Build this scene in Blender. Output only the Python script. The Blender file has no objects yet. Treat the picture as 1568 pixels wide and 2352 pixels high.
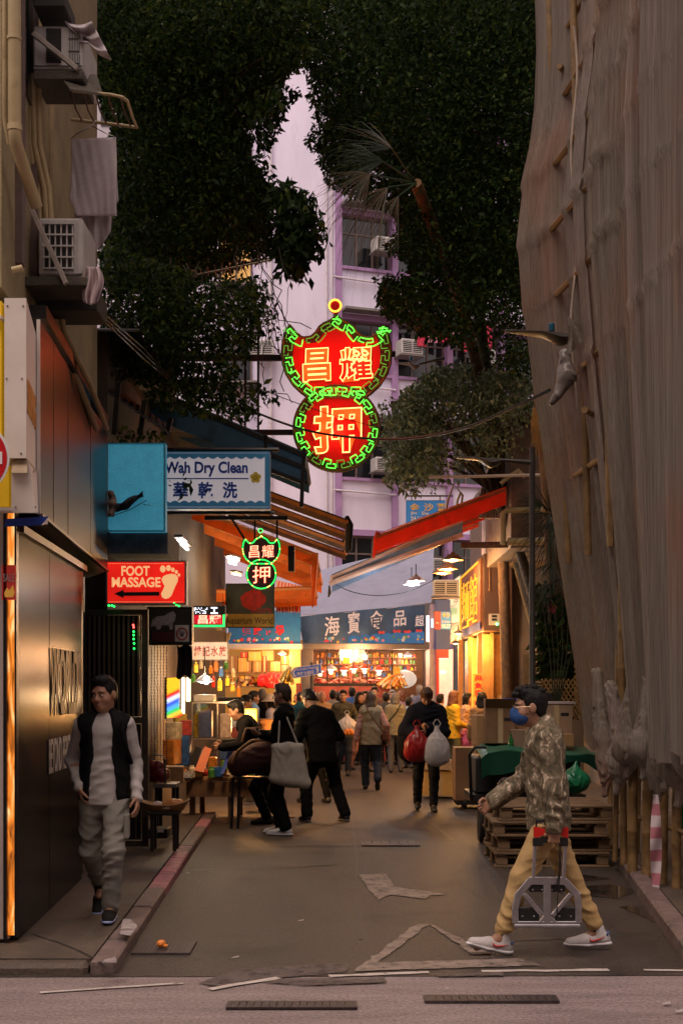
import bpy,bmesh,math,random
import numpy as np
from mathutils import Vector,Matrix
random.seed(7)
RNG=np.random.default_rng(7)
scene=bpy.context.scene
COL=scene.collection
PI=math.pi
# ------------------------------------------------------------------ camera
F,CU,HV,CH=3000.0,784.0,1585.0,1.70
cam_d=bpy.data.cameras.new('camera')
cam=bpy.data.objects.new('camera',cam_d)
COL.objects.link(cam)
cam.location=(0,0,CH)
cam.rotation_euler=(PI/2,0,0)
cam_d.sensor_fit='HORIZONTAL'
cam_d.sensor_width=36.0
cam_d.lens=36.0*F/1568.0
cam_d.shift_y=(HV-1176.0)/1568.0
cam_d.clip_end=600
scene.camera=cam
# ------------------------------------------------------------------ world, sun, exposure
SUN_EL,SUN_AZ=math.radians(58),math.radians(205)
world=bpy.data.worlds.new('World')
scene.world=world
world.use_nodes=True
wt=world.node_tree
wt.nodes.clear()
w_out=wt.nodes.new('ShaderNodeOutputWorld')
w_bg=wt.nodes.new('ShaderNodeBackground')
w_sky=wt.nodes.new('ShaderNodeTexSky')
w_sky.sky_type='NISHITA'
w_sky.sun_disc=False
w_sky.sun_elevation=SUN_EL
w_sky.sun_rotation=SUN_AZ
w_sky.dust_density=3.0
w_mix=wt.nodes.new('ShaderNodeMix')
w_mix.data_type='RGBA'
w_mix.inputs[0].default_value=0.72
w_mix.inputs[7].default_value=(5.5,4.1,3.45,1)
wt.links.new(w_sky.outputs[0],w_mix.inputs[6])
wt.links.new(w_mix.outputs[2],w_bg.inputs[0])
w_bg.inputs[1].default_value=0.12
wt.links.new(w_bg.outputs[0],w_out.inputs[0])
sun_d=bpy.data.lights.new('sun','SUN')
sun_d.energy=0.7
sun_d.angle=math.radians(35)
sun_d.color=(1.0,0.82,0.68)
sun=bpy.data.objects.new('sun',sun_d)
COL.objects.link(sun)
# sun stands behind the camera, high, a little to the left
sdir=Vector((math.sin(SUN_AZ)*math.cos(SUN_EL),math.cos(SUN_AZ)*math.cos(SUN_EL),math.sin(SUN_EL)))
sun.rotation_euler=sdir.to_track_quat('Z','Y').to_euler()
vs=scene.view_settings
vs.view_transform='Standard'
vs.look='None'
vs.gamma=1.0
vs.use_curve_mapping=False
vs.exposure=1.12
scene.render.engine='CYCLES'
scene.cycles.use_denoising=True
scene.cycles.max_bounces=6
scene.cycles.transparent_max_bounces=12
scene.cycles.sample_clamp_indirect=4.0
# ------------------------------------------------------------------ helpers
def P(u,v,d):
 """world point seen at photo position (u, v) from the camera, d metres away"""
 return Vector(((u-CU)*d/F,d,CH+(HV-v)*d/F))
def PG(u,v,z=0.0):
 """point at height z seen at (u, v)"""
 d=(CH-z)*F/(v-HV)
 return Vector(((u-CU)*d/F,d,z))
def X_(u,d):return(u-CU)*d/F
def Z_(v,d):return CH+(HV-v)*d/F
ZUP=Vector((0,0,1))
def frame_from(d,up=ZUP):
 d=Vector(d).normalized()
 up=Vector(up)
 if abs(d.dot(up.normalized()))>0.98:
  up=Vector((0,1,0))if abs(d.y)<0.9 else Vector((1,0,0))
 s=d.cross(up).normalized()
 u=s.cross(d).normalized()
 return d,s,u
class MB:
 """collects shapes for ONE mesh object"""
 def __init__(s):
  s.v=[];s.f=[];s.m=[]
 def add(s,vs_,fs_,mi=0):
  o=len(s.v)
  s.v+=[tuple(p)for p in vs_]
  s.f+=[tuple(i+o for i in f)for f in fs_]
  s.m+=[mi]*len(fs_)
  return s
 def hexa(s,c8,mi=0):
  return s.add(c8,[(0,3,2,1),(4,5,6,7),(0,1,5,4),(1,2,6,5),(2,3,7,6),(3,0,4,7)],mi)
 def box(s,c,size,R=None,mi=0,b=0.0):
  c=Vector(c);hx,hy,hz=[q/2 for q in size]
  if R is None:R=Matrix.Identity(3)
  elif isinstance(R,(int,float)):R=Matrix.Rotation(R,3,'Z')
  b=min(b,hx*.45,hy*.45,hz*.45)
  if b<=0:
   pts=[(-hx,-hy,-hz),(hx,-hy,-hz),(hx,hy,-hz),(-hx,hy,-hz),(-hx,-hy,hz),(hx,-hy,hz),(hx,hy,hz),(-hx,hy,hz)]
   return s.hexa([c+R@Vector(p)for p in pts],mi)
  vs_=[];idx={}
  for sx in(-1,1):
   for sy in(-1,1):
    for sz in(-1,1):
     for a in range(3):
      p=[sx*(hx-b),sy*(hy-b),sz*(hz-b)]
      p[a]=(sx*hx,sy*hy,sz*hz)[a]
      idx[(sx,sy,sz,a)]=len(vs_);vs_.append(c+R@Vector(p))
  fs=[]
  for a in range(3):
   o1,o2=[(1,2),(2,0),(0,1)][a]
   for sg in(-1,1):
    def k(p,q):
     t=[0,0,0];t[a]=sg;t[o1]=p;t[o2]=q;return idx[(t[0],t[1],t[2],a)]
    q=[k(-1,-1),k(1,-1),k(1,1),k(-1,1)]
    fs.append(tuple(q if sg>0 else q[::-1]))
  for a in range(3):
   o1,o2=[(1,2),(2,0),(0,1)][a]
   for p in(-1,1):
    for q in(-1,1):
     def k(e,ax):
      t=[0,0,0];t[a]=e;t[o1]=p;t[o2]=q;return idx[(t[0],t[1],t[2],ax)]
     f=[k(-1,o1),k(1,o1),k(1,o2),k(-1,o2)]
     fs.append(tuple(f if p*q<0 else f[::-1]))
  for sx in(-1,1):
   for sy in(-1,1):
    for sz in(-1,1):
     f=[idx[(sx,sy,sz,a)]for a in range(3)]
     fs.append(tuple(f if sx*sy*sz>0 else f[::-1]))
  return s.add(vs_,fs,mi)
 def bar(s,a,b,w,h,up=ZUP,mi=0,bev=0.0):
  """box running from a to b, w wide and h high"""
  a,b=Vector(a),Vector(b)
  d,sd,u=frame_from(b-a,up)
  R=Matrix((sd,d,u)).transposed()
  return s.box((a+b)/2,(w,(b-a).length,h),R,mi,bev)
 def tube(s,pts,r,n=8,closed=False,mi=0,cap=True):
  pts=[Vector(p)for p in pts]
  m=len(pts)
  rr=r if isinstance(r,(list,tuple))else[r]*m
  vs_=[];prev=None
  for i,p in enumerate(pts):
   if closed:t=pts[(i+1)%m]-pts[i-1]
   else:t=pts[min(i+1,m-1)]-pts[max(i-1,0)]
   if t.length<1e-9:t=Vector((0,0,1))
   t.normalize()
   if prev is None:
    _,sd,_u=frame_from(t)
   else:
    sd=prev-t*prev.dot(t)
    if sd.length<1e-6:_,sd,_u=frame_from(t)
    sd.normalize()
   prev=sd
   u=t.cross(sd)
   for k in range(n):
    a=2*PI*k/n
    vs_.append(p+(sd*math.cos(a)+u*math.sin(a))*rr[i])
  fs=[]
  for i in range(m if closed else m-1):
   j=(i+1)%m
   for k in range(n):
    l=(k+1)%n
    fs.append((i*n+k,i*n+l,j*n+l,j*n+k))
  if cap and not closed:
   fs.append(tuple(range(n))[::-1]);fs.append(tuple((m-1)*n+k for k in range(n)))
  return s.add(vs_,fs,mi)
 def lathe(s,prof,c,n=16,R=None,mi=0):
  c=Vector(c);vs_=[];fs=[]
  for(r,z)in prof:
   for k in range(n):
    a=2*PI*k/n
    p=Vector((r*math.cos(a),r*math.sin(a),z))
    vs_.append(c+(R@p if R is not None else p))
  m=len(prof)
  for i in range(m-1):
   for k in range(n):
    l=(k+1)%n
    fs.append((i*n+k,i*n+l,(i+1)*n+l,(i+1)*n+k))
  fs.append(tuple(range(n))[::-1]);fs.append(tuple((m-1)*n+k for k in range(n)))
  return s.add(vs_,fs,mi)
 def prism(s,poly,O,X,Y,t,mi=0):
  """polygon (2D) in the plane O, X, Y, extruded t along X x Y"""
  O,X,Y=Vector(O),Vector(X),Vector(Y)
  N=X.cross(Y).normalized()
  n=len(poly)
  area=sum(poly[i][0]*poly[(i+1)%n][1]-poly[(i+1)%n][0]*poly[i][1]for i in range(n))
  if area<0:poly=poly[::-1]
  lo=[O+X*p[0]+Y*p[1]for p in poly]
  hi=[p+N*t for p in lo]
  if t<0:lo,hi=hi,lo
  fs=[tuple(range(n))[::-1],tuple(range(n,2*n))]
  for i in range(n):
   j=(i+1)%n
   fs.append((i,j,n+j,n+i))
  return s.add(lo+hi,fs,mi)
 def quad(s,a,b,c,d,mi=0):
  return s.add([a,b,c,d],[(0,1,2,3)],mi)
 def grid(s,fn,nu,nv,mi=0,thick=None):
  vs_=[Vector(fn(i/nu,j/nv))for j in range(nv+1)for i in range(nu+1)]
  w=nu+1
  fs=[(j*w+i,j*w+i+1,(j+1)*w+i+1,(j+1)*w+i)for j in range(nv)for i in range(nu)]
  if thick is not None:
   T=Vector(thick);m=len(vs_)
   vs_=vs_+[p+T for p in vs_]
   fs2=[tuple(i+m for i in f)[::-1]for f in fs]
   rim=[i for i in range(nu+1)]+[j*w+nu for j in range(1,nv+1)]+[nv*w+i for i in range(nu-1,-1,-1)]+[j*w for j in range(nv-1,0,-1)]
   fs3=[]
   for a in range(len(rim)):
    p,q=rim[a],rim[(a+1)%len(rim)]
    fs3.append((q,p,p+m,q+m))
   fs=fs+fs2+fs3
  return s.add(vs_,fs,mi)
 def ball(s,c,r,nu=10,nv=7,mi=0,R=None):
  c=Vector(c)
  if isinstance(r,(int,float)):r=(r,r,r)
  vs_=[Vector((0,0,-r[2]))]
  for j in range(1,nv):
   t=-PI/2+PI*j/nv
   for i in range(nu):
    a=2*PI*i/nu
    vs_.append(Vector((r[0]*math.cos(t)*math.cos(a),r[1]*math.cos(t)*math.sin(a),r[2]*math.sin(t))))
  vs_.append(Vector((0,0,r[2])))
  fs=[]
  for i in range(nu):
   l=(i+1)%nu
   fs.append((0,1+l,1+i))
   for j in range(nv-2):
    fs.append((1+j*nu+i,1+j*nu+l,1+(j+1)*nu+l,1+(j+1)*nu+i))
   fs.append((1+(nv-2)*nu+i,1+(nv-2)*nu+l,len(vs_)-1))
  return s.add([c+(R@p if R is not None else p)for p in vs_],fs,mi)
def world_loc(o):
 L=Vector((0,0,0))
 while o is not None:
  L=L+o.location;o=o.parent
 return L
def finish_mesh(me,mats,smooth=None):
 if not isinstance(mats,(list,tuple)):mats=[mats]
 for m in mats:me.materials.append(m)
 if smooth is not None:
  me.polygons.foreach_set('use_smooth',[True]*len(me.polygons))
  if smooth<180:me.set_sharp_from_angle(angle=math.radians(smooth))
 me.update()
def obj(name,mb,mats,parent=None,smooth=35,loc=None):
 """ONE mesh object from world-space shapes; a child keeps its place under its parent"""
 L=world_loc(parent)if parent is not None else Vector(loc or(0,0,0))
 me=bpy.data.meshes.new(name)
 vv=[(p[0]-L.x,p[1]-L.y,p[2]-L.z)for p in mb.v]
 me.from_pydata(vv,[],mb.f)
 if mb.m and max(mb.m)>0:me.polygons.foreach_set('material_index',mb.m)
 finish_mesh(me,mats,smooth)
 o=bpy.data.objects.new(name,me)
 COL.objects.link(o)
 if parent is not None:o.parent=parent
 else:o.location=L
 return o
def np_obj(name,V,faces,mats,parent=None,smooth=180,loc=None,midx=None):
 L=world_loc(parent)if parent is not None else Vector(loc or(0,0,0))
 me=bpy.data.meshes.new(name)
 V=np.asarray(V,dtype=np.float32)-np.array(L,dtype=np.float32)
 faces=np.asarray(faces,dtype=np.int32)
 nf,k=faces.shape
 me.vertices.add(len(V));me.vertices.foreach_set('co',V.ravel())
 me.loops.add(nf*k);me.loops.foreach_set('vertex_index',faces.ravel())
 me.polygons.add(nf)
 me.polygons.foreach_set('loop_start',np.arange(0,nf*k,k,dtype=np.int32))
 if midx is not None:me.polygons.foreach_set('material_index',np.asarray(midx,dtype=np.int32))
 me.update(calc_edges=True)
 me.validate()
 finish_mesh(me,mats,smooth)
 o=bpy.data.objects.new(name,me)
 COL.objects.link(o)
 if parent is not None:o.parent=parent
 else:o.location=L
 return o
def tag(o,label=None,cat=None,group=None,kind=None):
 if label:o['label']=label
 if cat:o['category']=cat
 if group:o['group']=group
 if kind:o['kind']=kind
 return o
def thing(name,label,cat,loc=(0,0,0),group=None):
 o=bpy.data.objects.new(name,None)
 o.empty_display_size=0.1
 COL.objects.link(o)
 o.location=loc
 return tag(o,label,cat,group)
def solo(name,mb,mats,label,cat,group=None,loc=None,smooth=35):
 return tag(obj(name,mb,mats,None,smooth,loc),label,cat,group)
def struct(name,mb,mats,parent=None,smooth=35):
 o=obj(name,mb,mats,parent,smooth)
 if parent is None:o['kind']='structure'
 return o
def dup(root,loc,label=None,group=None):
 r=root.copy();COL.objects.link(r);r.location=loc
 if label:r['label']=label
 if group:r['group']=group
 for ch in list(root.children):
  c=ch.copy();COL.objects.link(c);c.parent=r
  for g in list(ch.children):
   d=g.copy();COL.objects.link(d);d.parent=c
 return r
 # ------------------------------------------------------------------ materials
MATS={}
def mat(name,col,rough=0.6,metal=0.0,var=0.15,scale=6.0,bump=0.0,bscale=40.0,emit=0.0,ecol=None,spec=0.5,trans=0.0,stretch=None,dirt=None,coat=0.0,speck=0.0,thin=0.0):
 """procedural surface: colour broken up by two noises, fine relief, optional dirt stains / emission"""
 if name in MATS:return MATS[name]
 m=bpy.data.materials.new(name);m.use_nodes=True
 nt=m.node_tree;N=nt.nodes;Lk=nt.links
 bs=N['Principled BSDF']
 bs.inputs['Roughness'].default_value=rough
 bs.inputs['Metallic'].default_value=metal
 bs.inputs['Specular IOR Level'].default_value=spec
 if coat:bs.inputs['Coat Weight'].default_value=coat
 if trans:
  bs.inputs['Transmission Weight'].default_value=trans
 tc=N.new('ShaderNodeTexCoord')
 vec=tc.outputs['Object']
 if stretch:
  mp=N.new('ShaderNodeMapping');mp.inputs['Scale'].default_value=stretch
  Lk.new(vec,mp.inputs['Vector']);vec=mp.outputs[0]
 c=(col[0],col[1],col[2],1)
 if var>0:
  n1=N.new('ShaderNodeTexNoise');n1.inputs['Scale'].default_value=scale;n1.inputs['Detail'].default_value=6
  n1.inputs['Roughness'].default_value=0.65
  Lk.new(vec,n1.inputs['Vector'])
  rp=N.new('ShaderNodeValToRGB')
  lo,hi=1-var*1.6,1+var*1.2
  rp.color_ramp.elements[0].position=0.28;rp.color_ramp.elements[1].position=0.72
  rp.color_ramp.elements[0].color=(col[0]*lo,col[1]*lo,col[2]*lo,1)
  rp.color_ramp.elements[1].color=(min(1,col[0]*hi),min(1,col[1]*hi),min(1,col[2]*hi),1)
  Lk.new(n1.outputs[0],rp.inputs[0])
  src=rp.outputs[0]
  if dirt:
   dc,dscale,dpos=dirt
   n2=N.new('ShaderNodeTexNoise');n2.inputs['Scale'].default_value=dscale;n2.inputs['Detail'].default_value=8
   n2.inputs['Roughness'].default_value=0.7
   Lk.new(vec,n2.inputs['Vector'])
   r2=N.new('ShaderNodeValToRGB')
   r2.color_ramp.elements[0].position=dpos;r2.color_ramp.elements[0].color=(0,0,0,1)
   r2.color_ramp.elements[1].position=min(1,dpos+0.16);r2.color_ramp.elements[1].color=(1,1,1,1)
   Lk.new(n2.outputs[0],r2.inputs[0])
   mx=N.new('ShaderNodeMix');mx.data_type='RGBA'
   mx.inputs[7].default_value=(dc[0],dc[1],dc[2],1)
   Lk.new(r2.outputs[0],mx.inputs[0]);Lk.new(src,mx.inputs[6])
   src=mx.outputs[2]
  if speck:
   n5=N.new('ShaderNodeTexNoise');n5.inputs['Scale'].default_value=46;n5.inputs['Detail'].default_value=3;n5.inputs['Roughness'].default_value=.8
   Lk.new(tc.outputs['Object'],n5.inputs['Vector'])
   r5=N.new('ShaderNodeMapRange');r5.inputs[1].default_value=.3;r5.inputs[2].default_value=.7;r5.inputs[3].default_value=1-speck;r5.inputs[4].default_value=1+speck
   Lk.new(n5.outputs[0],r5.inputs[0])
   m5=N.new('ShaderNodeMix');m5.data_type='RGBA';m5.blend_type='MULTIPLY';m5.inputs[0].default_value=1
   Lk.new(src,m5.inputs[6]);Lk.new(r5.outputs[0],m5.inputs[7]);src=m5.outputs[2]
  Lk.new(src,bs.inputs['Base Color'])
  if thin:
   tl_=N.new('ShaderNodeBsdfTranslucent');mxs=N.new('ShaderNodeMixShader');mxs.inputs[0].default_value=thin
   Lk.new(src,tl_.inputs[0]);Lk.new(bs.outputs[0],mxs.inputs[1]);Lk.new(tl_.outputs[0],mxs.inputs[2]);Lk.new(mxs.outputs[0],N['Material Output'].inputs[0])
  r3=N.new('ShaderNodeMapRange');r3.inputs[3].default_value=max(0.02,rough-0.12);r3.inputs[4].default_value=min(1,rough+0.12)
  Lk.new(n1.outputs[0],r3.inputs[0]);Lk.new(r3.outputs[0],bs.inputs['Roughness'])
 else:
  bs.inputs['Base Color'].default_value=c
 if bump>0:
  n3=N.new('ShaderNodeTexNoise');n3.inputs['Scale'].default_value=bscale;n3.inputs['Detail'].default_value=5
  Lk.new(vec,n3.inputs['Vector'])
  b=N.new('ShaderNodeBump');b.inputs['Strength'].default_value=bump;b.inputs['Distance'].default_value=0.02
  Lk.new(n3.outputs[0],b.inputs['Height']);Lk.new(b.outputs[0],bs.inputs['Normal'])
 if emit>0:
  e=ecol or col
  bs.inputs['Emission Color'].default_value=(e[0],e[1],e[2],1)
  bs.inputs['Emission Strength'].default_value=emit
 MATS[name]=m
 return m
def worn(m,scale,lo,hi):
 """paint or patching rubbed away in places, so that the road shows through"""
 nt=m.node_tree;N=nt.nodes;L=nt.links;out=N['Material Output'];src=out.inputs[0].links[0].from_socket
 tc=N.new('ShaderNodeTexCoord');n=N.new('ShaderNodeTexNoise');n.inputs['Scale'].default_value=scale;n.inputs['Detail'].default_value=8;n.inputs['Roughness'].default_value=.75
 r=N.new('ShaderNodeMapRange');r.inputs[1].default_value=lo;r.inputs[2].default_value=hi
 t=N.new('ShaderNodeBsdfTransparent');x=N.new('ShaderNodeMixShader')
 L.new(tc.outputs['Object'],n.inputs['Vector']);L.new(n.outputs[0],r.inputs[0]);L.new(r.outputs[0],x.inputs[0]);L.new(src,x.inputs[1]);L.new(t.outputs[0],x.inputs[2]);L.new(x.outputs[0],out.inputs[0])
 return m
def glow(name,col,strength,uneven=0.0,scale=6.0):
 """a lit surface; uneven: the tubes behind it show as brighter and darker areas"""
 if name in MATS:return MATS[name]
 strength*=0.52
 m=mat(name,[c*0.4 for c in col],0.5,var=0,spec=0.08,emit=strength,ecol=col)
 if uneven>0:
  nt=m.node_tree;N=nt.nodes;bs=N['Principled BSDF']
  tc=N.new('ShaderNodeTexCoord');n1=N.new('ShaderNodeTexNoise');n1.inputs['Scale'].default_value=scale
  nt.links.new(tc.outputs['Object'],n1.inputs['Vector'])
  r3=N.new('ShaderNodeMapRange');r3.inputs[1].default_value=0.3;r3.inputs[2].default_value=0.7
  r3.inputs[3].default_value=strength*(1-uneven);r3.inputs[4].default_value=strength*(1+uneven)
  nt.links.new(n1.outputs[0],r3.inputs[0]);nt.links.new(r3.outputs[0],bs.inputs['Emission Strength'])
 return m
def lamp(name,loc,energy,col=(1,.75,.45),r=0.06,kind='POINT',size=0.5,rot=None,parent=None,spot=None):
 d=bpy.data.lights.new(name,kind);d.energy=energy;d.color=col
 if kind=='POINT':d.shadow_soft_size=r
 if kind=='AREA':d.size=size
 if kind=='SPOT':d.shadow_soft_size=r;d.spot_size=spot or 2.4;d.spot_blend=0.6
 o=bpy.data.objects.new(name,d);COL.objects.link(o)
 L=Vector(loc)
 if parent is not None:
  o.parent=parent;L=L-world_loc(parent)
 o.location=L
 if rot:o.rotation_euler=rot
 return o
 # ------------------------------------------------------------------ lettering
def text_raw(s,bold=0.0,extrude=0.0,outline=0.0,spacing=1.0,res=4,shear=0.0):
 c=bpy.data.curves.new('lettering','FONT')
 c.body=s;c.size=1.0;c.offset=bold;c.extrude=extrude;c.resolution_u=res
 c.space_character=spacing;c.shear=shear
 if outline:
  c.fill_mode='NONE';c.extrude=0;c.bevel_depth=outline;c.bevel_resolution=1
 o=bpy.data.objects.new('lettering',c);COL.objects.link(o)
 dg=bpy.context.evaluated_depsgraph_get()
 me=bpy.data.meshes.new_from_object(o.evaluated_get(dg))
 bpy.data.objects.remove(o);bpy.data.curves.remove(c)
 n=len(me.vertices)
 V=np.zeros(n*3,dtype=np.float64);me.vertices.foreach_get('co',V);V=V.reshape(-1,3)
 Fs=[tuple(p.vertices)for p in me.polygons]
 bpy.data.meshes.remove(me)
 return V,Fs
def lettering(s,O,X,Y,w,h,m,parent,bold=0.0,t=0.004,lift=0.003,name='lettering',outline=0.0,spacing=1.0,res=4,shear=0.0,keep=False,warp=None):
 """text filling the w x h rectangle whose lower left corner is O, on the plane of X, Y"""
 O,X,Y=Vector(O),Vector(X).normalized(),Vector(Y).normalized()
 N=X.cross(Y).normalized()
 V,Fs=text_raw(s,bold,0.05 if not outline else 0,outline,spacing,res,shear)
 lo,hi=V.min(0),V.max(0)
 sx,sy=w/(hi[0]-lo[0]),h/(hi[1]-lo[1])
 ox=oy=0
 if keep:
  k=min(sx,sy);ox=(w-k*(hi[0]-lo[0]))/2;oy=(h-k*(hi[1]-lo[1]))/2;sx=sy=k
 mb=MB()
 dz=(V[:,2]/0.05*t/2)if not outline else V[:,2]*(sx+sy)/2
 x=(V[:,0]-lo[0])*sx+ox;y=(V[:,1]-lo[1])*sy+oy
 if warp:x,y=warp(x,y)
 A=np.array(O)[None]+x[:,None]*np.array(X)[None]+y[:,None]*np.array(Y)[None]+(dz+lift+t/2)[:,None]*np.array(N)[None]
 mb.v=[tuple(p)for p in A];mb.f=Fs;mb.m=[0]*len(Fs)
 return obj(name,mb,m,parent,smooth=40)
class Plane:
 """a flat sign face: px() maps photo positions to points on it (d0 at u0, d1 at u1)"""
 def __init__(s,u0,v0,u1,v1,d0,d1=None):
  d1=d0 if d1 is None else d1
  s.A=P(u0,v1,d0);B=P(u1,v1,d1)
  s.A.z=s.A.z;B.z=s.A.z
  s.X=(B-s.A);s.w=s.X.length;s.X.normalize()
  s.Y=Vector((0,0,1));s.N=s.X.cross(s.Y)
  s.h=(v1-v0)*d0/F
  s.u0,s.u1,s.v0,s.v1=u0,u1,v0,v1
 def at(s,u,v,off=0.0):
  return s.A+s.X*((u-s.u0)/(s.u1-s.u0)*s.w)+s.Y*((s.v1-v)/(s.v1-s.v0)*s.h)+s.N*off
 def xy(s,u,v):
  return((u-s.u0)/(s.u1-s.u0)*s.w,(s.v1-v)/(s.v1-s.v0)*s.h)
 def slab(s,mb,u0,v0,u1,v1,t,off=0.0,b=0.0,mi=0):
  a,c=s.at(u0,v1),s.at(u1,v0)
  R=Matrix((s.X,-s.N,s.Y)).transposed()
  return mb.box((a+c)/2+s.N*(off-t/2),((a-c).to_2d().length if True else 0,t,c.z-a.z),R,mi,b)
 def poly(s,mb,pts,t,off=0.0,mi=0):
  return mb.prism([s.xy(u,v)for u,v in pts],s.A+s.N*off,s.X,s.Y,t,mi)
 def text(s,txt,u0,v0,u1,v1,m,parent,off=0.0,**k):
  w=(u1-u0)/(s.u1-s.u0)*s.w;h=(v1-v0)/(s.v1-s.v0)*s.h
  return lettering(txt,s.at(u0,v1,off),s.X,s.Y,w,h,m,parent,**k)
  # ------------------------------------------------------------------ figures: one smooth surface grown round a skeleton
def ik(a,c,l1,l2,pole):
 a,c,pole=Vector(a),Vector(c),Vector(pole)
 d=c-a;L=d.length
 if L>(l1+l2)*0.998:
  d=d.normalized()*(l1+l2)*0.998;c=a+d;L=d.length
 d.normalize()
 x=(l1*l1-l2*l2+L*L)/(2*L)
 h=math.sqrt(max(0,l1*l1-x*x))
 p=pole-d*pole.dot(d)
 if p.length<1e-6:p=Vector((0,1,0))-d*d.y
 return a+d*x+p.normalized()*h,c
class Skin:
 """round cones and ellipsoids blended into one closed surface"""
 def __init__(s):
  s.p=[]
 def cone(s,a,b,ra,rb,k=0.03,fl=(1,1,1),op='+'):
  s.p.append(('c',np.array(a,float),np.array(b,float),ra,rb,k,np.array(fl,float),op));return s
 def chain(s,pts,rs,k=0.03,fl=(1,1,1)):
  for i in range(len(pts)-1):s.cone(pts[i],pts[i+1],rs[i],rs[i+1],k,fl)
  return s
 def ell(s,c,r,k=0.03,R=None,op='+'):
  s.p.append(('e',np.array(c,float),np.array(r,float),None if R is None else np.array(R,float),0,k,None,op));return s
 def bounds(s):
  lo,hi=[],[]
  for q in s.p:
   if q[7]=='-':continue
   if q[0]=='c':
    r=max(q[3],q[4])*max(1,q[6].max())
    lo.append(np.minimum(q[1],q[2])-r);hi.append(np.maximum(q[1],q[2])+r)
   else:
    lo.append(q[1]-q[2].max());hi.append(q[1]+q[2].max())
  return np.min(lo,0),np.max(hi,0)
 def mesh(s,vox,zmin=None,warp=None):
  lo,hi=s.bounds();pad=2.5*vox+0.012
  lo=lo-pad;hi=hi+pad
  n=np.ceil((hi-lo)/vox).astype(int)+1
  D=np.full(n,0.08,dtype=np.float32)
  ax=[lo[i]+np.arange(n[i])*vox for i in range(3)]
  for q in s.p:
   k=q[5];M=0.05+k
   if q[0]=='c':
    r=max(q[3],q[4])*max(1,q[6].max())+M
    a0=np.minimum(q[1],q[2])-r;a1=np.maximum(q[1],q[2])+r
   else:
    r=q[2].max()+M;a0=q[1]-r;a1=q[1]+r
   i0=np.clip(np.floor((a0-lo)/vox).astype(int),0,n);i1=np.clip(np.ceil((a1-lo)/vox).astype(int)+1,0,n)
   if(i1<=i0).any():continue
   sl=tuple(slice(i0[i],i1[i])for i in range(3))
   x=ax[0][sl[0]][:,None,None];y=ax[1][sl[1]][None,:,None];z=ax[2][sl[2]][None,None,:]
   if q[0]=='c':
    fl=q[6];A=q[1]/fl;B=q[2]/fl;ba=B-A;L2=max(float(ba@ba),1e-10)
    px,py,pz=x/fl[0]-A[0],y/fl[1]-A[1],z/fl[2]-A[2]
    t=np.clip((px*ba[0]+py*ba[1]+pz*ba[2])/L2,0,1)
    d=np.sqrt((px-t*ba[0])**2+(py-t*ba[1])**2+(pz-t*ba[2])**2)-(q[3]+(q[4]-q[3])*t)
    d=d*float(fl.min()+fl.max())/2
   else:
    px,py,pz=x-q[1][0],y-q[1][1],z-q[1][2]
    if q[3]is not None:
     R=q[3]
     px,py,pz=(R[0,0]*px+R[1,0]*py+R[2,0]*pz,R[0,1]*px+R[1,1]*py+R[2,1]*pz,R[0,2]*px+R[1,2]*py+R[2,2]*pz)
    rr=q[2]
    k0=np.sqrt((px/rr[0])**2+(py/rr[1])**2+(pz/rr[2])**2)
    k1=np.sqrt((px/rr[0]**2)**2+(py/rr[1]**2)**2+(pz/rr[2]**2)**2)
    d=k0*(k0-1)/np.maximum(k1,1e-6)
   d=d.astype(np.float32);E=D[sl]
   if q[7]=='+':
    if k>0:
     h=np.maximum(k-np.abs(E-d),0)/k
     D[sl]=np.minimum(E,d)-h*h*k*0.25
    else:D[sl]=np.minimum(E,d)
   else:
    if k>0:
     h=np.maximum(k-np.abs(E+d),0)/k
     D[sl]=np.maximum(E,-d)+h*h*k*0.25
    else:D[sl]=np.maximum(E,-d)
  if warp is not None:
   X,Y,Z=np.meshgrid(*ax,indexing='ij',sparse=True)
   D+=warp(X,Y,Z).astype(np.float32)
  if zmin is not None:
   D=np.maximum(D,(zmin-ax[2])[None,None,:].astype(np.float32))
  return nets(D,lo,vox)
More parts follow.
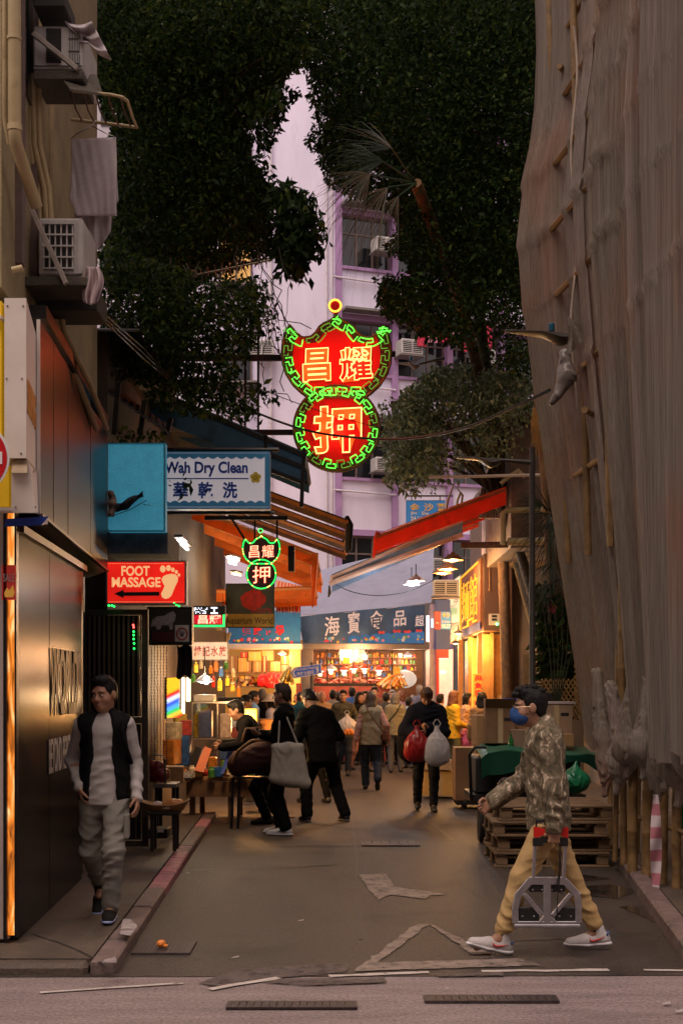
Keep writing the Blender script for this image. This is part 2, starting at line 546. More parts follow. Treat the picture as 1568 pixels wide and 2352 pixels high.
def nets(D,lo,vox):
 """surface nets: one vertex per crossed cell, one quad per crossed edge"""
 S=D<0
 c=S[:-1,:-1,:-1].astype(np.int8)
 for o in[(1,0,0),(0,1,0),(0,0,1),(1,1,0),(1,0,1),(0,1,1),(1,1,1)]:
  c=c+S[o[0]:D.shape[0]-1+o[0],o[1]:D.shape[1]-1+o[1],o[2]:D.shape[2]-1+o[2]]
 act=(c>0)&(c<8)
 idx=np.argwhere(act)
 num=np.full(act.shape,-1,dtype=np.int32);num[act]=np.arange(len(idx))
 acc=np.zeros((len(idx),3));cnt=np.zeros(len(idx))
 corners=[(0,0,0),(1,0,0),(0,1,0),(1,1,0),(0,0,1),(1,0,1),(0,1,1),(1,1,1)]
 vals=[D[idx[:,0]+o[0],idx[:,1]+o[1],idx[:,2]+o[2]]for o in corners]
 for a in range(8):
  for ax_ in range(3):
   b=a|(1<<ax_)
   if a==b:continue
   va,vb=vals[a],vals[b]
   m=(va<0)!=(vb<0)
   t=np.where(m,va/np.where(m,va-vb,1),0)
   p=np.array(corners[a],float)[None]+np.zeros((len(idx),3));p[:,ax_]+=t
   acc[m]+=p[m];cnt[m]+=1
 V=lo+(idx+acc/cnt[:,None])*vox
 Fs=[]
 for ax_ in range(3):
  s0=[slice(1,D.shape[i]-1)for i in range(3)];s1=list(s0)
  s0[ax_]=slice(0,D.shape[ax_]-1);s1[ax_]=slice(1,D.shape[ax_])
  A,B=S[tuple(s0)],S[tuple(s1)]
  off=np.ones(3,int);off[ax_]=0
  for flip,M in((False,A&~B),(True,~A&B)):
   e=np.argwhere(M)+off
   if not len(e):continue
   b1,b2=(ax_+1)%3,(ax_+2)%3
   q=[]
   for(i,j)in((1,1),(0,1),(0,0),(1,0)):
    r=e.copy();r[:,b1]-=i;r[:,b2]-=j
    q.append(num[r[:,0],r[:,1],r[:,2]])
   q=np.stack(q,1)
   if flip:q=q[:,::-1]
   Fs.append(q)
 Fq=np.concatenate(Fs)
 return V,Fq[(Fq>=0).all(1)]
def folds(amp,seed=0,fz=26,fx=9):
 """cloth creases: slanting waves that swing about"""
 r=np.random.default_rng(seed);ph=r.uniform(0,6.28,8)
 def f(X,Y,Z):
  w=np.sin(fx*X+5*Z+ph[0])+np.sin(fx*1.3*Y-6*Z+ph[1])
  a=np.sin(fz*Z+1.7*w+10*X*np.sin(4*Z+ph[2])+ph[3])
  b=np.sin(fz*1.9*Z-14*X+11*Y+1.3*w+ph[4])
  c=np.sin(13*X+17*Y+9*Z+ph[5])
  return amp*(1.3*(np.abs(a)-.6)*(.6+.4*c)+0.5*(np.abs(b)-.6)*(.5+.5*c))
 return f
def hand(S,w,d,t,n,s=1.0,curl=0.5,k=0.006,grip=1.0,rad=1.0):
 """palm, four fingers of different lengths and a thumb that leaves the palm's side near its base"""
 w,d,t,n=Vector(w),Vector(d).normalized(),Vector(t),Vector(n)
 t=(t-d*t.dot(d)).normalized();n=(n-d*n.dot(d)-t*n.dot(t)).normalized()
 for o in(0.026,0.009,-0.009,-0.025):
  S.cone(w+t*o*.55*s,w+(d*.082+t*o)*s,.016*s*rad,.0125*s*rad,0.012)
 for o,L,sp in((0.029,.070,.10),(0.010,.078,.03),(-0.010,.072,-.04),(-0.028,.056,-.12)):
  p=w+(d*.085+t*o)*s;a=0.25*curl
  q=d+t*sp*(1-.5*curl)
  for f,r in((.45,.0098),(.31,.0088),(.24,.0078)):
   a+=curl*.75*grip
   dd=(q*math.cos(a)+n*math.sin(a)).normalized()
   e=p+dd*L*f*s
   S.cone(p,e,r*s*rad,(r-.0009)*s*rad,k);p=e
 p=w+(d*.022+t*.024)*s
 dd=(d*.62+t*.70+n*.35).normalized()
 e=p+dd*.040*s;S.cone(p,e,.014*s*rad,.0115*s*rad,.01)
 dd=(d*.85+t*(.42-.5*curl)+n*(.3+.5*curl)).normalized()
 p=e;e=p+dd*.032*s;S.cone(p,e,.0112*s*rad,.0098*s*rad,k)
 dd=(d*.9+t*(.15-.6*curl)+n*(.3+.6*curl)).normalized()
 S.cone(e,e+dd*.026*s,.0096*s*rad,.0082*s*rad,k)
SKIN=mat('skin',(0.33,0.165,0.10),0.5,var=0.06,scale=9,bump=0.05,bscale=120)
HAIRC=mat('black_hair',(0.007,0.006,0.006),0.5,spec=.22,var=0.3,scale=60,bump=0.5,bscale=150,stretch=(1,1,.25))
EYEW=mat('eye_white',(0.55,0.52,0.48),0.25,var=0)
EYED=mat('eye_dark',(0.012,0.008,0.006),0.15,var=0)
BROW=mat('brow_hair',(0.015,0.010,0.008),0.8,var=0)
LIPS=mat('lips',(0.32,0.13,0.105),0.45,var=0)
def person(label,group,pos,yaw,H=1.70,feet=None,lean=(0,0),drop=0.0,head=(0,0,0),arms=None,top=None,pants=None,shoes=None,hair='short',hairm=None,skin=None,woman=False,vox=0.011,cv=0.013,face=False,build=1.0,sway=0.0,hands=(0.5,0.5),hoff=(0,0),toes=(0,0),armpole=None,handt=None,hands_on=True,skirt=None,hemup=.02,name='person'):
 """feet: two (x, y, lift) in body space (x to the figure's right, y ahead); arms: two wrist points; None = hanging"""
 s=H/1.72
 yaw=math.radians(yaw)
 RZ=np.array(Matrix.Rotation(yaw,3,'Z'));O=np.array(pos,float)
 rot=lambda v:Vector(RZ@np.array(v))
 W=lambda V:(np.asarray(V)*s)@RZ.T+O
 V3=lambda*a:Vector(a)
 feet=feet or[(-.10,0,0),(.10,0,0)]
 pel=V3(sway,0,.93-drop)
 lx,ly=lean
 chest=V3(sway*.5+lx*.7,ly*.7,1.27-drop-.3*abs(ly)*abs(ly))
 nb=V3(lx,ly,1.455-drop-.55*(lx*lx+ly*ly))
 up=(nb-chest).normalized()
 shw=(.142 if woman else .162)*(0.5+0.5*build)
 sh=[chest+(nb-chest)*.60+V3(-shw,0,0),chest+(nb-chest)*.60+V3(shw,0,0)]
 hip=[pel+V3(-.088,0,-.03),pel+V3(.088,0,-.03)]
 kn,an,ft=[],[],[]
 for i in(0,1):
  f=Vector(feet[i]);A=f+V3(0,-.02,.085)
  k_,A2=ik(hip[i],A,.425,.415,(0.12*(-1 if i==0 else 1),1,.1))
  kn.append(k_);an.append(A2);ft.append(A2-V3(0,-.02,.085))
 wr,el=[],[]
 arms=arms or[None,None]
 for i in(0,1):
  sg=-1 if i==0 else 1
  w=arms[i]
  w=V3(sg*(shw+.085),.05+ly*.6,.86-drop)if w is None else Vector(w)
  pole=(armpole[i]if armpole and armpole[i]else(sg*.5,-1,-.25))
  e_,w2=ik(sh[i],w,.285,.255,pole)
  el.append(e_);wr.append(w2)
 hy,hp,hr=[math.radians(q)for q in head]
 HR=Matrix.Rotation(hy,3,'Z')@Matrix.Rotation(-hp,3,'X')@Matrix.Rotation(hr,3,'Y')
 hc=nb+up*.115+V3(hoff[0],.025+hoff[1],.035)
 hd=lambda x,y,z:hc+HR@V3(x,y,z)
 b=build
 # ---- the body
 S=Skin()
 S.cone(pel+V3(0,0,-.02),chest.lerp(pel,.6),.115*b,.105*b,.05,(1.12,.78,1))
 S.cone(chest.lerp(pel,.55),chest+up*.06,.105*b,.130*b,.05,(1.1,.72,1))
 S.cone(sh[0]+V3(.04,0,-.005),sh[1]+V3(-.04,0,-.005),.055,.055,.05)
 for i in(0,1):S.cone(nb+V3(0,-.015,-.03),sh[i]+V3(.03-.06*i,-.005,.015),.05,.042,.04)
 S.cone(nb+V3(0,-.01,-.05),hc+HR@V3(0,-.02,-.06),.056 if not woman else .048,.052 if not woman else .044,.03)
 for i in(0,1):
  S.chain([hip[i],kn[i]],[.074*b,.046],.04)
  S.chain([kn[i],kn[i].lerp(an[i],.35)+V3(0,-.012,0),an[i]],[.044,.048,.032],.03)
  S.cone(an[i],ft[i]+V3(0,.13,.03),.034,.024,.03)
  S.chain([sh[i],el[i]],[.050,.038],.04)
  S.chain([el[i],el[i].lerp(wr[i],.3),wr[i]],[.037,.037,.024],.02)
  if hands_on:
   d=(wr[i]-el[i]).normalized()
   tv=Vector((0,1,0))if not(handt and handt[i])else Vector(handt[i][0])
   if abs(tv.dot(d))>.9:tv=Vector((0,0,1))
   if handt and handt[i]:
    nv=Vector(handt[i][1])
    if len(handt[i])>2:d=Vector(handt[i][2]).normalized()
   else:
    nv=d.cross(tv)*(1 if i==0 else-1)
   hand(S,wr[i],d,tv,nv,1.0,hands[i],rad=1.0 if vox<.008 else 1.12)
   # head
 S.ell(hd(0,-.012,.028),(.076,.094,.098),.02,HR)
 S.ell(hd(0,.022,-.045),(.060,.070,.078),.03,HR)
 S.ell(hd(0,.060,-.092),(.030,.028,.024),.03,HR)
 S.ell(hd(0,.074,.022),(.052,.016,.016),.02,HR)
 for sg in(-1,1):
  S.ell(hd(sg*.040,.052,-.035),(.028,.030,.030),.02,HR)
  S.ell(hd(sg*.031,.096,-.002),(.020,.014,.011),.012,HR,op='-')
  S.ell(hd(sg*.031,.0755,-.004),(.0155,.013,.0125),.004,HR)
  S.ell(hd(sg*.077,-.008,-.008),(.011,.023,.033),.008,HR)
 S.cone(hd(0,.086,.008),hd(0,.104,-.030),.009,.0145,.012)
 S.ell(hd(0,.094,-.036),(.019,.013,.010),.008,HR)
 S.ell(hd(0,.084,-.062),(.024,.012,.007),.008,HR)
 S.ell(hd(0,.082,-.072),(.020,.012,.007),.006,HR)
 Vb,Fb=S.mesh(vox)
 root=np_obj(name,W(Vb),Fb,skin or SKIN,None,180,loc=pos)
 tag(root,label,'person',group)
 # ---- hair
 Hh=Skin();hm=hairm or HAIRC
 if hair!='bald':
  Hh.ell(hd(0,-.020,.036),(.084,.098,.102),.02,HR)
  if hair=='short':
   Hh.ell(hd(0,.035,.100),(.062,.055,.036),.03,HR)
   Hh.ell(hd(0,-.06,-.03),(.062,.040,.055),.03,HR)
  else:
   Hh.ell(hd(0,.020,.088),(.070,.070,.045),.03,HR)
   for sg in(-1,1):Hh.cone(hd(sg*.068,.005,.03),hd(sg*.078,-.005,-.09),.028,.026,.03)
   if hair=='bob':
    Hh.cone(hd(0,-.06,.0),hd(0,-.075,-.085),.075,.066,.04,(1.15,.8,1))
   if hair=='long':
    Hh.cone(hd(0,-.06,.0),hd(0,-.085,-.14),.070,.066,.04,(1.2,.8,1))
    Hh.cone(hd(0,-.085,-.14),hd(0,-.105,-.26),.066,.040,.04,(1.25,.7,1))
    for sg in(-1,1):Hh.cone(hd(sg*.075,-.02,-.06),hd(sg*.082,-.05,-.20),.030,.020,.03)
  Hh.ell(hd(0,.090,-.022),(.074,.085,.084),.012,HR,op='-')
  if hair=='short':
   Hh.ell(hd(0,.045,-.085),(.10,.085,.080),.01,HR,op='-')
   for sg in(-1,1):Hh.ell(hd(sg*.088,.002,-.012),(.020,.026,.036),.006,HR,op='-')
  r_=np.random.default_rng(int(abs(pos[0]*991+pos[1]*37))+3);ph=r_.uniform(0,6,4)
  fq=150 if hair=='short' else 95
  Vh,Fh=Hh.mesh(min(vox,.009),warp=lambda X,Y,Z:(.0011 if hair=='short' else .0022)*np.sin(fq*X+12*Z+3*np.sin(40*Y+ph[0]))+(.0011 if hair=='short' else .0022)*np.sin(fq*.8*Y-20*X+ph[1]+2*np.sin(30*Z+ph[2])))
  np_obj('hair',W(Vh),Fh,hm,root)
  # ---- face
 if face:
  pt=lambda x,y,z:Vector(W([hd(x,y,z)])[0])
  RR=Matrix(RZ.tolist())@HR
  for sg in(-1,1):
   e=MB();e.ball(pt(sg*.031,.0815,-.003),(.0125*s,.008*s,.0058*s),10,6,R=RR);eo=obj('eye',e,EYEW,root,180)
   e=MB();e.ball(pt(sg*.031+.002,.0868,-.003),(.0052*s,.0042*s,.0054*s),8,6,R=RR);obj('pupil',e,EYED,eo,180)
   e=MB();e.tube([pt(sg*.014,.093,.017),pt(sg*.030,.0915,.0225),pt(sg*.050,.078,.016)],[.0038*s,.0044*s,.0022*s],6);obj('eyebrow',e,BROW,root,180)
  lp=MB();lp.tube([pt(-.022,.088,-.066),pt(-.008,.0965,-.0635),pt(0,.097,-.065),pt(.008,.0965,-.0635),pt(.022,.088,-.066)],[.001,.0042*s,.004*s,.0042*s,.001],6);obj('upper_lip',lp,LIPS,root,180)
  lp=MB();lp.tube([pt(-.020,.087,-.069),pt(0,.0945,-.0735),pt(.020,.087,-.069)],[.001,.0052*s,.001],6);obj('lower_lip',lp,LIPS,root,180)
  # ---- trousers
 if pants:
  m_,loose,am=pants[0],pants[1],pants[2]
  T=Skin()
  T.cone(pel+V3(0,0,.035),pel+V3(0,-.01,-.06),.118*b,.126*b,.05,(1.14,.84,1))
  for i in(0,1):
   T.chain([hip[i]+V3(0,0,-.02),kn[i]],[.090*b*(1+loose*.3),.066*(1+loose)],.045)
   T.chain([kn[i],an[i]+(kn[i]-an[i]).normalized()*hemup],[.065*(1+loose),.050*(1+loose*1.5)],.03)
  Vt,Ft=T.mesh(cv,warp=folds(am,int(pos[1]*100)%97,30))
  np_obj('trousers',W(Vt),Ft,m_,root)
 if skirt:
  T=Skin();T.cone(pel+V3(0,0,.05),pel+V3(0,0,-skirt[1]),.125,.17,.03,(1.1,.85,1))
  Vt,Ft=T.mesh(cv,warp=folds(.006,3));np_obj('skirt',W(Vt),Ft,skirt[0],root)
  # ---- shoes
 sm=shoes or mat('dark_shoe',(.02,.018,.017),.5,var=.2)
 for i in(0,1):
  Q=Skin();f=ft[i];ta=math.radians(toes[i])
  tp=lambda x,y,z:f+V3(x,y*math.cos(ta)+z*math.sin(-ta),z*math.cos(ta)+y*math.sin(ta))
  Q.cone(tp(0,-.055,.042),tp(0,.06,.038),.043,.045,.02,(.92,1,1))
  Q.cone(tp(0,.06,.038),tp(.008*(1 if i else-1),.165,.026),.044,.034,.02,(1.05,1,1))
  Q.cone(tp(0,-.03,.06),tp(0,-.02,.11),.044,.042,.02)
  Vs,Fs=Q.mesh(min(cv,.010))
  if isinstance(sm,(list,tuple)):
   upm,solem=sm
   np_obj('shoe',W(Vs),Fs,upm,root)
   Q2=Skin()
   Q2.cone(tp(0,-.062,.016),tp(0,.06,.014),.047,.049,.01,(.92,1,.38));Q2.cone(tp(0,.06,.014),tp(.008*(1 if i else-1),.175,.020),.047,.036,.01,(1.05,1,.38))
   Vs,Fs=Q2.mesh(.007);np_obj('sole',W(Vs),Fs,solem,root)
  else:np_obj('shoe',W(Vs),Fs,sm,root)
  # ---- top
 J=dict(pel=pel,chest=chest,nb=nb,up=up,sh=sh,el=el,wr=wr,hip=hip,kn=kn,an=an,ft=ft,hc=hc,hd=hd,HR=HR,W=W,root=root,s=s,RZ=RZ,V3=V3,O=O,b=b,cv=cv)
 if top:
  make_top(J,**top)
 return root,J
def make_top(J,m=None,bulk=0.0,hem=.0,fold=.005,sleeves=1.0,collar=0.0,hood=0.0,name='jacket',open_=None,torso=True,cuff=0.0,flare=1.0,sleeve_m=None,seed=1,grow=0.0,armhole=False):
 V3=J['V3'];b=J['b'];pel,chest,up,sh,nb=J['pel'],J['chest'],J['up'],J['sh'],J['nb']
 def torso_of(T,g):
  T.cone(pel+V3(0,0,-.05-hem),chest.lerp(pel,.6),(.143+g)*b*flare,(.128+g)*b,.05,(1.14,.85,1))
  T.cone(chest.lerp(pel,.55),chest+up*.07,(.128+g)*b,(.146+g)*b,.05,(1.1,.74,1))
  T.cone(sh[0]+V3(.035,0,-.008),sh[1]+V3(-.035,0,-.008),.062+g,.062+g,.05)
  for i in(0,1):T.cone(nb+V3(0,-.015,-.035),sh[i]+V3(.03-.06*i,-.005,.012),.056+g,.05+g,.04)
  T.cone(nb+V3(0,-.012,-.07),nb+V3(0,-.008,-.012),.085+g,.066+g*.5,.04)
 def arms_of(T,g):
  for i in(0,1):
   w2=J['wr'][i].lerp(J['el'][i],1-sleeves)if sleeves<1 else J['wr'][i].lerp(J['el'][i],.04)
   T.chain([sh[i],J['el'][i]],[.057+g,.045+g],.04)
   T.chain([J['el'][i],w2],[.046+g,.037+g*.9],.03)
   if cuff:T.cone(w2,w2+(J['wr'][i]-J['el'][i]).normalized()*.02,.034+cuff,.033+cuff,.01)
 T=Skin()
 if torso:torso_of(T,bulk)
 if armhole:
  for i in(0,1):T.ell(sh[i]+V3(.03*(1 if i else-1),0,-.03),(.052,.075,.085),.02,op='-')
 if sleeves>0 and not sleeve_m:arms_of(T,bulk)
 if collar:T.cone(nb+V3(0,-.012,.0),nb+V3(0,-.004,collar),.066+bulk*.4,.062+bulk*.4,.02)
 if hood:T.ell(nb+V3(0,-.085,-.02),(.10,.06,.085),.04)
 zc=J['pel'].z-.07-hem
 if open_:
  for q in open_:T.ell(q[0],q[1],q[2]if len(q)>2 else .01,op='-')
 Vt,Ft=T.mesh(J['cv'],zmin=zc,warp=folds(fold,seed,24))
 o=np_obj(name,J['W'](Vt),Ft,m,J['root'])
 if sleeve_m:
  T=Skin();arms_of(T,bulk*.4)
  Vt,Ft=T.mesh(J['cv'],warp=folds(fold,seed+5,34));np_obj('sleeve',J['W'](Vt),Ft,sleeve_m,J['root'])
 return o
 # ================================================================== SETTING: ground
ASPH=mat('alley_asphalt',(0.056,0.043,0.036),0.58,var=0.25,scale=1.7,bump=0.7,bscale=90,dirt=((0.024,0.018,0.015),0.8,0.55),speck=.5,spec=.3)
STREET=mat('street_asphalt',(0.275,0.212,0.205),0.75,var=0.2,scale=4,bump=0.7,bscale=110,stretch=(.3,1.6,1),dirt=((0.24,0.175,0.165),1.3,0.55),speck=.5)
PAVE=mat('pavement_concrete',(0.095,0.068,0.050),0.7,var=0.25,scale=2,bump=0.4,bscale=60,dirt=((0.045,0.035,0.03),1.5,0.52),speck=.3)
KERB=mat('kerb_stone',(0.17,0.115,0.105),0.7,var=0.25,scale=7,bump=0.5,bscale=50,dirt=((0.06,0.05,0.045),4,0.55))
KERBP=mat('kerb_pink_paint',(0.42,0.16,0.19),0.7,var=0.3,scale=9,bump=0.5,bscale=50,dirt=((0.12,0.085,0.08),3.5,0.5))
PAINT=mat('road_paint',(0.55,0.48,0.44),0.65,var=0.2,scale=14,bump=0.3,bscale=80,dirt=((0.12,0.09,0.085),7,0.53))
PAINT2=mat('worn_road_paint',(0.24,0.185,0.155),0.7,var=0.25,scale=9,bump=0.3,bscale=80,dirt=((0.07,0.055,0.048),5,0.50))
IRON=mat('cast_iron',(0.055,0.040,0.040),0.6,0.2,var=0.3,scale=18,bump=0.4)
TAR=mat('tar_seam',(0.020,0.017,0.016),0.6,var=0.3,scale=20)
PATCH=mat('asphalt_patch',(0.10,0.075,0.068),0.7,var=0.3,scale=8,bump=0.6,bscale=100,speck=.4)
worn(PAINT,14,.54,.80);worn(PAINT2,11,.50,.80);worn(PATCH,5,.48,.70)
g=MB();g.quad((-150,-80,-.03),(150,-80,-.03),(150,200,-.03),(-150,200,-.03))
struct('ground',g,mat('ground_earth',(.10,.08,.075),.8))
g=MB();g.grid(lambda a,b:(-40+80*a,-12+19.80*b+.02*math.sin(a*70)*b,0),160,2)
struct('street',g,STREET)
g=MB();g.quad((-2.6,7.70,.004),(4.4,7.78,.004),(4.4,60,.004),(-4.0,60,.004))
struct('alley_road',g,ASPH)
def strip(name,pts,w,m,z=.008,seed=0,jit=.3):
 """a thin painted or tarred strip along points on the ground"""
 r=random.Random(seed);mb=MB();P2=[]
 for a,b in zip(pts[:-1],pts[1:]):
  n=max(2,int((Vector(b)-Vector(a)).length/.12))
  for i in range(n):P2.append(Vector(a).lerp(Vector(b),i/n))
 P2.append(Vector(pts[-1]));L=[]
 for i,p in enumerate(P2):
  t=(P2[min(i+1,len(P2)-1)]-P2[max(i-1,0)]).normalized();sd=Vector((t.y,-t.x,0))
  L.append((p-sd*w*(.5+jit*(r.random()-.5)),p+sd*w*(.5+jit*(r.random()-.5))))
 vs_=[Vector((q.x,q.y,z))for a in L for q in a]
 mb.add(vs_,[(2*i,2*i+1,2*i+3,2*i+2)for i in range(len(L)-1)])
 return struct(name,mb,m)
 # white lane line of the street, in worn dashes
for k,(u0,v0,u1,v1)in enumerate([(92,2284,420,2262),(480,2276,640,2250),(755,2246,985,2237),(1105,2234,1398,2232),(1478,2232,1640,2234)]):
 a,b=PG(u0,v0),PG(u1,v1);strip('lane_line',[a,b],.055 if k else .035,PAINT,.009,k,.5)
 # hollow give-way triangle and arrow, both much worn
def gpoly(name,pts,m,z,jag=.012):
 r=random.Random(len(pts)*7+int(pts[0][0]));mb=MB();vs_=[]
 for i in range(len(pts)):
  a,b=PG(*pts[i]),PG(*pts[(i+1)%len(pts)]);n=max(1,int((b-a).length/.05))
  for k in range(n):
   q=a.lerp(b,k/n);vs_.append(Vector((q.x+r.uniform(-jag,jag),q.y+r.uniform(-jag,jag),z)))
 mb.add(vs_,[tuple(range(len(vs_)))]);return struct(name,mb,m)
gpoly('give_way_marking',[(950,2128),(985,2126),(855,2226),(815,2234)],PAINT2,.010)
gpoly('give_way_marking',[(985,2126),(1010,2136),(1130,2196),(1085,2196)],PAINT2,.0102)
gpoly('give_way_marking',[(855,2216),(1190,2206),(1245,2222),(815,2235)],PAINT2,.0104)
gpoly('arrow_marking',[(825,2012),(885,2010),(905,2040),(1028,2058),(990,2060),(975,2068),(895,2058),(870,2070),(845,2045)],PAINT2,.010)
# seams and patches
strip('road_seam',[PG(800,1822),PG(808,1880),PG(820,1975),PG(814,2060),PG(828,2160)],.022,TAR,.008,3,.9)
strip('road_seam',[PG(470,1946),PG(800,1945),PG(1150,1940)],.04,TAR,.008,4,.8)
strip('road_seam',[PG(420,2002),PG(640,1996),PG(780,1988)],.035,TAR,.008,5,.9)
strip('road_seam',[PG(985,1888),PG(1040,1932)],.03,TAR,.008,6,.6)
strip('road_seam',[PG(560,1832),PG(900,1826),PG(1190,1828)],.03,TAR,.008,7,.6)
strip('road_seam',[PG(1075,2168),PG(1290,2160),PG(1330,2172)],.02,TAR,.008,8,.9)
gpoly('asphalt_patch',[(455,2262),(540,2232),(760,2216),(800,2222),(790,2238),(640,2250),(520,2272)],PATCH,.0086)
gpoly('asphalt_patch',[(600,2262),(640,2254),(880,2250),(890,2262),(700,2268)],PATCH,.0122)
gpoly('asphalt_patch',[(1000,2240),(1150,2238),(1160,2246),(1010,2248)],PATCH,.0122)
rc=random.Random(15)
for k,(u,v,du,dv,n)in enumerate(((470,2075,26,3,12),(930,1985,22,9,10),(560,2130,-12,16,5),(700,1905,30,2,9),(1010,2090,24,7,8),(640,2040,4,14,9),(1110,2030,14,10,8),(500,2190,30,-3,9))):
 pts=[]
 for q in range(n):pts.append(PG(u,v));u+=du+rc.uniform(-9,9);v+=dv+rc.uniform(-5,5)
 strip('road_crack',pts,.009,TAR,.0076,30+k,1.2)
for k,(u,v)in enumerate(((1025,2277),(1560,2330),(1530,2312),(690,2120),(905,2052),(430,2010),(540,2205))):
 c=PG(u,v);mb=MB();w=rc.uniform(.012,.03);mb.add([(c.x-w,c.y-w*.6,.014),(c.x+w*.8,c.y-w*.4,.018),(c.x+w,c.y+w*.7,.022),(c.x-w*.5,c.y+w*.5,.015)],[(0,1,2,3)])
 o=struct('paper_scrap',mb,mat('dull_paper',(.45,.40,.38),.8));del o['kind'];tag(o,['white paper scrap in the street below the walking man','white paper scrap at the right edge of the street','paper scrap just left of the right edge scrap','paper scrap on the alley road left of the triangle','paper scrap beside the arrow marking','paper scrap by the left kerb','paper scrap right of the gully grate'][k],'litter','paper scraps on the ground')
 # wet, dark stains near the scaffold
WET=mat('wet_asphalt',(0.03,0.024,0.021),0.12,var=0.3,scale=5)
gpoly('wet_patch',[(1225,2015),(1330,2010),(1405,2020),(1330,2028),(1240,2026)],WET,.0075)
gpoly('wet_patch',[(1290,2040),(1400,2034),(1470,2048),(1420,2066),(1330,2060)],WET,.0075)
gpoly('wet_patch',[(1420,2085),(1520,2080),(1560,2110),(1500,2120)],WET,.0075)
def slotted_cover(label,u0,v0,u1,v1,n,slots=True,z=.012):
 """an iron cover let into the road: frame and bars with gaps between"""
 a,b,c,d=PG(u0,v1),PG(u1,v1),PG(u1,v0),PG(u0,v0)
 ctr=(a+c)/2
 t=thing('drain_cover',label,'drain cover',(ctr.x,ctr.y,0),'iron covers in the road')
 w,h=(b-a).length,(d-a).y
 mb=MB();mb.box((ctr.x,ctr.y,z-.006),(w,h,.006));obj('sump',mb,IRON,t)
 fr=MB();fr.box((ctr.x,ctr.y-h/2+.012,z),(w,.024,.012));fr.box((ctr.x,ctr.y+h/2-.012,z),(w,.024,.012))
 fr.box((ctr.x-w/2+.012,ctr.y,z),(.024,h-.048,.012));fr.box((ctr.x+w/2-.012,ctr.y,z),(.024,h-.048,.012))
 obj('frame',fr,IRON,t)
 bm_=None
 for i in range(n):
  x=ctr.x-w/2+.024+(w-.048)*(i+.5)/n
  if bm_ is None:
   k=MB();k.box((x,ctr.y,z+.001),((w-.048)/n*.90,h-.05,.010));o=obj('bar',k,IRON,t);bm_=(o,x)
  else:
   o=bm_[0].copy();COL.objects.link(o);o.parent=t;o.location=(x-bm_[1],0,0)
slotted_cover('slotted iron gully grate beside the left kerb corner',308,2168,444,2196,12)
slotted_cover('long iron slot drain in the street, nearer and left of centre',518,2307,820,2322,16)
slotted_cover('long iron slot drain in the street below the walking man with the trolley',970,2293,1280,2307,16)
slotted_cover('dark iron cover across the middle of the alley road',828,1936,962,1946,6)
pe=MB();c=PG(370,2184);pe.ball((c.x,c.y,.045),(.032,.030,.026),10,7);pe.ball((c.x+.03,c.y-.01,.032),(.018,.02,.012),8,5)
solo('orange_leaf',pe,mat('orange_leaf',(.75,.22,.03),.4,var=.3,scale=40),'bright orange leaf lying on the gully grate','leaf')  # rounded lump put in for a glowing orange leaf on the grate
# ------------------------------------------------------------------ pavements with kerb stones
K0,K1=Vector((-1.345,7.73,0)),Vector((-1.66,17.2,0))
def kx(d):return K0.x+(K1.x-K0.x)*(d-K0.y)/(K1.y-K0.y)
PZ=.075
pv=MB()
pv.add([(-9,7.95,PZ),(kx(7.9)-.16,7.90,PZ),(kx(17.2)-.16,17.2,PZ),(-9,17.2,PZ),(-9,7.95,-.02),(kx(7.9)-.16,7.90,-.02),(kx(17.2)-.16,17.2,-.02),(-9,17.2,-.02)],[(0,1,2,3),(4,5,1,0),(5,6,2,1),(6,7,3,2)])
pavement=struct('pavement',pv,PAVE)
sl=MB();sl.add([(-9,7.50,.06),(-2.06,7.86,.085),(kx(7.9)-.17,7.93,.085),(kx(7.8)-.17,7.80,.06)],[(0,3,2,1)])
strip('pavement_seam',[PG(75,2146,PZ),PG(170,2180,PZ),PG(250,2222,PZ)],.016,TAR,.0785,9,.8)
strip('pavement_seam',[PG(192,1952,PZ),PG(400,1972,PZ)],.02,TAR,.0785,10,.5)
d=7.78;i=0
while d<17:
 L=.95 if i else 1.0
 m=KERBP if i in(3,4,5,8)else KERB
 k=MB();x0,x1=kx(d),kx(d+L)
 rr=random.Random(i);dz_=(rr.random()-.5)*.012
 k.bar((x0-.075,d+.004,.021+dz_),(x1-.075,d+L-.004,.021+dz_*.4),.15,.125,bev=.014)
 obj('kerb_stone',k,m,pavement);d+=L;i+=1
x=kx(7.8)-.16
for i in range(6):
 k=MB();k.bar((x-.004,7.83-.02*i,.012),(x-.964,7.81-.02*i,.012),.14,.118,bev=.03);obj('kerb_stone',k,PAVE,pavement);x-=.97
WP=mat('pale_paint_splash',(.36,.31,.31),.7,var=.3,scale=20,dirt=((.14,.10,.09),9,.46))
for q in([(282,2112),(300,2112),(316,2128),(300,2150),(275,2146)],[(240,2205),(266,2198),(268,2212),(235,2212)]):
 mb=MB();mb.add([PG(u,v,.135)for u,v in q],[tuple(range(len(q)))]);struct('paint_splash',mb,WP)
R0,R1=Vector((2.62,12.4,0)),Vector((2.10,7.9,0))
pv=MB();pv.add([(2.25,7.9,.115),(2.77,12.4,.115),(2.77,26,.115),(9,26,.115),(9,7.9,.115),(2.25,7.9,-.02),(2.77,12.4,-.02),(2.77,26,-.02),(9,7.9,-.02)],[(0,4,3,2,1),(5,0,1,6),(6,1,2,7),(8,4,0,5)])
pav2=struct('pavement',pv,PAVE)
pv=MB();pv.box((4.3,16.5,.03),(4.4,2.3,.10));struct('pavement',pv,PAVE)
for i in range(5):
 a,b=R1.lerp(R0,i/5),R1.lerp(R0,(i+1)/5)
 k=MB();k.bar(a+Vector((.075,.005,.055)),b+Vector((.075,-.005,.055)),.15,.135,bev=.02);obj('kerb_stone',k,KERB,pav2)
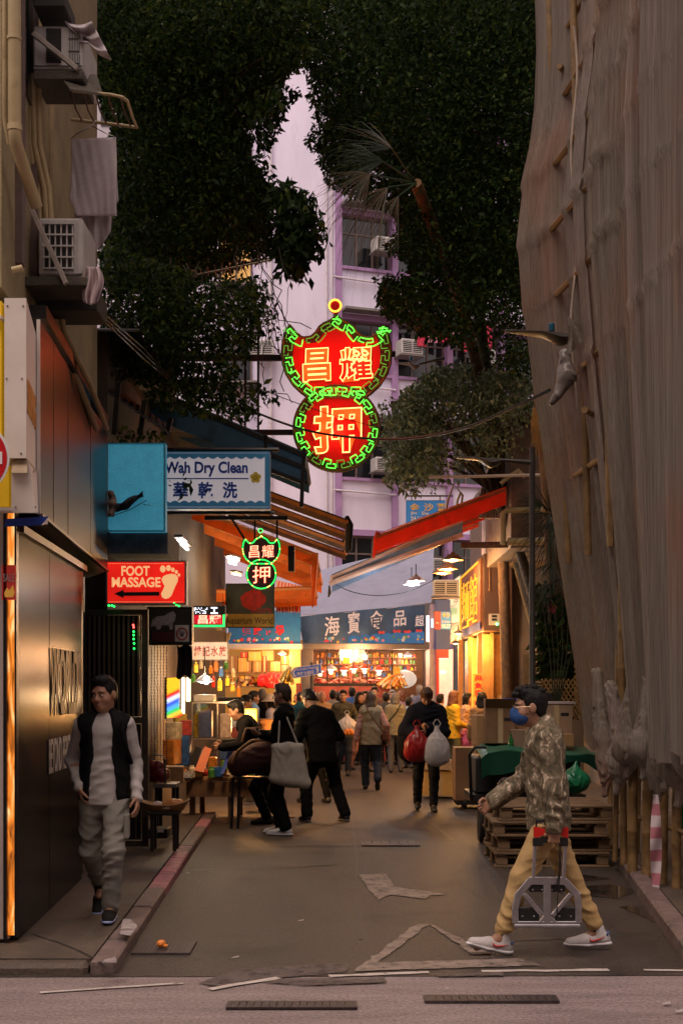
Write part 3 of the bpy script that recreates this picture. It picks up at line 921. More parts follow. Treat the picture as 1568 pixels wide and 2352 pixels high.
 # ================================================================== the lilac block of flats behind the market
LIL=mat('lilac_render',(0.68,0.62,0.77),0.8,var=0.09,scale=1.1,bump=0.2,bscale=60,stretch=(1,1,.22),dirt=((0.46,0.41,0.50),.9,.58))
PURP=mat('purple_trim',(0.36,0.21,0.41),0.7,var=0.12,scale=4)
GLASS=mat('window_glass',(0.012,0.014,0.017),0.08,var=0,spec=0.6)
WFR=mat('window_frame_brown',(0.16,0.11,0.10),0.5,var=0.2,scale=8)
CURT=mat('net_curtain',(0.22,0.19,0.18),0.9,var=0.4,scale=16,stretch=(6,6,.3))
PIPEW=mat('white_pipe',(0.62,0.56,0.62),0.5,var=0.1,scale=5,dirt=((.4,.33,.36),3,.6))
GREYC=mat('grey_concrete',(0.20,0.175,0.165),0.85,var=0.2,scale=1.6,bump=0.3,dirt=((.09,.075,.07),1.2,.55))
ACW=mat('ac_casing',(0.50,0.47,0.46),0.5,var=0.12,scale=6,dirt=((.24,.19,.16),7,.60))
ACD=mat('ac_grille_dark',(0.015,0.014,0.014),0.5,var=0)
CB=Vector((X_(770,35),35.0,0));YA=math.radians(20)
ex=Vector((math.cos(YA),math.sin(YA),0));ey=Vector((-math.sin(YA),math.cos(YA),0))
flats=thing('apartment_block','tall lilac block of flats with purple window bands at the end of the alley','building',CB)
def bl(sx,sy,z):return CB+ex*sx+ey*sy+ZUP*z
def bbox(name,s0,s1,y0,y1,z0,z1,m,par,b=0):
 mb=MB();c8=[bl(s0,y0,z0),bl(s1,y0,z0),bl(s1,y1,z0),bl(s0,y1,z0),bl(s0,y0,z1),bl(s1,y0,z1),bl(s1,y1,z1),bl(s0,y1,z1)]
 mb.hexa(c8);return obj(name,mb,m,par)
WID,TOP=9.0,26.0
bbox('core_wall',0.05,WID,.28,8,0,TOP,LIL,flats)
# plain left flank, set a little back from the corner
mb=MB();a=CB+Vector((-2.12,.3,0));bq=CB+Vector((0,0,0))
mb.hexa([a,bq,bq+Vector((2.4,8,0)),a+Vector((0,8,0)),a+ZUP*TOP,bq+ZUP*TOP,bq+Vector((2.4,8,TOP)),a+Vector((0,8,TOP))]);obj('flank_wall',mb,LIL,flats)
mb=MB();a=CB+Vector((-6.2,1.1,0));mb.hexa([a,a+Vector((4.079,.0,0)),a+Vector((4.079,7,0)),a+Vector((0,7,0)),a+ZUP*TOP,a+Vector((4.079,0,TOP)),a+Vector((4.079,7,TOP)),a+Vector((0,7,TOP))]);obj('wing_wall',mb,LIL,flats)
sills=[4.45-2.84*0,7.42,10.26,13.10,15.94,18.78,21.62]
WH=1.42
prev=0.0
bays=[(.17,1.62),(1.80,3.25),(3.43,4.88),(5.06,6.51),(6.69,8.14)]
rw=random.Random(5)
for fi,sz in enumerate(sills):
 if fi:bbox('spandrel',.13,WID,0.02,.28,prev,sz-.08,LIL,flats)
 else:bbox('spandrel',.13,WID,0.02,.28,0,sz-.08,GREYC,flats)
 bbox('sill_band',.12,WID+.03,-.06,.28,sz-.08,sz,PURP,flats)
 bbox('head_band',.12,WID+.02,-.012,.28,sz+WH,sz+WH+.16,PURP,flats)
 if fi:bbox('rain_slab',.15,WID,-.42,-.013,sz+WH+.17,sz+WH+.23,GREYC,flats)
 prev=sz+WH+.16
 for bi,(s0,s1)in enumerate(bays):
  fr=MB()
  def fb(a0,a1,z0,z1,y0=.17,y1=.235):
   fr.hexa([bl(a0,y0,z0),bl(a1,y0,z0),bl(a1,y1,z0),bl(a0,y1,z0),bl(a0,y0,z1),bl(a1,y0,z1),bl(a1,y1,z1),bl(a0,y1,z1)])
  w=s1-s0
  fb(s0,s1,sz,sz+.05);fb(s0,s1,sz+WH-.05,sz+WH);fb(s0,s1,sz+.92,sz+.965)
  for q in range(4):
   xx=s0+(w-.05)*q/3;fb(xx,xx+.05,sz+.05,sz+.92);fb(xx,xx+.05,sz+.965,sz+WH-.05)
  win=obj('window',fr,WFR,flats)
  for q in range(3):
   xx=s0+.05+(w-.05)*q/3;x2=xx+(w-.05)/3-.05
   if rw.random()<.45:bbox('curtain',xx,x2,.262,.272,sz+.05,sz+.92,CURT,win)
   bbox('pane',xx,x2,.20,.208,sz+.05,sz+.92,GLASS,win)
   bbox('pane',xx,x2,.20,.208,sz+.965,sz+WH-.05,GLASS,win)
bbox('spandrel',.13,WID,0.02,.28,prev,TOP,LIL,flats)
for s0 in(0.0,1.63,3.26,4.89,6.52,8.15):bbox('pilaster',s0-.01,s0+.16,-.085,.28,0,TOP,PURP,flats)
for s_ in(-.10,-.24):
 mb=MB();mb.tube([CB+Vector((s_,-.02,3.5)),CB+Vector((s_,-.02,TOP))],.035,8);obj('drainpipe',mb,PIPEW,flats)
mb=MB();mb.tube([CB+Vector((-1.75,.16,3.5)),CB+Vector((-1.75,.16,TOP))],.05,8);obj('drainpipe',mb,PIPEW,flats)
for z_ in(12.75,9.9,7.05):
 mb=MB();mb.tube([bl(-.1,-.1,z_),bl(1.7,-.1,z_-.05)],.028,8);obj('drainpipe',mb,PIPEW,flats)
 # windows of the wing, with ledges
for zi,sz in enumerate((7.3,10.2,12.9,15.8,18.6)):
 a=CB+Vector((-3.15,1.1,0));fr=MB()
 for q in range(3):fr.box(a+Vector((q*.42-.02,-.02,sz+.6)),(.05,.06,1.25))
 for q in(0,.62,1.2):fr.box(a+Vector((.40,-.018,sz+q)),(.8,.055,.05))
 win=obj('window',fr,WFR,flats)
 mb=MB();mb.box(a+Vector((.40,-.003,sz+.6)),(.82,.02,1.2));obj('pane',mb,GLASS if zi!=2 else glow('warm_window',(1,.55,.18),.35,.6,5),win)
 mb=MB();mb.box(a+Vector((.5,-.3,sz-.12)),(1.5,.6,.09));obj('ledge',mb,GREYC,flats)
def aircon(label,c,s=1.0,yaw=0.0,group='small window air conditioners on the lilac flats'):
 """window unit: casing, louvred side grille and the shelf it stands on"""
 t=thing('air_conditioner',label,'air conditioner',c,group);R=Matrix.Rotation(yaw,3,'Z');c=Vector(c)
 mb=MB();mb.box(c,(.62*s,.5*s,.40*s),R,b=.015);obj('casing',mb,ACW,t)
 for k in(0,1):
  mb=MB();mb.box(c+R@Vector((-.15*s+.29*k*s,-.252*s,0)),(.25*s,.012,.30*s),R);gr=obj('grille',mb,ACD,t)
  mb=MB()
  for q in range(6):mb.box(c+R@Vector((-.15*s+.29*k*s,-.262*s,(-.125+.05*q)*s)),(.25*s,.012,.016*s),R)
  tag(obj('louvre',mb,ACW,gr),kind='stuff')
 mb=MB();mb.box(c+R@Vector((0,0,-.225*s)),(.7*s,.5*s,.03),R);obj('shelf',mb,GREYC,t)
aircon('white window air conditioner beside the hanging red washing on the lilac flats',bl(2.0,-.32,10.95),1.0,YA)
aircon('white window air conditioner under a ledge on the left wing of the lilac flats',CB+Vector((-1.95,-.12,10.8)),1.0)
aircon('white air conditioner low behind the neon circle on the lilac flats',bl(1.25,-.30,7.75),.9,YA)
aircon('white window air conditioner beside the palm fronds on the lilac flats',bl(1.25,-.32,13.65),.9,YA)
aircon('white air conditioner two floors below the red washing on the lilac flats',bl(2.9,-.32,5.1),.9,YA)
aircon('white air conditioner right of the hanging washing on the lilac flats',bl(4.2,-.32,10.9),.95,YA)
# washing on the flats
WR=mat('red_washing',(.55,.03,.08),.85,var=.3,scale=10);WP2=mat('pink_washing',(.6,.25,.33),.85,var=.3)
hang=thing('clothes_rack','clothes rack of red and pink washing on the lilac flats','clothes rack',bl(2.6,-.5,11.4))
mb=MB();mb.tube([bl(1.95,-.65,11.75),bl(4.6,-.65,11.75)],.015,6);mb.tube([bl(2.0,0,11.75),bl(2.0,-.66,11.75)],.015,6);obj('rail',mb,PIPEW,hang)
for i in range(7):
 s0=2.1+.33*i;mb=MB();hh=.5+.35*rw.random()
 mb.grid(lambda a,b:bl(s0+.26*a,-.65+.03*math.sin(9*a+i),11.75-hh*b),5,3,thick=(0,.012,0));obj('garment',mb,WR if i%2==0 else WP2,hang)
 # plain blocks further back and at the sides
def block(name,label,x0,x1,y0,y1,z,m,nwin=0):
 t=thing(name,label,'building',((x0+x1)/2,y0,0))
 mb=MB();mb.box(((x0+x1)/2,(y0+y1)/2,z/2),(x1-x0,y1-y0,z));obj('wall',mb,m,t)
 return t
tb=block('tower_block','pale grey tower block far behind the left trees',-16,-4.5,50,60,44,mat('pale_tower',(.45,.40,.44),.85,var=.15,scale=.6))
for fz in range(12):
 for fx in range(4):
  mb=MB();mb.box((-15+2.8*fx+.9,49.98,6+3*fz),(1.4,.06,1.4));obj('window',mb,GLASS,tb)
block('corner_building','dim concrete building hidden behind the draped scaffold',4.3,14,8.6,23.2,16,GREYC)
# the houses across the street, behind the camera, which shade its far side
for nm_,x0,x1,h_ in(('long grey building across the street',-34,-6,21),('brown building across the street',-5.9,9,24),('pale building across the street',9.1,34,20)):
 t=block('street_building',nm_,x0,x1,-24,-9.5,h_,mat('facade_'+nm_.split()[0],(.17,.15,.145),.8,var=.15,scale=.5))
 for fz in range(6):
  for fx in range(6):
   mb=MB();mb.box((x0+(x1-x0)*(fx+.5)/6,-9.48,5+3*fz),(1.5,.06,1.4));obj('window',mb,GLASS,t)
   # ================================================================== LEFT: the corner building with its dark shopfront
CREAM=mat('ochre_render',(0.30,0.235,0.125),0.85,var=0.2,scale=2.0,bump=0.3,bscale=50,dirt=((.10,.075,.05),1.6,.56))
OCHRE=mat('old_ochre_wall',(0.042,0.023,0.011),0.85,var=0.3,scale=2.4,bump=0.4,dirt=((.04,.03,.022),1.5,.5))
PIPEC=mat('cream_pipe',(0.42,0.32,0.17),0.5,var=0.12,scale=5,dirt=((.2,.12,.06),4,.60))
DARKP=mat('black_gloss_panel',(0.012,0.011,0.012),0.22,0.0,var=0,spec=0.025)
DARKF=mat('black_fascia_metal',(0.016,0.012,0.012),0.34,0.0,var=0,spec=0.35)
DARKM=mat('dark_metal',(0.028,0.025,0.024),0.35,0.7,var=0.3,scale=10)
STEEL=mat('brushed_steel',(0.20,0.18,0.17),0.35,0.8,var=0.15,scale=20)
RUST=mat('rusty_steel',(0.13,0.065,0.045),0.75,0.2,var=0.4,scale=14,bump=0.3)
WHITEP=mat('white_sign_paint',(0.66,0.58,0.53),0.5,var=0.07,scale=3,dirt=((.36,.26,.19),2.2,.64))
CLOTH=mat('white_laundry',(0.60,0.53,0.56),0.9,var=0.08,scale=10,bump=0.3,bscale=150)
GSLAB=mat('stained_concrete_slab',(0.085,0.072,0.055),0.9,var=0.35,scale=4,bump=0.5)
def wa(d,off=0.0):return-1.687-.048*d+off
def fx_(d):return-1.409-.0695*d
corner=thing('corner_shop_building','ochre corner building with black glossy shopfront and outside pipes','building',(-3,8.4,0))
mb=MB();y0,y1=8.42,12.86
mb.hexa([(wa(y0,-.10),y0,4.3),(-14,y0,4.3),(-14,y1,4.3),(wa(y1,-.10),y1,4.3),(wa(y0,-.10),y0,15),(-14,y0,15),(-14,y1,15),(wa(y1,-.10),y1,15)])
obj('upper_wall',mb,CREAM,corner)
mb=MB();mb.hexa([(wa(y0,-.22),y0+.05,0),(-14,y0+.05,0),(-14,y1,0),(wa(y1,-.22),y1,0),(wa(y0,-.22),y0+.05,4.299),(-14,y0+.05,4.299),(-14,y1,4.299),(wa(y1,-.22),y1,4.299)])
obj('lower_wall',mb,DARKM,corner)
# fascia panels
for a,b in zip([8.74,9.34,10.08,11.5],[9.34,10.08,11.5,12.86]):
 mb=MB();mb.hexa([(fx_(a+.004)-.06,a+.004,2.88),(fx_(a+.004),a+.004,2.88),(fx_(b-.004),b-.004,2.88),(fx_(b-.004)-.06,b-.004,2.88),(fx_(a+.004)-.06,a+.004,4.2),(fx_(a+.004),a+.004,4.2),(fx_(b-.004),b-.004,4.26),(fx_(b-.004)-.06,b-.004,4.26)])
 obj('fascia_panel',mb,DARKF,corner)
for d in(9.34,10.08,11.5):
 mb=MB();mb.bar((fx_(d)+.001,d,2.89),(fx_(d)+.001,d,4.2),.010,.006,up=(1,0,0));obj('panel_seam',mb,STEEL,corner)
mb=MB();mb.bar((fx_(8.74)+.004,8.74,2.872),(fx_(12.86)+.004,12.86,2.872),.03,.02);obj('fascia_edge',mb,STEEL,corner)
mb=MB();mb.add([(fx_(8.74)-.02,8.74,2.865),(fx_(12.86)-.02,12.86,2.865),(wa(12.86,-.2),12.86,2.80),(wa(8.74,-.2),8.74,2.80)],[(0,1,2,3)]);obj('soffit',mb,STEEL,corner)
mb=MB();mb.bar((fx_(8.75)-.05,8.8,4.25),(fx_(12.8)-.05,12.84,4.31),.16,.09);obj('fascia_cap',mb,DARKM,corner)
# lower shopfront: glossy black panes between posts
for a,b in((8.46,9.6),(9.62,11.18)):
 mb=MB();mb.hexa([(wa(a,-.215),a,.08),(wa(a),a,.08),(wa(b),b,.08),(wa(b,-.215),b,.08),(wa(a,-.215),a,2.72),(wa(a),a,2.72),(wa(b),b,2.72),(wa(b,-.215),b,2.72)])
 obj('shopfront_panel',mb,DARKP,corner)
mb=MB();mb.bar((wa(8.46)+.003,8.46,2.745),(wa(11.25)+.003,11.25,2.745),.07,.05);obj('shopfront_rail',mb,DARKM,corner)
for d in(11.22,):
 mb=MB();mb.bar((wa(d)-.04,d,.12),(wa(d)-.04,d,2.72),.07,.08,up=(1,0,0));obj('shopfront_post',mb,DARKM,corner)
 # lettering on the panes, running along the alley
tA=Vector((-.048,1,0)).normalized()
YEL=mat('yellow_lettering',(.24,.13,.012),.5,var=.15);WHL=mat('white_lettering',(.36,.34,.33),.5,var=.1)
dA,dB=9.55,11.1
lettering('WORLD',(wa(9.62,.004),9.62,1.50),tA,ZUP,1.30,.52,YEL,corner,bold=.02)
lettering('BEYOND PERFECTION',(wa(9.55,.004),9.55,1.08),tA,ZUP,1.40,.26,WHL,corner,bold=.015)
# lit copper edge and narrow front face on the street
mb=MB();mb.box((X_(27,8.40),8.395,1.50),(.050,.04,2.75))
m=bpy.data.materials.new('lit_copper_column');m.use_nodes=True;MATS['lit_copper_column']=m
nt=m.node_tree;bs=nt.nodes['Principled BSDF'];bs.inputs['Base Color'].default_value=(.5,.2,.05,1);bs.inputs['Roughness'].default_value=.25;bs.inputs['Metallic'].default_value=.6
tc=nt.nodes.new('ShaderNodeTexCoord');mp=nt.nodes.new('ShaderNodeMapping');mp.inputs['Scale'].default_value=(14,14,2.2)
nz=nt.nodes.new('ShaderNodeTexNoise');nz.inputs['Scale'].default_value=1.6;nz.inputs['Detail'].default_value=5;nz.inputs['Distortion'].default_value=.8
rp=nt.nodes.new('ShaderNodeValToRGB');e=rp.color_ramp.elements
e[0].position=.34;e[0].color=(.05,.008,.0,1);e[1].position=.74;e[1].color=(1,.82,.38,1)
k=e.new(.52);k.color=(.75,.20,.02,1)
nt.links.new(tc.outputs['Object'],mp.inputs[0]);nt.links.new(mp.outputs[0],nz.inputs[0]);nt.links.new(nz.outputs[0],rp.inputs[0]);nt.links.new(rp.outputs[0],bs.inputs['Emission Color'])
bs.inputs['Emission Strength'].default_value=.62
obj('lit_column',mb,m,corner)
PALE=mat('pale_front_render',(.42,.33,.31),.8,var=.12,scale=3)
mb=MB();mb.box((X_(-30,8.37),8.40,1.55),(.27,.05,2.9));obj('front_pier',mb,PALE,corner)
mb=MB();mb.box((X_(14,8.38),8.375,1.50),(.022,.05,2.8));mb.box((X_(37,8.38),8.39,1.50),(.012,.06,2.78));obj('front_trim',mb,DARKM,corner)
pp=Plane(4,1298,36,1378,8.35)
po=thing('window_poster','small red poster in the lit window at the left edge','poster',pp.at(20,1378))
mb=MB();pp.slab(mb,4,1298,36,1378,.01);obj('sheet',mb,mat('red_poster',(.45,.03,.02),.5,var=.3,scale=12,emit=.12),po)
mb=MB();pp.poly(mb,[(10,1362),(16,1350),(22,1356),(30,1344),(34,1362),(30,1372),(12,1372)],.003,.002);obj('print',mb,mat('orange_print',(.7,.35,.05),.6,emit=.1),po)
pp.text('SALE',8,1318,34,1336,WHL,po,off=.001)
# ---- pipes down the wall
def pipe(pts,r,m=PIPEC,rings=()):
 mb=MB();mb.tube(pts,r,12);o=obj('drainpipe',mb,m,corner,60)
 if rings:
  mb=MB()
  for p,q in rings:mb.tube([p,q],r*1.14,12)
  obj('pipe_collar',mb,m,o)
p=lambda u,v,d:P(u,v,d)
pipe([p(33,-60,8.30),p(34,305,8.30),p(37,330,8.32),p(66,420,8.6),p(84,474,8.7)],.042,rings=[(p(33,84,8.3),p(33,92,8.3)),(p(34,286,8.3),p(34,300,8.3))])
pipe([p(11,-60,8.34),p(11,270,8.34),p(22,330,8.4)],.017)
for q,(u0,u1,r)in enumerate(((58,78,.028),(66,92,.024),(76,108,.026),(88,118,.022))):
 pipe([p(u0,170,9.4),p(u0+3,330,9.4),p(u1-6,430,9.5),p(u1,520,9.5),p(u1+10+6*q,760,9.9),p(u1+40+16*q,880,10.6),p(u1+85+14*q,985,11.6)],r)
pipe([p(115,-20,10.2),p(115,540,10.2)],.03)
pipe([p(148,-20,11.4),p(148,330,11.4),p(146,800,11.4)],.05)
pipe([p(124,180,10.3),p(118,226,10.2),p(135,228,10.1),p(175,232,10.0),p(200,222,9.9)],.009,mat('cable_grey',(.2,.17,.16),.5))
pipe([p(28,620,8.45),p(52,615,8.45)],.022)
# window with frame behind the upper air conditioner
mb=MB();mb.bar((wa(8.9)+.02-.1,8.9,4.6),(wa(8.9)+.02-.1,8.9,12),.10,.06,up=(1,0,0));mb.bar((wa(9.45)-.08,9.45,4.6),(wa(9.45)-.08,9.45,12),.05,.05,up=(1,0,0));obj('window_post',mb,WFR,corner)
mb=MB();mb.hexa([(wa(8.95)-.11,8.95,5.9),(wa(8.95)-.085,8.95,5.9),(wa(9.42)-.085,9.42,5.9),(wa(9.42)-.11,9.42,5.9),(wa(8.95)-.11,8.95,8),(wa(8.95)-.085,8.95,8),(wa(9.42)-.085,9.42,8),(wa(9.42)-.11,9.42,8)]);obj('window',mb,GLASS,corner)
# ---- air conditioners on brackets
def wall_ac(label,u0,v0,u1,v1,d,depth,style):
 A=P(u0,v1,d);B=P(u1,v0,d);c=(A+B)/2+Vector((0,depth/2,0));w,h=B.x-A.x,B.z-A.z
 t=thing('air_conditioner',label,'air conditioner',(c.x,c.y,A.z),'air conditioners on the ochre wall')
 mb=MB();mb.box(c,(w,depth,h),b=.012);obj('casing',mb,ACW,t)
 y=A.y-.004
 def px(a,b,z0,z1,yy,th,mb):mb.box((A.x+w*(a+b)/2,yy,A.z+h*(z0+z1)/2),(w*(b-a),th,h*(z1-z0)))
 if style==0:
  mb=MB();px(.27,.57,.16,.93,y,.010,mb);gr=obj('grille',mb,ACD,t)
  mb=MB()
  for k in range(15):z=.18+.05*k;px(.27,.57,z,z+.014,y-.006,.006,mb)
  tag(obj('louvre',mb,mat('dark_louvre',(.05,.045,.04),.5),gr),kind='stuff')
  for k in range(3):
   mb=MB();px(.71,.94,.14+.28*k,.36+.28*k,y,.010,mb);gr=obj('grille',mb,mat('grey_grille',(.10,.095,.09),.5),t)
   mb=MB()
   for q in range(7):a=.715+.033*q;px(a,a+.012,.14+.28*k,.36+.28*k,y-.006,.006,mb)
   tag(obj('louvre',mb,ACW,gr),kind='stuff')
  mb=MB();px(.0,1.0,.085,.095,y,.006,mb);obj('seam',mb,GSLAB,t)
 else:
  mb=MB();px(.12,.80,.10,.90,y,.010,mb);gr=obj('grille',mb,ACD,t)
  for k in range(6):mb=MB();px(.12+.13*k,.15+.13*k,.07,.93,y-.012,.012,mb);obj('bar',mb,ACW,gr)
  for k in range(5):mb=MB();px(.10,.83,.09+.195*k,.115+.195*k,y-.024,.010,mb);obj('bar',mb,ACW,gr)
  mb=MB();px(.90,.98,.03,.97,y-.003,.008,mb);obj('side_trim',mb,ACW,t)
 return t
wall_ac('upper window air conditioner with dark grille and three vents on the ochre wall',76,58,190,160,9.3,.55,0)
wall_ac('lower boxy air conditioner with square white grille on the ochre wall',88,500,190,632,9.3,.5,1)
def slab_shelf(label,u0,v0,u1,v1,d,dep,strut=None,m=GSLAB,name='bracket_shelf'):
 t=thing(name,label,'bracket',P((u0+u1)/2,v1,d),'brackets on the ochre wall')
 A,B=P(u0,v1,d),P(u1,v0,d)
 mb=MB();mb.box(((A.x+B.x)/2,d+dep/2,(A.z+B.z)/2),(B.x-A.x,dep,B.z-A.z),b=.008);obj('shelf',mb,m,t)
 if strut:
  mb=MB();mb.bar(P(*strut[0]),P(*strut[1]),.035,.035,bev=.004);obj('strut',mb,STEEL if len(strut)<3 else strut[2],t)
GP=mat('grey_painted_steel',(.33,.28,.25),.6,var=.2,scale=8)
slab_shelf('stained shelf and strut carrying the upper air conditioner',76,161,192,182,9.25,.4,((76,76,9.24),(178,158,9.24),GP))
slab_shelf('long stained shelf and diagonal strut carrying the lower air conditioner',42,634,200,656,9.2,.35,((46,424,9.18),(152,652,9.18),GP))
slab_shelf('dark rain canopy below the lower air conditioner',40,660,224,712,9.6,.4,None,mat('dark_canopy',(.03,.026,.022),.8,var=.3),'rain_canopy')
slab_shelf('dark rain canopy over the upper air conditioner',76,-20,150,14,9.2,.35,None,mat('dark_canopy',(.03,.026,.022),.8),'rain_canopy')
mb=MB();mb.add([P(134,168,9.4),P(222,170,9.6),P(236,214,9.3),P(160,202,9.1),P(134,172,9.4),P(222,175,9.6),P(236,219,9.3),P(160,207,9.1)],[(0,3,2,1),(4,5,6,7),(0,1,5,4),(1,2,6,5),(2,3,7,6),(3,0,4,7)])
solo('loose_board',mb,GSLAB,'tilted mossy board under the upper air conditioner','board')
# drying rack with bars
rk=thing('drying_rack','rusty folding drying rack sticking out from the ochre wall','rack',P(166,290,9.8))
outer=[P(166,208,9.3),P(252,216,9.3),P(280,222,9.3),P(293,232,9.4),P(304,268,9.8),P(314,292,10.1)]
mb=MB();mb.tube(outer,.012,8);mb.tube([P(164,274,10.1),P(240,282,10.1),P(316,292,10.1)],.014,8);obj('frame',mb,PIPEC,rk,60)
for k in range(5):
 u=164+28*k;mb=MB();mb.tube([P(u,209+3*k,9.32),P(u+10,250+2*k,9.8),P(u+24,276+3*k,10.1)],.007,6);obj('bar',mb,RUST,rk)
 # laundry
def cloth(label,fn,nu,nv,m=CLOTH,cat='towel',name='towel',thick=(0,.006,0),grp='laundry on the ochre wall'):
 mb=MB();mb.grid(fn,nu,nv,thick=thick);mb2=obj(name,mb,m,None,180,loc=mb.v[0]);return tag(mb2,label,cat,grp)
def tow(a,b):
 u=163+(266-163)*a;v0=318-4*a
 vb=495-60*max(0,a-.72)/.28*0+(-8 if a<.1 else 0)-30*max(0,.12-a)/.12
 v=v0+(vb-v0)*b
 sag=3*math.sin(7*a+5*b)*b
 y=9.9+.004*math.sin(9*a+3*b)*(.2+b)+.002*math.sin(27*a-14*b+12*b*a)+.03*b*math.sin(5*b+3*a)
 return P(u+sag+4*b*a,v,y)
cloth('big white towel folded over a wire hanger below the drying rack',tow,40,26)
def tow2(a,b):
 u=168+100*a+4*b;v=400+(b*(150-70*abs(a-.42)-(40 if a>.85 else 0))+30*b*math.sin(3.5*a))
 y=9.98+.012*math.sin(18*a+4*b)+.006*math.sin(41*a-3*b)
 return P(u,v,y)
cloth('grey white sheet hanging lower behind the folded towel',tow2,34,20,mat('grey_laundry',(.47,.41,.44),.9,var=.1,bump=.3,bscale=140),'sheet','hanging_sheet')
hg=MB();hg.tube([P(212,274,10.0),P(215,270,10.0),P(218,276,10.0),P(211,288,9.95),P(176,307,9.9),P(163,318,9.9)],.004,6);hg.tube([P(211,288,9.95),P(240,304,9.9),P(262,313,9.9),P(264,318,9.9)],.004,6)
solo('wire_hanger',hg,STEEL,'thin wire hanger holding the big white towel','hanger')
def rag(a,b):
 t=b*1.2
 u=148+62*a+(20*b if a>.4 else 0)+26*b*a;v=46+10*math.sin(3*a)+b*(95*a**.8)*(1-.25*abs(a-.7))
 return P(u,v,9.35-.12*a+.04*math.sin(9*a+6*b)+.03*math.sin(17*b+4*a))
cloth('crumpled white cloth flapping over the upper air conditioner',rag,26,20,CLOTH,'cloth','hanging_cloth')
def rag2(a,b):
 w=.25+.75*math.sin(PI*min(1,.18+b*.62))
 u=212+(a-.5)*46*w+4*math.sin(5*b);v=612+88*b-14*abs(a-.5)*b
 return P(u,v,9.25+.03*math.sin(13*a+3*b)+.02*math.sin(23*a))
cloth('small pink white rag tied below the lower air conditioner',rag2,20,18,mat('pinkish_rag',(.58,.46,.48),.9,var=.1),'rag','hanging_rag')
# bundles of cables from the roof edge
mb=MB()
for k in range(3):mb.tube([P(195+6*k,655,9.7),P(232,715+8*k,10.2),P(330,800+12*k,12.5),P(420,900,14.5),P(560,975,17)],.008,5)
tag(solo('cable_bundle',mb,mat('black_cable',(.01,.01,.01),.5,var=0),'dark sagging cables from the ochre wall to the neon sign frame','cables'),kind='stuff')
# ---- white and yellow box sign on the corner
bs_=thing('box_sign','large white and yellow box sign projecting from the corner building','sign',P(50,1180,8.2))
mb=MB();mb.hexa([P(10,1052,8.05),P(60,1052,8.05),P(84,1085,8.75),P(10,1085,8.75),P(10,684,8.05),P(60,684,8.05),P(84,772,8.75),P(10,772,8.75)]);obj('casing',mb,WHITEP,bs_)
mb=MB();mb.hexa([P(84,1180,8.70),P(92,1180,8.70),P(93,1183,8.78),P(84,1183,8.78),P(84,733,8.70),P(92,733,8.70),P(93,735,8.78),P(84,735,8.78)]);obj('edge_strip',mb,WHITEP,bs_)
mb=MB();mb.hexa([P(26,1178,8.10),P(84,1178,8.10),P(88,1176,8.65),P(26,1176,8.65),P(26,1062,8.10),P(66,1062,8.10),P(84,1086,8.65),P(26,1086,8.65)]);obj('lower_box',mb,WHITEP,bs_)
mb=MB();mb.hexa([P(26,1086,8.05),P(62,1086,8.05),P(86,1084,8.5),P(26,1084,8.5),P(30,1056,8.09),P(64,1056,8.09),P(78,1072,8.5),P(30,1072,8.5)]);obj('ledge',mb,mat('weathered_ledge',(.40,.30,.20),.7,var=.25,scale=8),bs_)
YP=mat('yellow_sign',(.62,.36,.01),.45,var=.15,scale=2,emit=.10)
mb=MB();mb.box(P(-60,880,8.16),(.37,.1,1.0));mb.box(P(-30,1118,8.16),(.30,.1,.26));obj('yellow_panel',mb,YP,bs_)
mb=MB();mb.box(P(-30,1172,8.12),(.33,.12,.02));mb.box(P(-60,733,8.12),(.37,.12,.02));obj('trim',mb,WHITEP,bs_)
for(u,v)in((17,702),(53,702),(15,869),(50,869),(48,1041),(36,1165),(82,1164)):
 mb=MB();mb.ball(P(u,v,8.047 if v<1050 else 8.095),.006,8,5);obj('screw',mb,STEEL,bs_)
sd=(P(84,772,8.75)-P(60,684,8.05));sX=Vector((sd.x,sd.y,0)).normalized()
lettering('SHOPPING',P(60,945,8.05)+sX*.05+Vector((0,0,0)),sX,ZUP,.55,.22,mat('orange_lettering',(.55,.22,.04),.6),bs_,bold=.02)
mb=MB();mb.hexa([P(10,1210,8.3),P(95,1206,8.3),P(110,1204,8.8),P(20,1208,8.8),P(12,1192,8.3),P(112,1186,8.3),P(110,1188,8.8),P(20,1192,8.8)])
solo('blue_light_box',mb,mat('blue_plastic',(.01,.04,.28),.4,var=.2),'small blue plastic box under the white and yellow sign','box')
# no-entry sign
ne=thing('no_entry_sign','round red no entry sign cut off by the left edge','road sign',P(-62,1500,7.9))
c=P(-62,1052,7.9);RX=Matrix.Rotation(PI/2,3,'X')
mb=MB();mb.lathe([(0.001,0),(.222,0),(.224,.004),(.222,.008),(.001,.008)],c,48,RX);obj('disc',mb,mat('sign_white',(.7,.68,.68),.4,var=.05),ne)
mb=MB();mb.lathe([(0.001,.009),(.208,.009),(.208,.012),(.001,.012)],c,48,RX);obj('red_face',mb,mat('sign_red',(.52,.006,.012),.35,var=.08,spec=.6),ne)
mb=MB();mb.box(c+Vector((0,-.014,-.002)),(.36,.004,.075),b=.0);obj('bar',mb,MATS['sign_white'],ne)
mb=MB();mb.tube([P(-62,1052,7.93),Vector((P(-62,0,7.93).x,7.93,.0))],.03,10);obj('pole',mb,STEEL,ne)
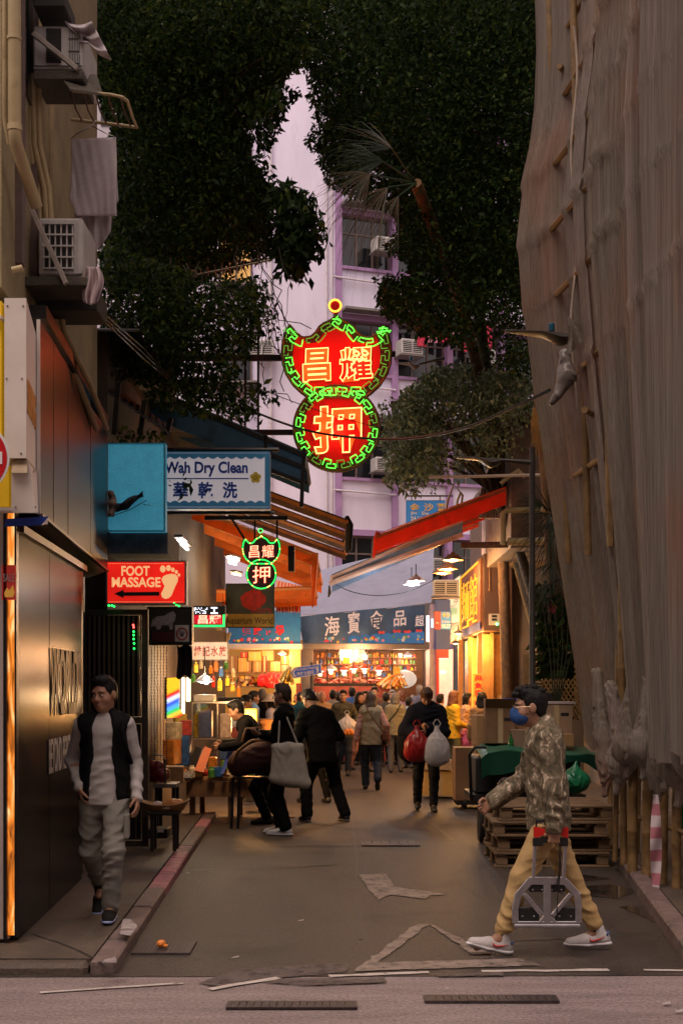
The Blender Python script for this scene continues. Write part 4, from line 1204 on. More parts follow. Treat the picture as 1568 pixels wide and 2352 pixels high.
# ================================================================== LEFT ROW: low market building, gate, hanging signs
CORR=mat('dark_corrugated_sheet',(.035,.03,.028),.7,.2,var=.35,scale=6)
row=thing('market_building','low old ochre market building behind the hanging signs','building',(-2.5,13.3,0))
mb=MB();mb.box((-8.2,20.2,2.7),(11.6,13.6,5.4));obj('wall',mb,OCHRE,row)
mb=MB();mb.grid(lambda a,b:(-8+5.95*a,13.2+9*b,5.42-.1*a+.05*math.sin(b*90)),2,80,thick=(0,0,.02));obj('roof',mb,CORR,row)
mb=MB();mb.grid(lambda a,b:P(250+140*a,905+95*a-18*b+2*math.sin(a*60),13.35+2*b),40,2,thick=(0,0,.02));obj('eave',mb,CORR,row)
for k in range(3):
 mb=MB();mb.bar(P(262+60*k,1000,13.3+.3*k),P(272+60*k,880+40*k,13.3+.3*k),.05,.05);obj('strut',mb,DARKM,row)
mb=MB();mb.box(P(330,1258,13.6),(.62,.9,.22));obj('canopy',mb,mat('torn_blue_grey_sheet',(.07,.085,.10),.8,var=.4,scale=7),row)
# ---- folding gate standing open across the pavement
GBR=mat('brown_gate_paint',(.055,.040,.030),.5,.3,var=.3,scale=8)
gate=thing('metal_gate','dark brown barred metal gate standing open behind the man in the vest','gate',P(265,1945,13.1))
gp=Plane(185,1400,340,1945,13.1)
for(a,b,c,d)in((185,1400,340,1412),(185,1932,340,1945),(185,1648,340,1662)):
 mb=MB();gp.slab(mb,a,b,c,d,.04);obj('rail',mb,GBR,gate)
for u in(185,325):
 mb=MB();gp.slab(mb,u,1412,u+15,1932,.05,.004);obj('stile',mb,GBR,gate)
mb=MB();gp.slab(mb,203,1414,208,1646,.02);b0=obj('bar',mb,mat('gate_bar',(.13,.105,.075),.4,.5,var=.2),gate)
for k in range(1,11):
 o=b0.copy();COL.objects.link(o);o.parent=gate;o.location=gp.X*(11.2*k*13.1/F)
mb=MB();gp.slab(mb,202,1664,323,1930,.012,-.02);obj('lower_panel',mb,DARKM,gate)
for k in range(5):
 mb=MB();gp.slab(mb,214+24*k,1668,217+24*k,1928,.012,-.006);obj('bar',mb,MATS['gate_bar'],gate)
mb=MB();gp.slab(mb,200,1413,322,1646,.006,-.05);obj('backing_mesh',mb,DARKP,gate)
# strings of small LEDs on the gate
LG=glow('green_led',(.02,1,.12),3);LR=glow('red_led',(1,.06,.05),6)
for nm,col,pts,lab in(('led_string',LG,[(307,1451),(307,1459),(307,1468),(308,1478),(308,1490)],'string of green led lights dangling at the brown gate'),('led_string',LR,[(306,1436),(307,1441)],'two red leds above the green string at the gate'),('led_string',LG,[(400,1386),(405,1389),(411,1392),(257,1391),(262,1393),(250,1391)],'green leds under the red foot massage sign')):
 mb=MB()
 for u,v in pts:mb.ball(P(u,v,13.0),.011,6,4)
 tag(solo(nm,mb,col,lab,'led string'),kind='stuff')
 # ---- hanging signs on the left
def lightbox(name,label,u0,v0,u1,v1,d,thick,face,frame,fr=4,d1=None,cat='sign'):
 pl=Plane(u0,v0,u1,v1,d,d1);t=thing(name,label,cat,pl.at((u0+u1)/2,v1))
 mb=MB();pl.slab(mb,u0+.5,v0+.5,u1-.5,v1-.5,thick,-.012);obj('casing',mb,frame,t)
 mb=MB();pl.slab(mb,u0+fr,v0+fr,u1-fr,v1-fr,.008,0);obj('face',mb,face,t)
 for(a,b,c,e)in((u0,v0,u1,v0+fr),(u0,v1-fr,u1,v1),(u0,v0+fr,u0+fr,v1-fr),(u1-fr,v0+fr,u1,v1-fr)):
  mb=MB();pl.slab(mb,a,b,c,e,.03,.008,b=.003);obj('frame',mb,frame,t)
 return pl,t
GREYF=mat('grey_sign_frame',(.20,.17,.16),.5,.4,var=.2,scale=12)
pl,t=lightbox('foot_massage_sign','lit red foot massage sign with a footprint and black arrow',243,1287,428,1389,13.0,.16,glow('red_lightbox',(1,.02,.012),.62,.25,3),GREYF,4)
CRL=glow('cream_lettering_lit',(1,.52,.22),.72)
pl.text('FOOT',279,1300,344,1323,CRL,t,bold=.028,off=.002)
pl.text('MASSAGE',257,1326,369,1349,CRL,t,bold=.028,off=.002)
mb=MB();pl.poly(mb,[(262,1364),(284,1355),(284,1360.5),(366,1359.5),(366,1368.5),(284,1369),(284,1374)],.004,.003);obj('arrow',mb,mat('sign_black',(.01,.01,.01),.5,var=0),t)
fp=[(371,1331),(375,1324),(383,1320),(394,1318),(404,1320),(409,1327),(408,1336),(402,1348),(398,1358),(394,1368),(388,1374),(379,1376),(372,1372),(370,1364),(375,1354),(378,1346),(374,1339)]
mb=MB();pl.poly(mb,fp,.004,.003)
for(u,v,r)in((374,1307,6.5),(387,1305,5.5),(397,1309,4.2),(405,1314,3.6),(411,1321,3)):
 pl.poly(mb,[(u+r*math.cos(a*PI/6),v+r*1.25*math.sin(a*PI/6))for a in range(12)],.004,.003)
obj('footprint',mb,CRL,t)
mb=MB()
for k in range(44):
 for v in(1294,1382):pl.slab(mb,250+3.9*k,v,251.4+3.9*k,v+1.2,.003,.004)
tag(obj('dot_border',mb,CRL,t),kind='stuff')
mb=MB();mb.tube([pl.at(236,1300,-.08),pl.at(245,1300,-.08)],.02,8);mb.tube([pl.at(236,1375,-.08),pl.at(245,1375,-.08)],.02,8);obj('bracket',mb,DARKM,t)
# cyan weathered board with a dark cloth snagged on it
m=mat('weathered_cyan_glow_paint',(.08,.46,.62),.6,var=.22,scale=6,bump=.4,bscale=60,dirt=((.20,.24,.27),2.6,.60),emit=.10,ecol=(.08,.5,.75))  # faint cyan emission added so the board stands out brighter
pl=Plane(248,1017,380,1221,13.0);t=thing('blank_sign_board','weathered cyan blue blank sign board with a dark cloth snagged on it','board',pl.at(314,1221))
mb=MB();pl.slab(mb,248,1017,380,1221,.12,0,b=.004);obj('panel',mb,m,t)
for a,b,c,e in((248,1017,380,1020),(248,1218,378,1221),(376,1020,380,1218)):
 mb=MB();pl.slab(mb,a,b,c,e,.02,.008);obj('rim',mb,mat('cyan_rim',(.05,.32,.46),.5,var=.2),t)
mb=MB();mb.grid(lambda a,b:pl.at(268+62*a,1168-34*a**1.3+(b-.5)*(24-12*a)+3*math.sin(9*a+4*b),.03+.05*math.sin(PI*b)+.012*math.sin(20*a+9*b)),18,8,thick=(0,.02,0))
solo('black_cloth',mb,mat('black_cloth',(.012,.011,.012),.9),'torn black cloth snagged across the cyan blue board','cloth')
mb=MB();mb.grid(lambda a,b:pl.at(249+20*a*(.6+.4*math.sin(PI*b)),1128+60*b,.02+.04*math.sin(PI*a)+.015*math.sin(16*b)),10,12,thick=(0,.02,0))
solo('tan_rag',mb,mat('tan_rag',(.28,.19,.15),.9,var=.3),'tan rag bunched at the left edge of the cyan board','rag')
mb=MB();mb.tube([pl.at(262,1186,.05),pl.at(300,1172,.04),pl.at(338,1150,.03),pl.at(346,1162,.03),pl.at(330,1160,.04)],.004,5)
solo('loose_wire',mb,MATS['black_cable'],'loose wire curling from the black cloth on the cyan board','wire')
# Wah dry clean sign
LB=mat('light_blue_sign',(.045,.20,.36),.5,var=.12,scale=4,emit=.05)
WFACE=mat('white_sign_face',(.62,.58,.62),.5,var=.06,scale=3,emit=.10,ecol=(1,.9,.95))
pl,t=lightbox('dry_clean_sign','white and blue Wah Dry Clean sign with a yellow flower',366,1037,620,1168,14.0,.18,WFACE,LB,3)
def scallop(v0,v1,sgn,n=11):
 """wavy-edged band along the top or bottom of the face"""
 pts=[(369,v0),(608,v0)];e=[]
 for k in range(n*8+1):
  u=608-(608-369)*k/(n*8);e.append((u,v1+sgn*5*abs(math.sin(PI*k/8))))
 return pts+e
mb=MB();pl.poly(mb,scallop(1041,1049,1),.005,.001);obj('top_border',mb,LB,t)
mb=MB();pl.poly(mb,scallop(1164,1155,-1),.005,.001);obj('bottom_border',mb,LB,t)
mb=MB();pl.slab(mb,608,1041,617,1164,.005,.006);obj('side_border',mb,LB,t)
BLU=mat('royal_blue_lettering',(.010,.06,.40),.5,var=.05)
# the board reaches behind the cyan panel, so its first letter is half covered
pl.text('Wah Dry Clean',378,1060,569,1095,MATS['royal_blue_lettering'],t,bold=.032,off=.002)
mb=MB();pl.slab(mb,376,1098,571,1100.5,.004,.006);obj('rule',mb,BLU,t)
for ch,u in(('華',398),('乾',455),('洗',511)):pl.text(ch,u,1107,u+34,1145,BLU,t,bold=.03,off=.002)
mb=MB();c=(587,1097)
[pl.poly(mb,[(c[0]+(7.5*math.sin(q*2*PI/5)if q<5 else 0)+5.6*math.cos(a*PI/8),c[1]-(7.5*math.cos(q*2*PI/5)if q<5 else 0)+5.6*math.sin(a*PI/8))for a in range(16)],.005,.002+.0004*q)for q in range(6)];fl_=obj('flower',mb,mat('yellow_flower',(.50,.33,.03),.5,var=.1,emit=.05),t)
mb=MB();mb.tube([pl.at(c[0]+4*math.cos(a*PI/6),c[1]+4*math.sin(a*PI/6),.010)for a in range(12)],.003,5,closed=True);obj('flower_centre',mb,mat('brown_line',(.1,.05,.02),.6,var=0),fl_)
mb=MB();mb.tube([P(330,1033,14.1),P(640,1033,14.1)],.025,8);mb.tube([P(330,1178,14.1),P(630,1178,14.1)],.02,8);obj('bracket',mb,DARKM,t)
mb=MB();mb.tube([P(610,1000,14.1),P(610,1035,14.1)],.02,8);obj('hanger',mb,DARKM,t)
# dog poster box and black cloth below it
pl,t=lightbox('pet_poster_box','dark poster box with a fluffy white dog and a red ringed badge',338,1394,441,1482,14.6,.2,mat('dark_poster',(.035,.03,.022),.4,var=.6,scale=5),DARKM,4)
WD=mat('white_fur_print',(.48,.45,.45),.7,var=.25,scale=30)
mb=MB();pl.poly(mb,[(346,1440),(350,1424),(360,1416),(376,1415),(388,1408),(398,1404),(404,1412),(402,1424),(397,1432),(396,1446),(390,1447),(388,1437),(372,1436),(368,1446),(360,1447),(357,1438)],.003,.002);obj('dog_print',mb,WD,t)
mb=MB();pl.poly(mb,[(350,1452),(400,1452),(400,1474),(350,1474)],.003,.002);obj('caption_band',mb,mat('maroon_print',(.10,.015,.02),.6,var=.4,scale=20),t)
mb=MB();pl.slab(mb,402,1436,434,1474,.004,.006);obj('badge',mb,mat('badge_white',(.6,.57,.55),.6,var=.05),t)
mb=MB();mb.tube([pl.at(418+12*math.cos(a*PI/12),1456+13*math.sin(a*PI/12),.008)for a in range(24)],.008,6,closed=True);bd=obj('badge_ring',mb,mat('badge_red',(.45,.05,.03),.6,var=.1),t)
mb=MB()
for du,dv,r in((0,-1,7),(-6,-4,3.6),(6,-4,3.6),(0,4,4)):pl.poly(mb,[(418+du+r*math.cos(a*PI/6),1455+dv+r*math.sin(a*PI/6))for a in range(12)],.002,.0065+.0005*abs(du))
obj('badge_face',mb,WD,bd)
mb=MB()
for du,dv in((-2.6,-2),(2.6,-2),(0,1.5)):pl.poly(mb,[(418+du+1.1*math.cos(a*PI/4),1455+dv+1.1*math.sin(a*PI/4))for a in range(8)],.002,.012)
obj('badge_eyes',mb,MATS['sign_black'],bd)
mb=MB();pb=Plane(408,1482,441,1560,14.7);mb.grid(lambda a,b:pb.at(406+34*a+2*math.sin(4*b),1482+74*b+5*math.sin(8*a),.02*math.sin(14*a)),12,6,thick=(0,.02,0))
solo('black_banner',mb,MATS['black_cloth'],'black cloth hanging below the dog poster box','cloth')
# fluorescent lamps under the left canopies
FL=glow('cold_tube',(.85,.95,1.0),5);FLW=glow('warm_tube',(1,.75,.4),4)
def tube_lamp(label,u0,v0,u1,v1,d,m,e=1.5,col=(.9,.95,1)):
 a,b=P(u0,v0,d),P(u1,v1,d+.25);t=thing('tube_lamp',label,'lamp',(a+b)/2,'lamps under the left canopies')
 mb=MB();mb.tube([a,b],.018,8);obj('tube',mb,m,t)
 mb=MB();mb.bar(a+Vector((0,0,.045)),b+Vector((0,0,.045)),.10,.03);obj('batten',mb,GREYF,t)
 lamp('tube_light',(a+b)/2-Vector((0,0,.08)),e,col,.05,parent=t)
tube_lamp('upper tilted tube lamp right of the cyan board',409,1240,421,1250,14.6,FL)
tube_lamp('lower tilted tube lamp right of the cyan board',417,1250,431,1262,14.9,FL)
tube_lamp('upper tube lamp left of the small neon sign',522,1281,548,1287,21.0,FL,14,(1,.85,.65))
tube_lamp('lower tube lamp left of the small neon sign',526,1292,542,1296,21.5,FL,14,(1,.85,.65))
tube_lamp('warm tube lamp left of the small neon circle',533,1317,552,1321,23.0,FLW,16,(1,.55,.2))
# ================================================================== NEON SIGNS
NGRN=glow('green_neon',(.10,1.0,.06),2.2);NORG=glow('orange_neon_tube',(1.0,.50,.15),2.6);NRED=glow('red_neon_fill',(1.0,.085,.010),1.35,.35,7)
NYEL=glow('yellow_neon',(1.0,.55,.05),2.4)
NDIM=glow('dim_green_neon',(.16,.55,.05),.55)
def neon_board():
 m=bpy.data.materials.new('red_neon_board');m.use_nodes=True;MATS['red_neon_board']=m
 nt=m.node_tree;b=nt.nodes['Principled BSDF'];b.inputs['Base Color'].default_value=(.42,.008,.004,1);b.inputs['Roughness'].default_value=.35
 b.inputs['Emission Color'].default_value=(1,.008,.004,1);b.inputs['Emission Strength'].default_value=.03  # faint red emission imitates the tube light falling on the board
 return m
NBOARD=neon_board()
NRIM=mat('neon_sign_rim',(.10,.075,.03),.5,.3,var=.3,scale=10)
def resample(pts,step):
 P2=[Vector(p)for p in pts];out=[P2[0]];acc=0
 for a,b in zip(P2[:-1],P2[1:]):
  L=(b-a).length;t=step-acc
  while t<=L:out.append(a+(b-a)*(t/L));t+=step
  acc=(acc+L)%step if L>0 else acc
 return out
def fret(path,closed,s0,unit,w,inset):
 """key-pattern runs of neon along a path (2D); each run is one bent tube"""
 pts=[Vector(p)for p in path]
 if closed:pts=pts+[pts[0]]
 cum=[0]
 for a,b in zip(pts[:-1],pts[1:]):cum.append(cum[-1]+(b-a).length)
 T=cum[-1]
 def at(s,o):
  s=min(max(s,0),T-1e-6)
  i=max(0,min(len(pts)-2,next((k for k in range(len(cum)-1)if cum[k+1]>=s),len(pts)-2)))
  a,b=pts[i],pts[i+1];t=(s-cum[i])/max(1e-9,(b-a).length)
  d=(b-a).normalized();n=Vector((-d.y,d.x))
  return a.lerp(b,t)+n*o
 n=max(1,round(T/unit));unit=T/n;runs=[]
 shape=[(.06,.15),(.06,1),(.58,1),(.58,.5),(.34,.5),(.34,.02),(.92,.02),(.92,.55),(.74,.55)]
 for k in range(n):
  run=[]
  for(a,b),(c,d)in zip(shape[:-1],shape[1:]):
   m_=4 if abs(c-a)>.2 else 2
   for q in range(m_):run.append(at((k+a+(c-a)*q/m_)*unit,inset+w*(b+(d-b)*q/m_)))
  run.append(at((k+shape[-1][0])*unit,inset+w*shape[-1][1]));runs.append(run)
 return runs
def pawn_sign(label,cu,cv,sc,d,led=False):
 """gourd-shaped pawn shop sign: winged upper part over a round lower part"""
 k=sc*d/F
 O=P(cu,cv,d);X,Y=Vector((1,0,0)),Vector((0,0,1))
 q=lambda x,y:((x-651)*k,(1113-y)*k)
 t=thing('neon_pawn_sign',label,'neon sign',O+Vector((0,0,-307*k)),'neon pawn shop signs')
 right=[(651,300),(672,322),(705,345),(745,362),(775,385),(800,425),(835,455),(880,462),(915,455),(945,425),(968,395),(985,372),(1005,400),(1025,450),(1038,510),(1044,575),(1036,650),(1012,725),(968,795),(915,845),(850,893)]
 left=[(1302-x,y)for x,y in right[1:]][::-1]
 top=right+left
 T2=[q(x,y)for x,y in top]
 circ=[(307*k*math.cos(a),307*k*math.sin(a))for a in[2*PI*i/56 for i in range(56)]]
 th=.16*sc/.32
 for nm,poly in(('upper_board',T2),('lower_board',circ)):
  off=0.0 if nm=='lower_board' else-.004
  mb=MB();mb.prism(poly,O+Vector((0,th+off,0)),X,Y,th-.002);obj(nm,mb,mat('sign_dark_border',(.05,.016,.008),.5,var=.25)if not led else mat('dark_red_board',(.05,.006,.005),.4,var=.2),t)
  mb=MB();mb.tube([O+X*a+Y*b+Vector((0,-.004,0))for a,b in poly],10*k,6,closed=True);obj('rim',mb,NRIM,t)
  if not led:
   cx_,cy_=(0,0)if nm=='lower_board' else q(651,690)
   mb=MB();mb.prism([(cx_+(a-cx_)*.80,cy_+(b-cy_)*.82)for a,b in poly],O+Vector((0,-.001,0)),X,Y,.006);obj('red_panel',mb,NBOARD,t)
   # finial ball
 mb=MB();c=O+X*q(640,238)[0]+Y*q(640,238)[1]
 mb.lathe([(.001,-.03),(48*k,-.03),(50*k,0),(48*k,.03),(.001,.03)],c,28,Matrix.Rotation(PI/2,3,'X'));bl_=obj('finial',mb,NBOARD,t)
 mb=MB();mb.tube([c+X*42*k*math.cos(a)+Y*42*k*math.sin(a)+Vector((0,-.04,0))for a in[2*PI*i/28 for i in range(28)]],7*k,6,closed=True);obj('ring_tube',mb,NYEL if not led else LG,bl_)
 mb=MB();mb.bar(O+X*q(645,318)[0]+Y*q(645,318)[1]+Vector((0,.03,0)),O+X*q(645,282)[0]+Y*q(645,282)[1]+Vector((0,.03,0)),30*k,.05,up=(0,1,0));obj('finial_stem',mb,NRIM,t)
 tz=Vector((0,-.035,0))
 if not led:
  rn=random.Random(4)
  for path,closed,unit,w,ins in((T2[::-1],True,128*k,56*k,14*k),(circ,True,124*k,58*k,14*k)):
   for i,run in enumerate(fret(path,closed,0,unit,w,ins)):
    mb=MB();mb.tube([O+X*p.x+Y*p.y+tz for p in run],3.6*k,6);obj('border_tube',mb,NDIM if rn.random()<.28 else NGRN,t)
 else:
  r_=random.Random(2);a_,b_=MB(),MB()
  for path in(T2+[T2[0]],circ+[circ[0]]):
   for p in resample(path,26*k):(a_ if r_.random()<.85 else b_).ball(O+X*p.x*.955+Y*p.y*.955+tz*.6,12.5*k,6,4)
  tag(obj('green_leds',a_,glow('led_green_bright',(.02,1,.10),2.6),t),kind='stuff');tag(obj('amber_leds',b_,glow('led_amber',(1,.5,.1),4),t),kind='stuff')
 for ch,(x0,y0,x1,y1)in(('昌',(408,540,612,782)),('耀',(668,532,908,780)),('押',(478,952,830,1296))):
  p0=q(x0,y1);p1=q(x1,y0)
  ww,hh=p1[0]-p0[0],p1[1]-p0[1]
  sk=lambda x,y:(x+.05*(y-hh/2)*0+.012*np.sin(9*y/hh)*ww,y+.055*(x-ww/2))
  o=lettering(ch,O+X*p0[0]+Y*p0[1]+Vector((0,-.01,0)),X,Y,ww,hh,NRED if not led else glow('led_red_lit',(1,.05,.02),1.2),t,bold=.034 if not led else .02,t=.012,name='character',warp=sk)
  if not led:lettering(ch,O+X*p0[0]+Y*p0[1]+Vector((0,-.028,0)),X,Y,ww,hh,NORG,o,bold=.034,outline=.0135,name='outline_tube',res=3,warp=sk)
  else:lettering(ch,O+X*p0[0]+Y*p0[1]+Vector((0,-.02,0)),X,Y,ww,hh,glow('led_white_core',(1,.42,.24),2.2),o,bold=-.005,t=.006,name='core',warp=sk)
 return t,O
t,O=pawn_sign('large red pawn shop neon sign bordered in green key pattern',772.8,983.4,.32,18.0)
SF=mat('sign_steel',(.02,.017,.016),.6,.4,var=.3)
mb=MB();mb.bar(P(255,822,18.15),P(655,822,18.15),.06,.08);mb.bar(P(880,813,18.12),P(908,813,18.12),.05,.07);obj('bracket',mb,SF,t)
mb=MB();mb.bar(P(560,993,18.15),P(690,993,18.15),.06,.07);obj('bracket',mb,SF,t)
mb=MB();mb.bar(P(858,982,18.1),P(880,985,18.1),.05,.06);obj('bracket',mb,SF,t)
for q_ in((-.27,.93),(.27,.93),(.0,.0)):lamp('neon_glow',O+Vector((q_[0],-.30,q_[1])),6,(1,.06,.02),.12,parent=t)
# lattice frame left of it
t=thing('sign_frame','thin black ladder frame left of the large neon sign','frame',P(578,1000,18.3))
for u in(563,593):
 mb=MB();mb.bar(P(u,700,18.3),P(u,1030,18.3),.03,.03,up=(0,1,0));obj('post',mb,SF,t)
for v in(702,765,880,950):
 mb=MB();mb.bar(P(564,v,18.3),P(592,v,18.3),.025,.025);obj('rung',mb,SF,t)
t2,O2=pawn_sign('small pawn shop led sign ringed with green and amber dots',600,1319,.1135,17.0,led=True)
for u in(585,636):
 mb=MB();mb.tube([P(u,1195,17.1),P(u,1240,17.1)],.012,6);obj('chain',mb,SF,t2)
mb=MB();mb.bar(P(470,1190,17.1),P(660,1190,17.1),.05,.05);obj('bracket',mb,SF,t2)
mb=MB();mb.bar(P(525,1180,17.1),P(585,1275,17.1),.03,.03);obj('stay',mb,SF,t2)
# black junction box
mb=MB();mb.box(P(669,1284,17.4),(.085,.12,.34),b=.01);solo('junction_box',mb,SF,'slim black box hanging right of the small pawn sign','box')
# small LED sign and aquarium signs
pl,t=lightbox('led_name_sign','small green edged red led sign with white and red characters',443,1392,517,1442,17.6,.12,mat('led_black',(.012,.008,.008),.5,var=.1),SF,2)
GN=glow('green_strip',(.02,1,.14),2)
for a,b,c,e in((443,1436,516,1440),(512,1412,516,1436)):
 mb=MB();pl.slab(mb,a,b,c,e,.012,.016);obj('strip',mb,GN,t)
mb=MB();pl.slab(mb,446,1413,511,1434,.006,.006);obj('red_field',mb,glow('red_field_lit',(1,.02,.05),.45,.4,9),t)
LW=glow('led_white',(.8,.85,1),3);LRW=glow('led_red_white',(1,.35,.22),2.2)
pl.text('昌耀',455,1413,508,1433,LRW,t,bold=.02,off=.008)
mb=MB();rr=random.Random(3)
for i in range(10):
 for j in range(5):
  if rr.random()<.55:pl.slab(mb,446+3.2*i,1396+3*j,447.8+3.2*i,1397.6+3*j,.004,.012)
tag(obj('led_dots',mb,LW,t),kind='stuff')
pl.text('工',484,1395,500,1410,LW,t,bold=.04,off=.004)
pl,t=lightbox('aquarium_name_sign','white sign with four dark red brush characters',440,1474,524,1517,19.0,.1,glow('white_lit_board',(1,.72,.55),.42,.2,4),GREYF,2)
DR=mat('dark_red_lettering',(.25,.008,.008),.5,var=.1)
for i,ch in enumerate('維記水族'):pl.text(ch,446+19*i,1484,463+19*i,1508,DR,t,bold=.02,off=.002)
for u in(446,518):
 mb=MB();mb.tube([P(u,1440,19),P(u,1475,19)],.008,6);obj('hanger',mb,SF,t)
pl,t=lightbox('aquarium_poster_sign','dark teal banner with a red fish above yellow Aquarium World lettering',518,1340,630,1442,21.0,.12,mat('teal_banner',(.035,.055,.058),.6,var=.35,scale=4),SF,2)
mb=MB();pl.slab(mb,518,1410,630,1440,.006,.008);obj('yellow_band',mb,mat('dull_yellow_band',(.30,.20,.035),.6,var=.2,emit=.03),t)
pl.text('Aquarium World',518,1418,626,1438,mat('brown_lettering',(.06,.035,.01),.6,var=0),t,bold=.015,off=.012)
mb=MB();pl.poly(mb,[(552,1372),(562,1362),(580,1354),(598,1358),(610,1370),(611,1382),(600,1394),(582,1404),(566,1398),(556,1390)],.004,.003);obj('fish_print',mb,mat('deep_red_print',(.42,.012,.010),.6,var=.4,scale=9),t)
pl.text('Liora',578,1393,624,1408,DR,t,bold=.02,off=.004)
# ================================================================== AWNINGS over the alley
def awning(label,wall,outer,d0,d1,m,under=None,ribs=5,ribm=None,valance=0.0,vm=None,thick=.012,sag=.03,group='awnings over the alley',name='awning',vn=1,gap=0,v2=.085):
 """a sheet sloping from the wall (x, z) to its outer edge (x, z), on ribs, between the depths d0 and d1"""
 t=thing(name,label,'awning',(wall[0],d0,min(wall[1],outer[1])),group)
 A=lambda a,b:Vector((wall[0]+(outer[0]-wall[0])*a,d0+(d1-d0)*b,wall[1]+(outer[1]-wall[1])*a-sag*math.sin(PI*((b*(ribs-1))%1))*(.4+.6*a)))
 if not gap:
  mb=MB();mb.grid(A,10,(ribs-1)*4,thick=(0,0,-thick));obj('sheet',mb,m,t)
 else:
  for k in range(ribs):
   y=d0+(d1-d0)*k/(ribs-1)
   mb=MB();mb.grid(lambda a,b:(wall[0]+(outer[0]-wall[0])*a,y+gap*b,wall[1]+(outer[1]-wall[1])*a-.03*math.sin(PI*b)),10,5,thick=(0,0,-thick));obj('sheet_strip',mb,m,t)
 rm=ribm or SF
 for k in range(ribs):
  v_=valance if k==0 else min(valance,v2)
  b=k/(ribs-1);y=d0+(d1-d0)*b
  mb=MB();mb.bar((wall[0],y,wall[1]-.05),(outer[0],y,outer[1]-.05),.035,.05);rb=obj('rib',mb,rm,t)
  if valance and k<vn:
   mb=MB();mb.hexa([(wall[0],y-.006,wall[1]-.03-v_),(outer[0],y-.006,outer[1]-.03-v_),(outer[0],y+.006,outer[1]-.03-v_),(wall[0],y+.006,wall[1]-.03-v_),(wall[0],y-.006,wall[1]-.022),(outer[0],y-.006,outer[1]-.022),(outer[0],y+.006,outer[1]-.022),(wall[0],y+.006,wall[1]-.022)]);obj('valance',mb,vm or m,t)
 mb=MB();mb.tube([(outer[0],d0-.05,outer[1]-.04),(outer[0],d1+.05,outer[1]-.04)],.028,8);obj('front_bar',mb,rm,t)
 return t
ORA=mat('orange_canvas',(.72,.17,.012),.7,thin=.5,var=.18,scale=3,bump=.2,bscale=80,dirt=((.16,.04,.012),3,.58))
ORB=mat('orange_timber',(.45,.15,.03),.7,var=.25,scale=6)
BRN=mat('brown_timber',(.16,.085,.045),.75,var=.3,scale=8)
DBL=mat('dark_blue_canvas',(.028,.085,.14),.7,var=.25,scale=3,bump=.2,dirt=((.01,.02,.03),2,.56))
RED=mat('red_canvas',(.88,.065,.012),.6,thin=.4,var=.14,scale=3,bump=.2,dirt=((.22,.01,.008),3,.6))
BLC=mat('blue_grey_canvas',(.26,.36,.54),.7,thin=.4,var=.15,scale=3)
# blue awning behind the dry clean sign
awning('dark blue awning sloping out above the dry clean sign',(X_(325,16.4),Z_(878,16.4)),(X_(700,16.4),Z_(1038,16.4)),16.4,18.6,DBL,ribs=3,valance=.36,vm=DBL,vn=3,gap=.5,v2=.16)
tt=thing('awning_end_frame','black end frame hanging off the dark blue awning','frame',P(692,1130,16.4))
mb=MB();mb.bar(P(698,1030,16.4),P(692,1165,16.4),.05,.05,up=(0,1,0),bev=.006);obj('post',mb,SF,tt)
for v in(1072,1108):
 mb=MB();mb.bar(P(610,v-32,16.4),P(694,v,16.4),.04,.05);obj('rail',mb,SF,tt)
 # brown slatted awning
awning('brown timber ribbed awning below the large neon sign',(X_(470,19),Z_(1072,19)),(X_(796,19),Z_(1192,19)),19,23.5,mat('dark_sheet',(.10,.05,.025),.7,var=.3,thin=.4),ribs=4,ribm=ORB,valance=.13,vm=BRN,vn=4,gap=.45,v2=.12)
mb=MB();mb.tube([P(796,1186,19),P(802,1205,19.05),P(800,1262,19.1),P(795,1270,19.1)],[.03,.06,.05,.015],10)
solo('rolled_tarpaulin',mb,MATS['black_cloth'],'black rolled tarpaulin hanging off the end of the brown awning','tarpaulin')
# orange awnings, one behind another
awning('nearest bright orange awning on the left of the alley',(X_(440,20.3),Z_(1160,20.3)),(X_(726,20.3),Z_(1270,20.3)),20.3,25.8,ORA,ribs=4,ribm=ORB,valance=.19,vm=ORA,vn=4,gap=.7,v2=.19)
awning('lower orange awning just above the red striped fringe',(-2.3,3.55),(X_(722,24),Z_(1345,24)),24.0,26.5,ORA,ribs=3,ribm=ORB,valance=.20,vm=ORA,vn=3,gap=.6,v2=.18)
mb=MB();mb.tube([P(724,1270,20.3),P(722,1300,20.3),P(718,1395,20.4)],[.05,.06,.015],8)
solo('folded_canvas_corner',mb,ORA,'orange canvas corner hanging off the nearest orange awning','canvas')
# red and white striped fringe
def stripes():
 m=bpy.data.materials.new('red_stripes');m.use_nodes=True;MATS['red_stripes']=m
 nt=m.node_tree;b=nt.nodes['Principled BSDF'];b.inputs['Roughness'].default_value=.7
 tc=nt.nodes.new('ShaderNodeTexCoord');w=nt.nodes.new('ShaderNodeTexWave');w.inputs['Scale'].default_value=4.4;w.inputs['Distortion'].default_value=.2
 r=nt.nodes.new('ShaderNodeValToRGB');r.color_ramp.interpolation='CONSTANT';r.color_ramp.elements[0].color=(.55,.02,.01,1);r.color_ramp.elements[1].position=.55;r.color_ramp.elements[1].color=(.55,.30,.12,1)
 nt.links.new(tc.outputs['Object'],w.inputs['Vector']);nt.links.new(w.outputs[0],r.inputs[0]);nt.links.new(r.outputs[0],b.inputs['Base Color'])
 return m
t=thing('striped_awning','small red and cream striped awning with scalloped fringe','awning',P(665,1412,27))
mb=MB();mb.grid(lambda a,b:P(634+56*a,1345+33*b-12*(1-b)*(1-a),28.5-1.5*b),24,4,thick=(0,0,-.01));obj('sheet',mb,stripes(),t)
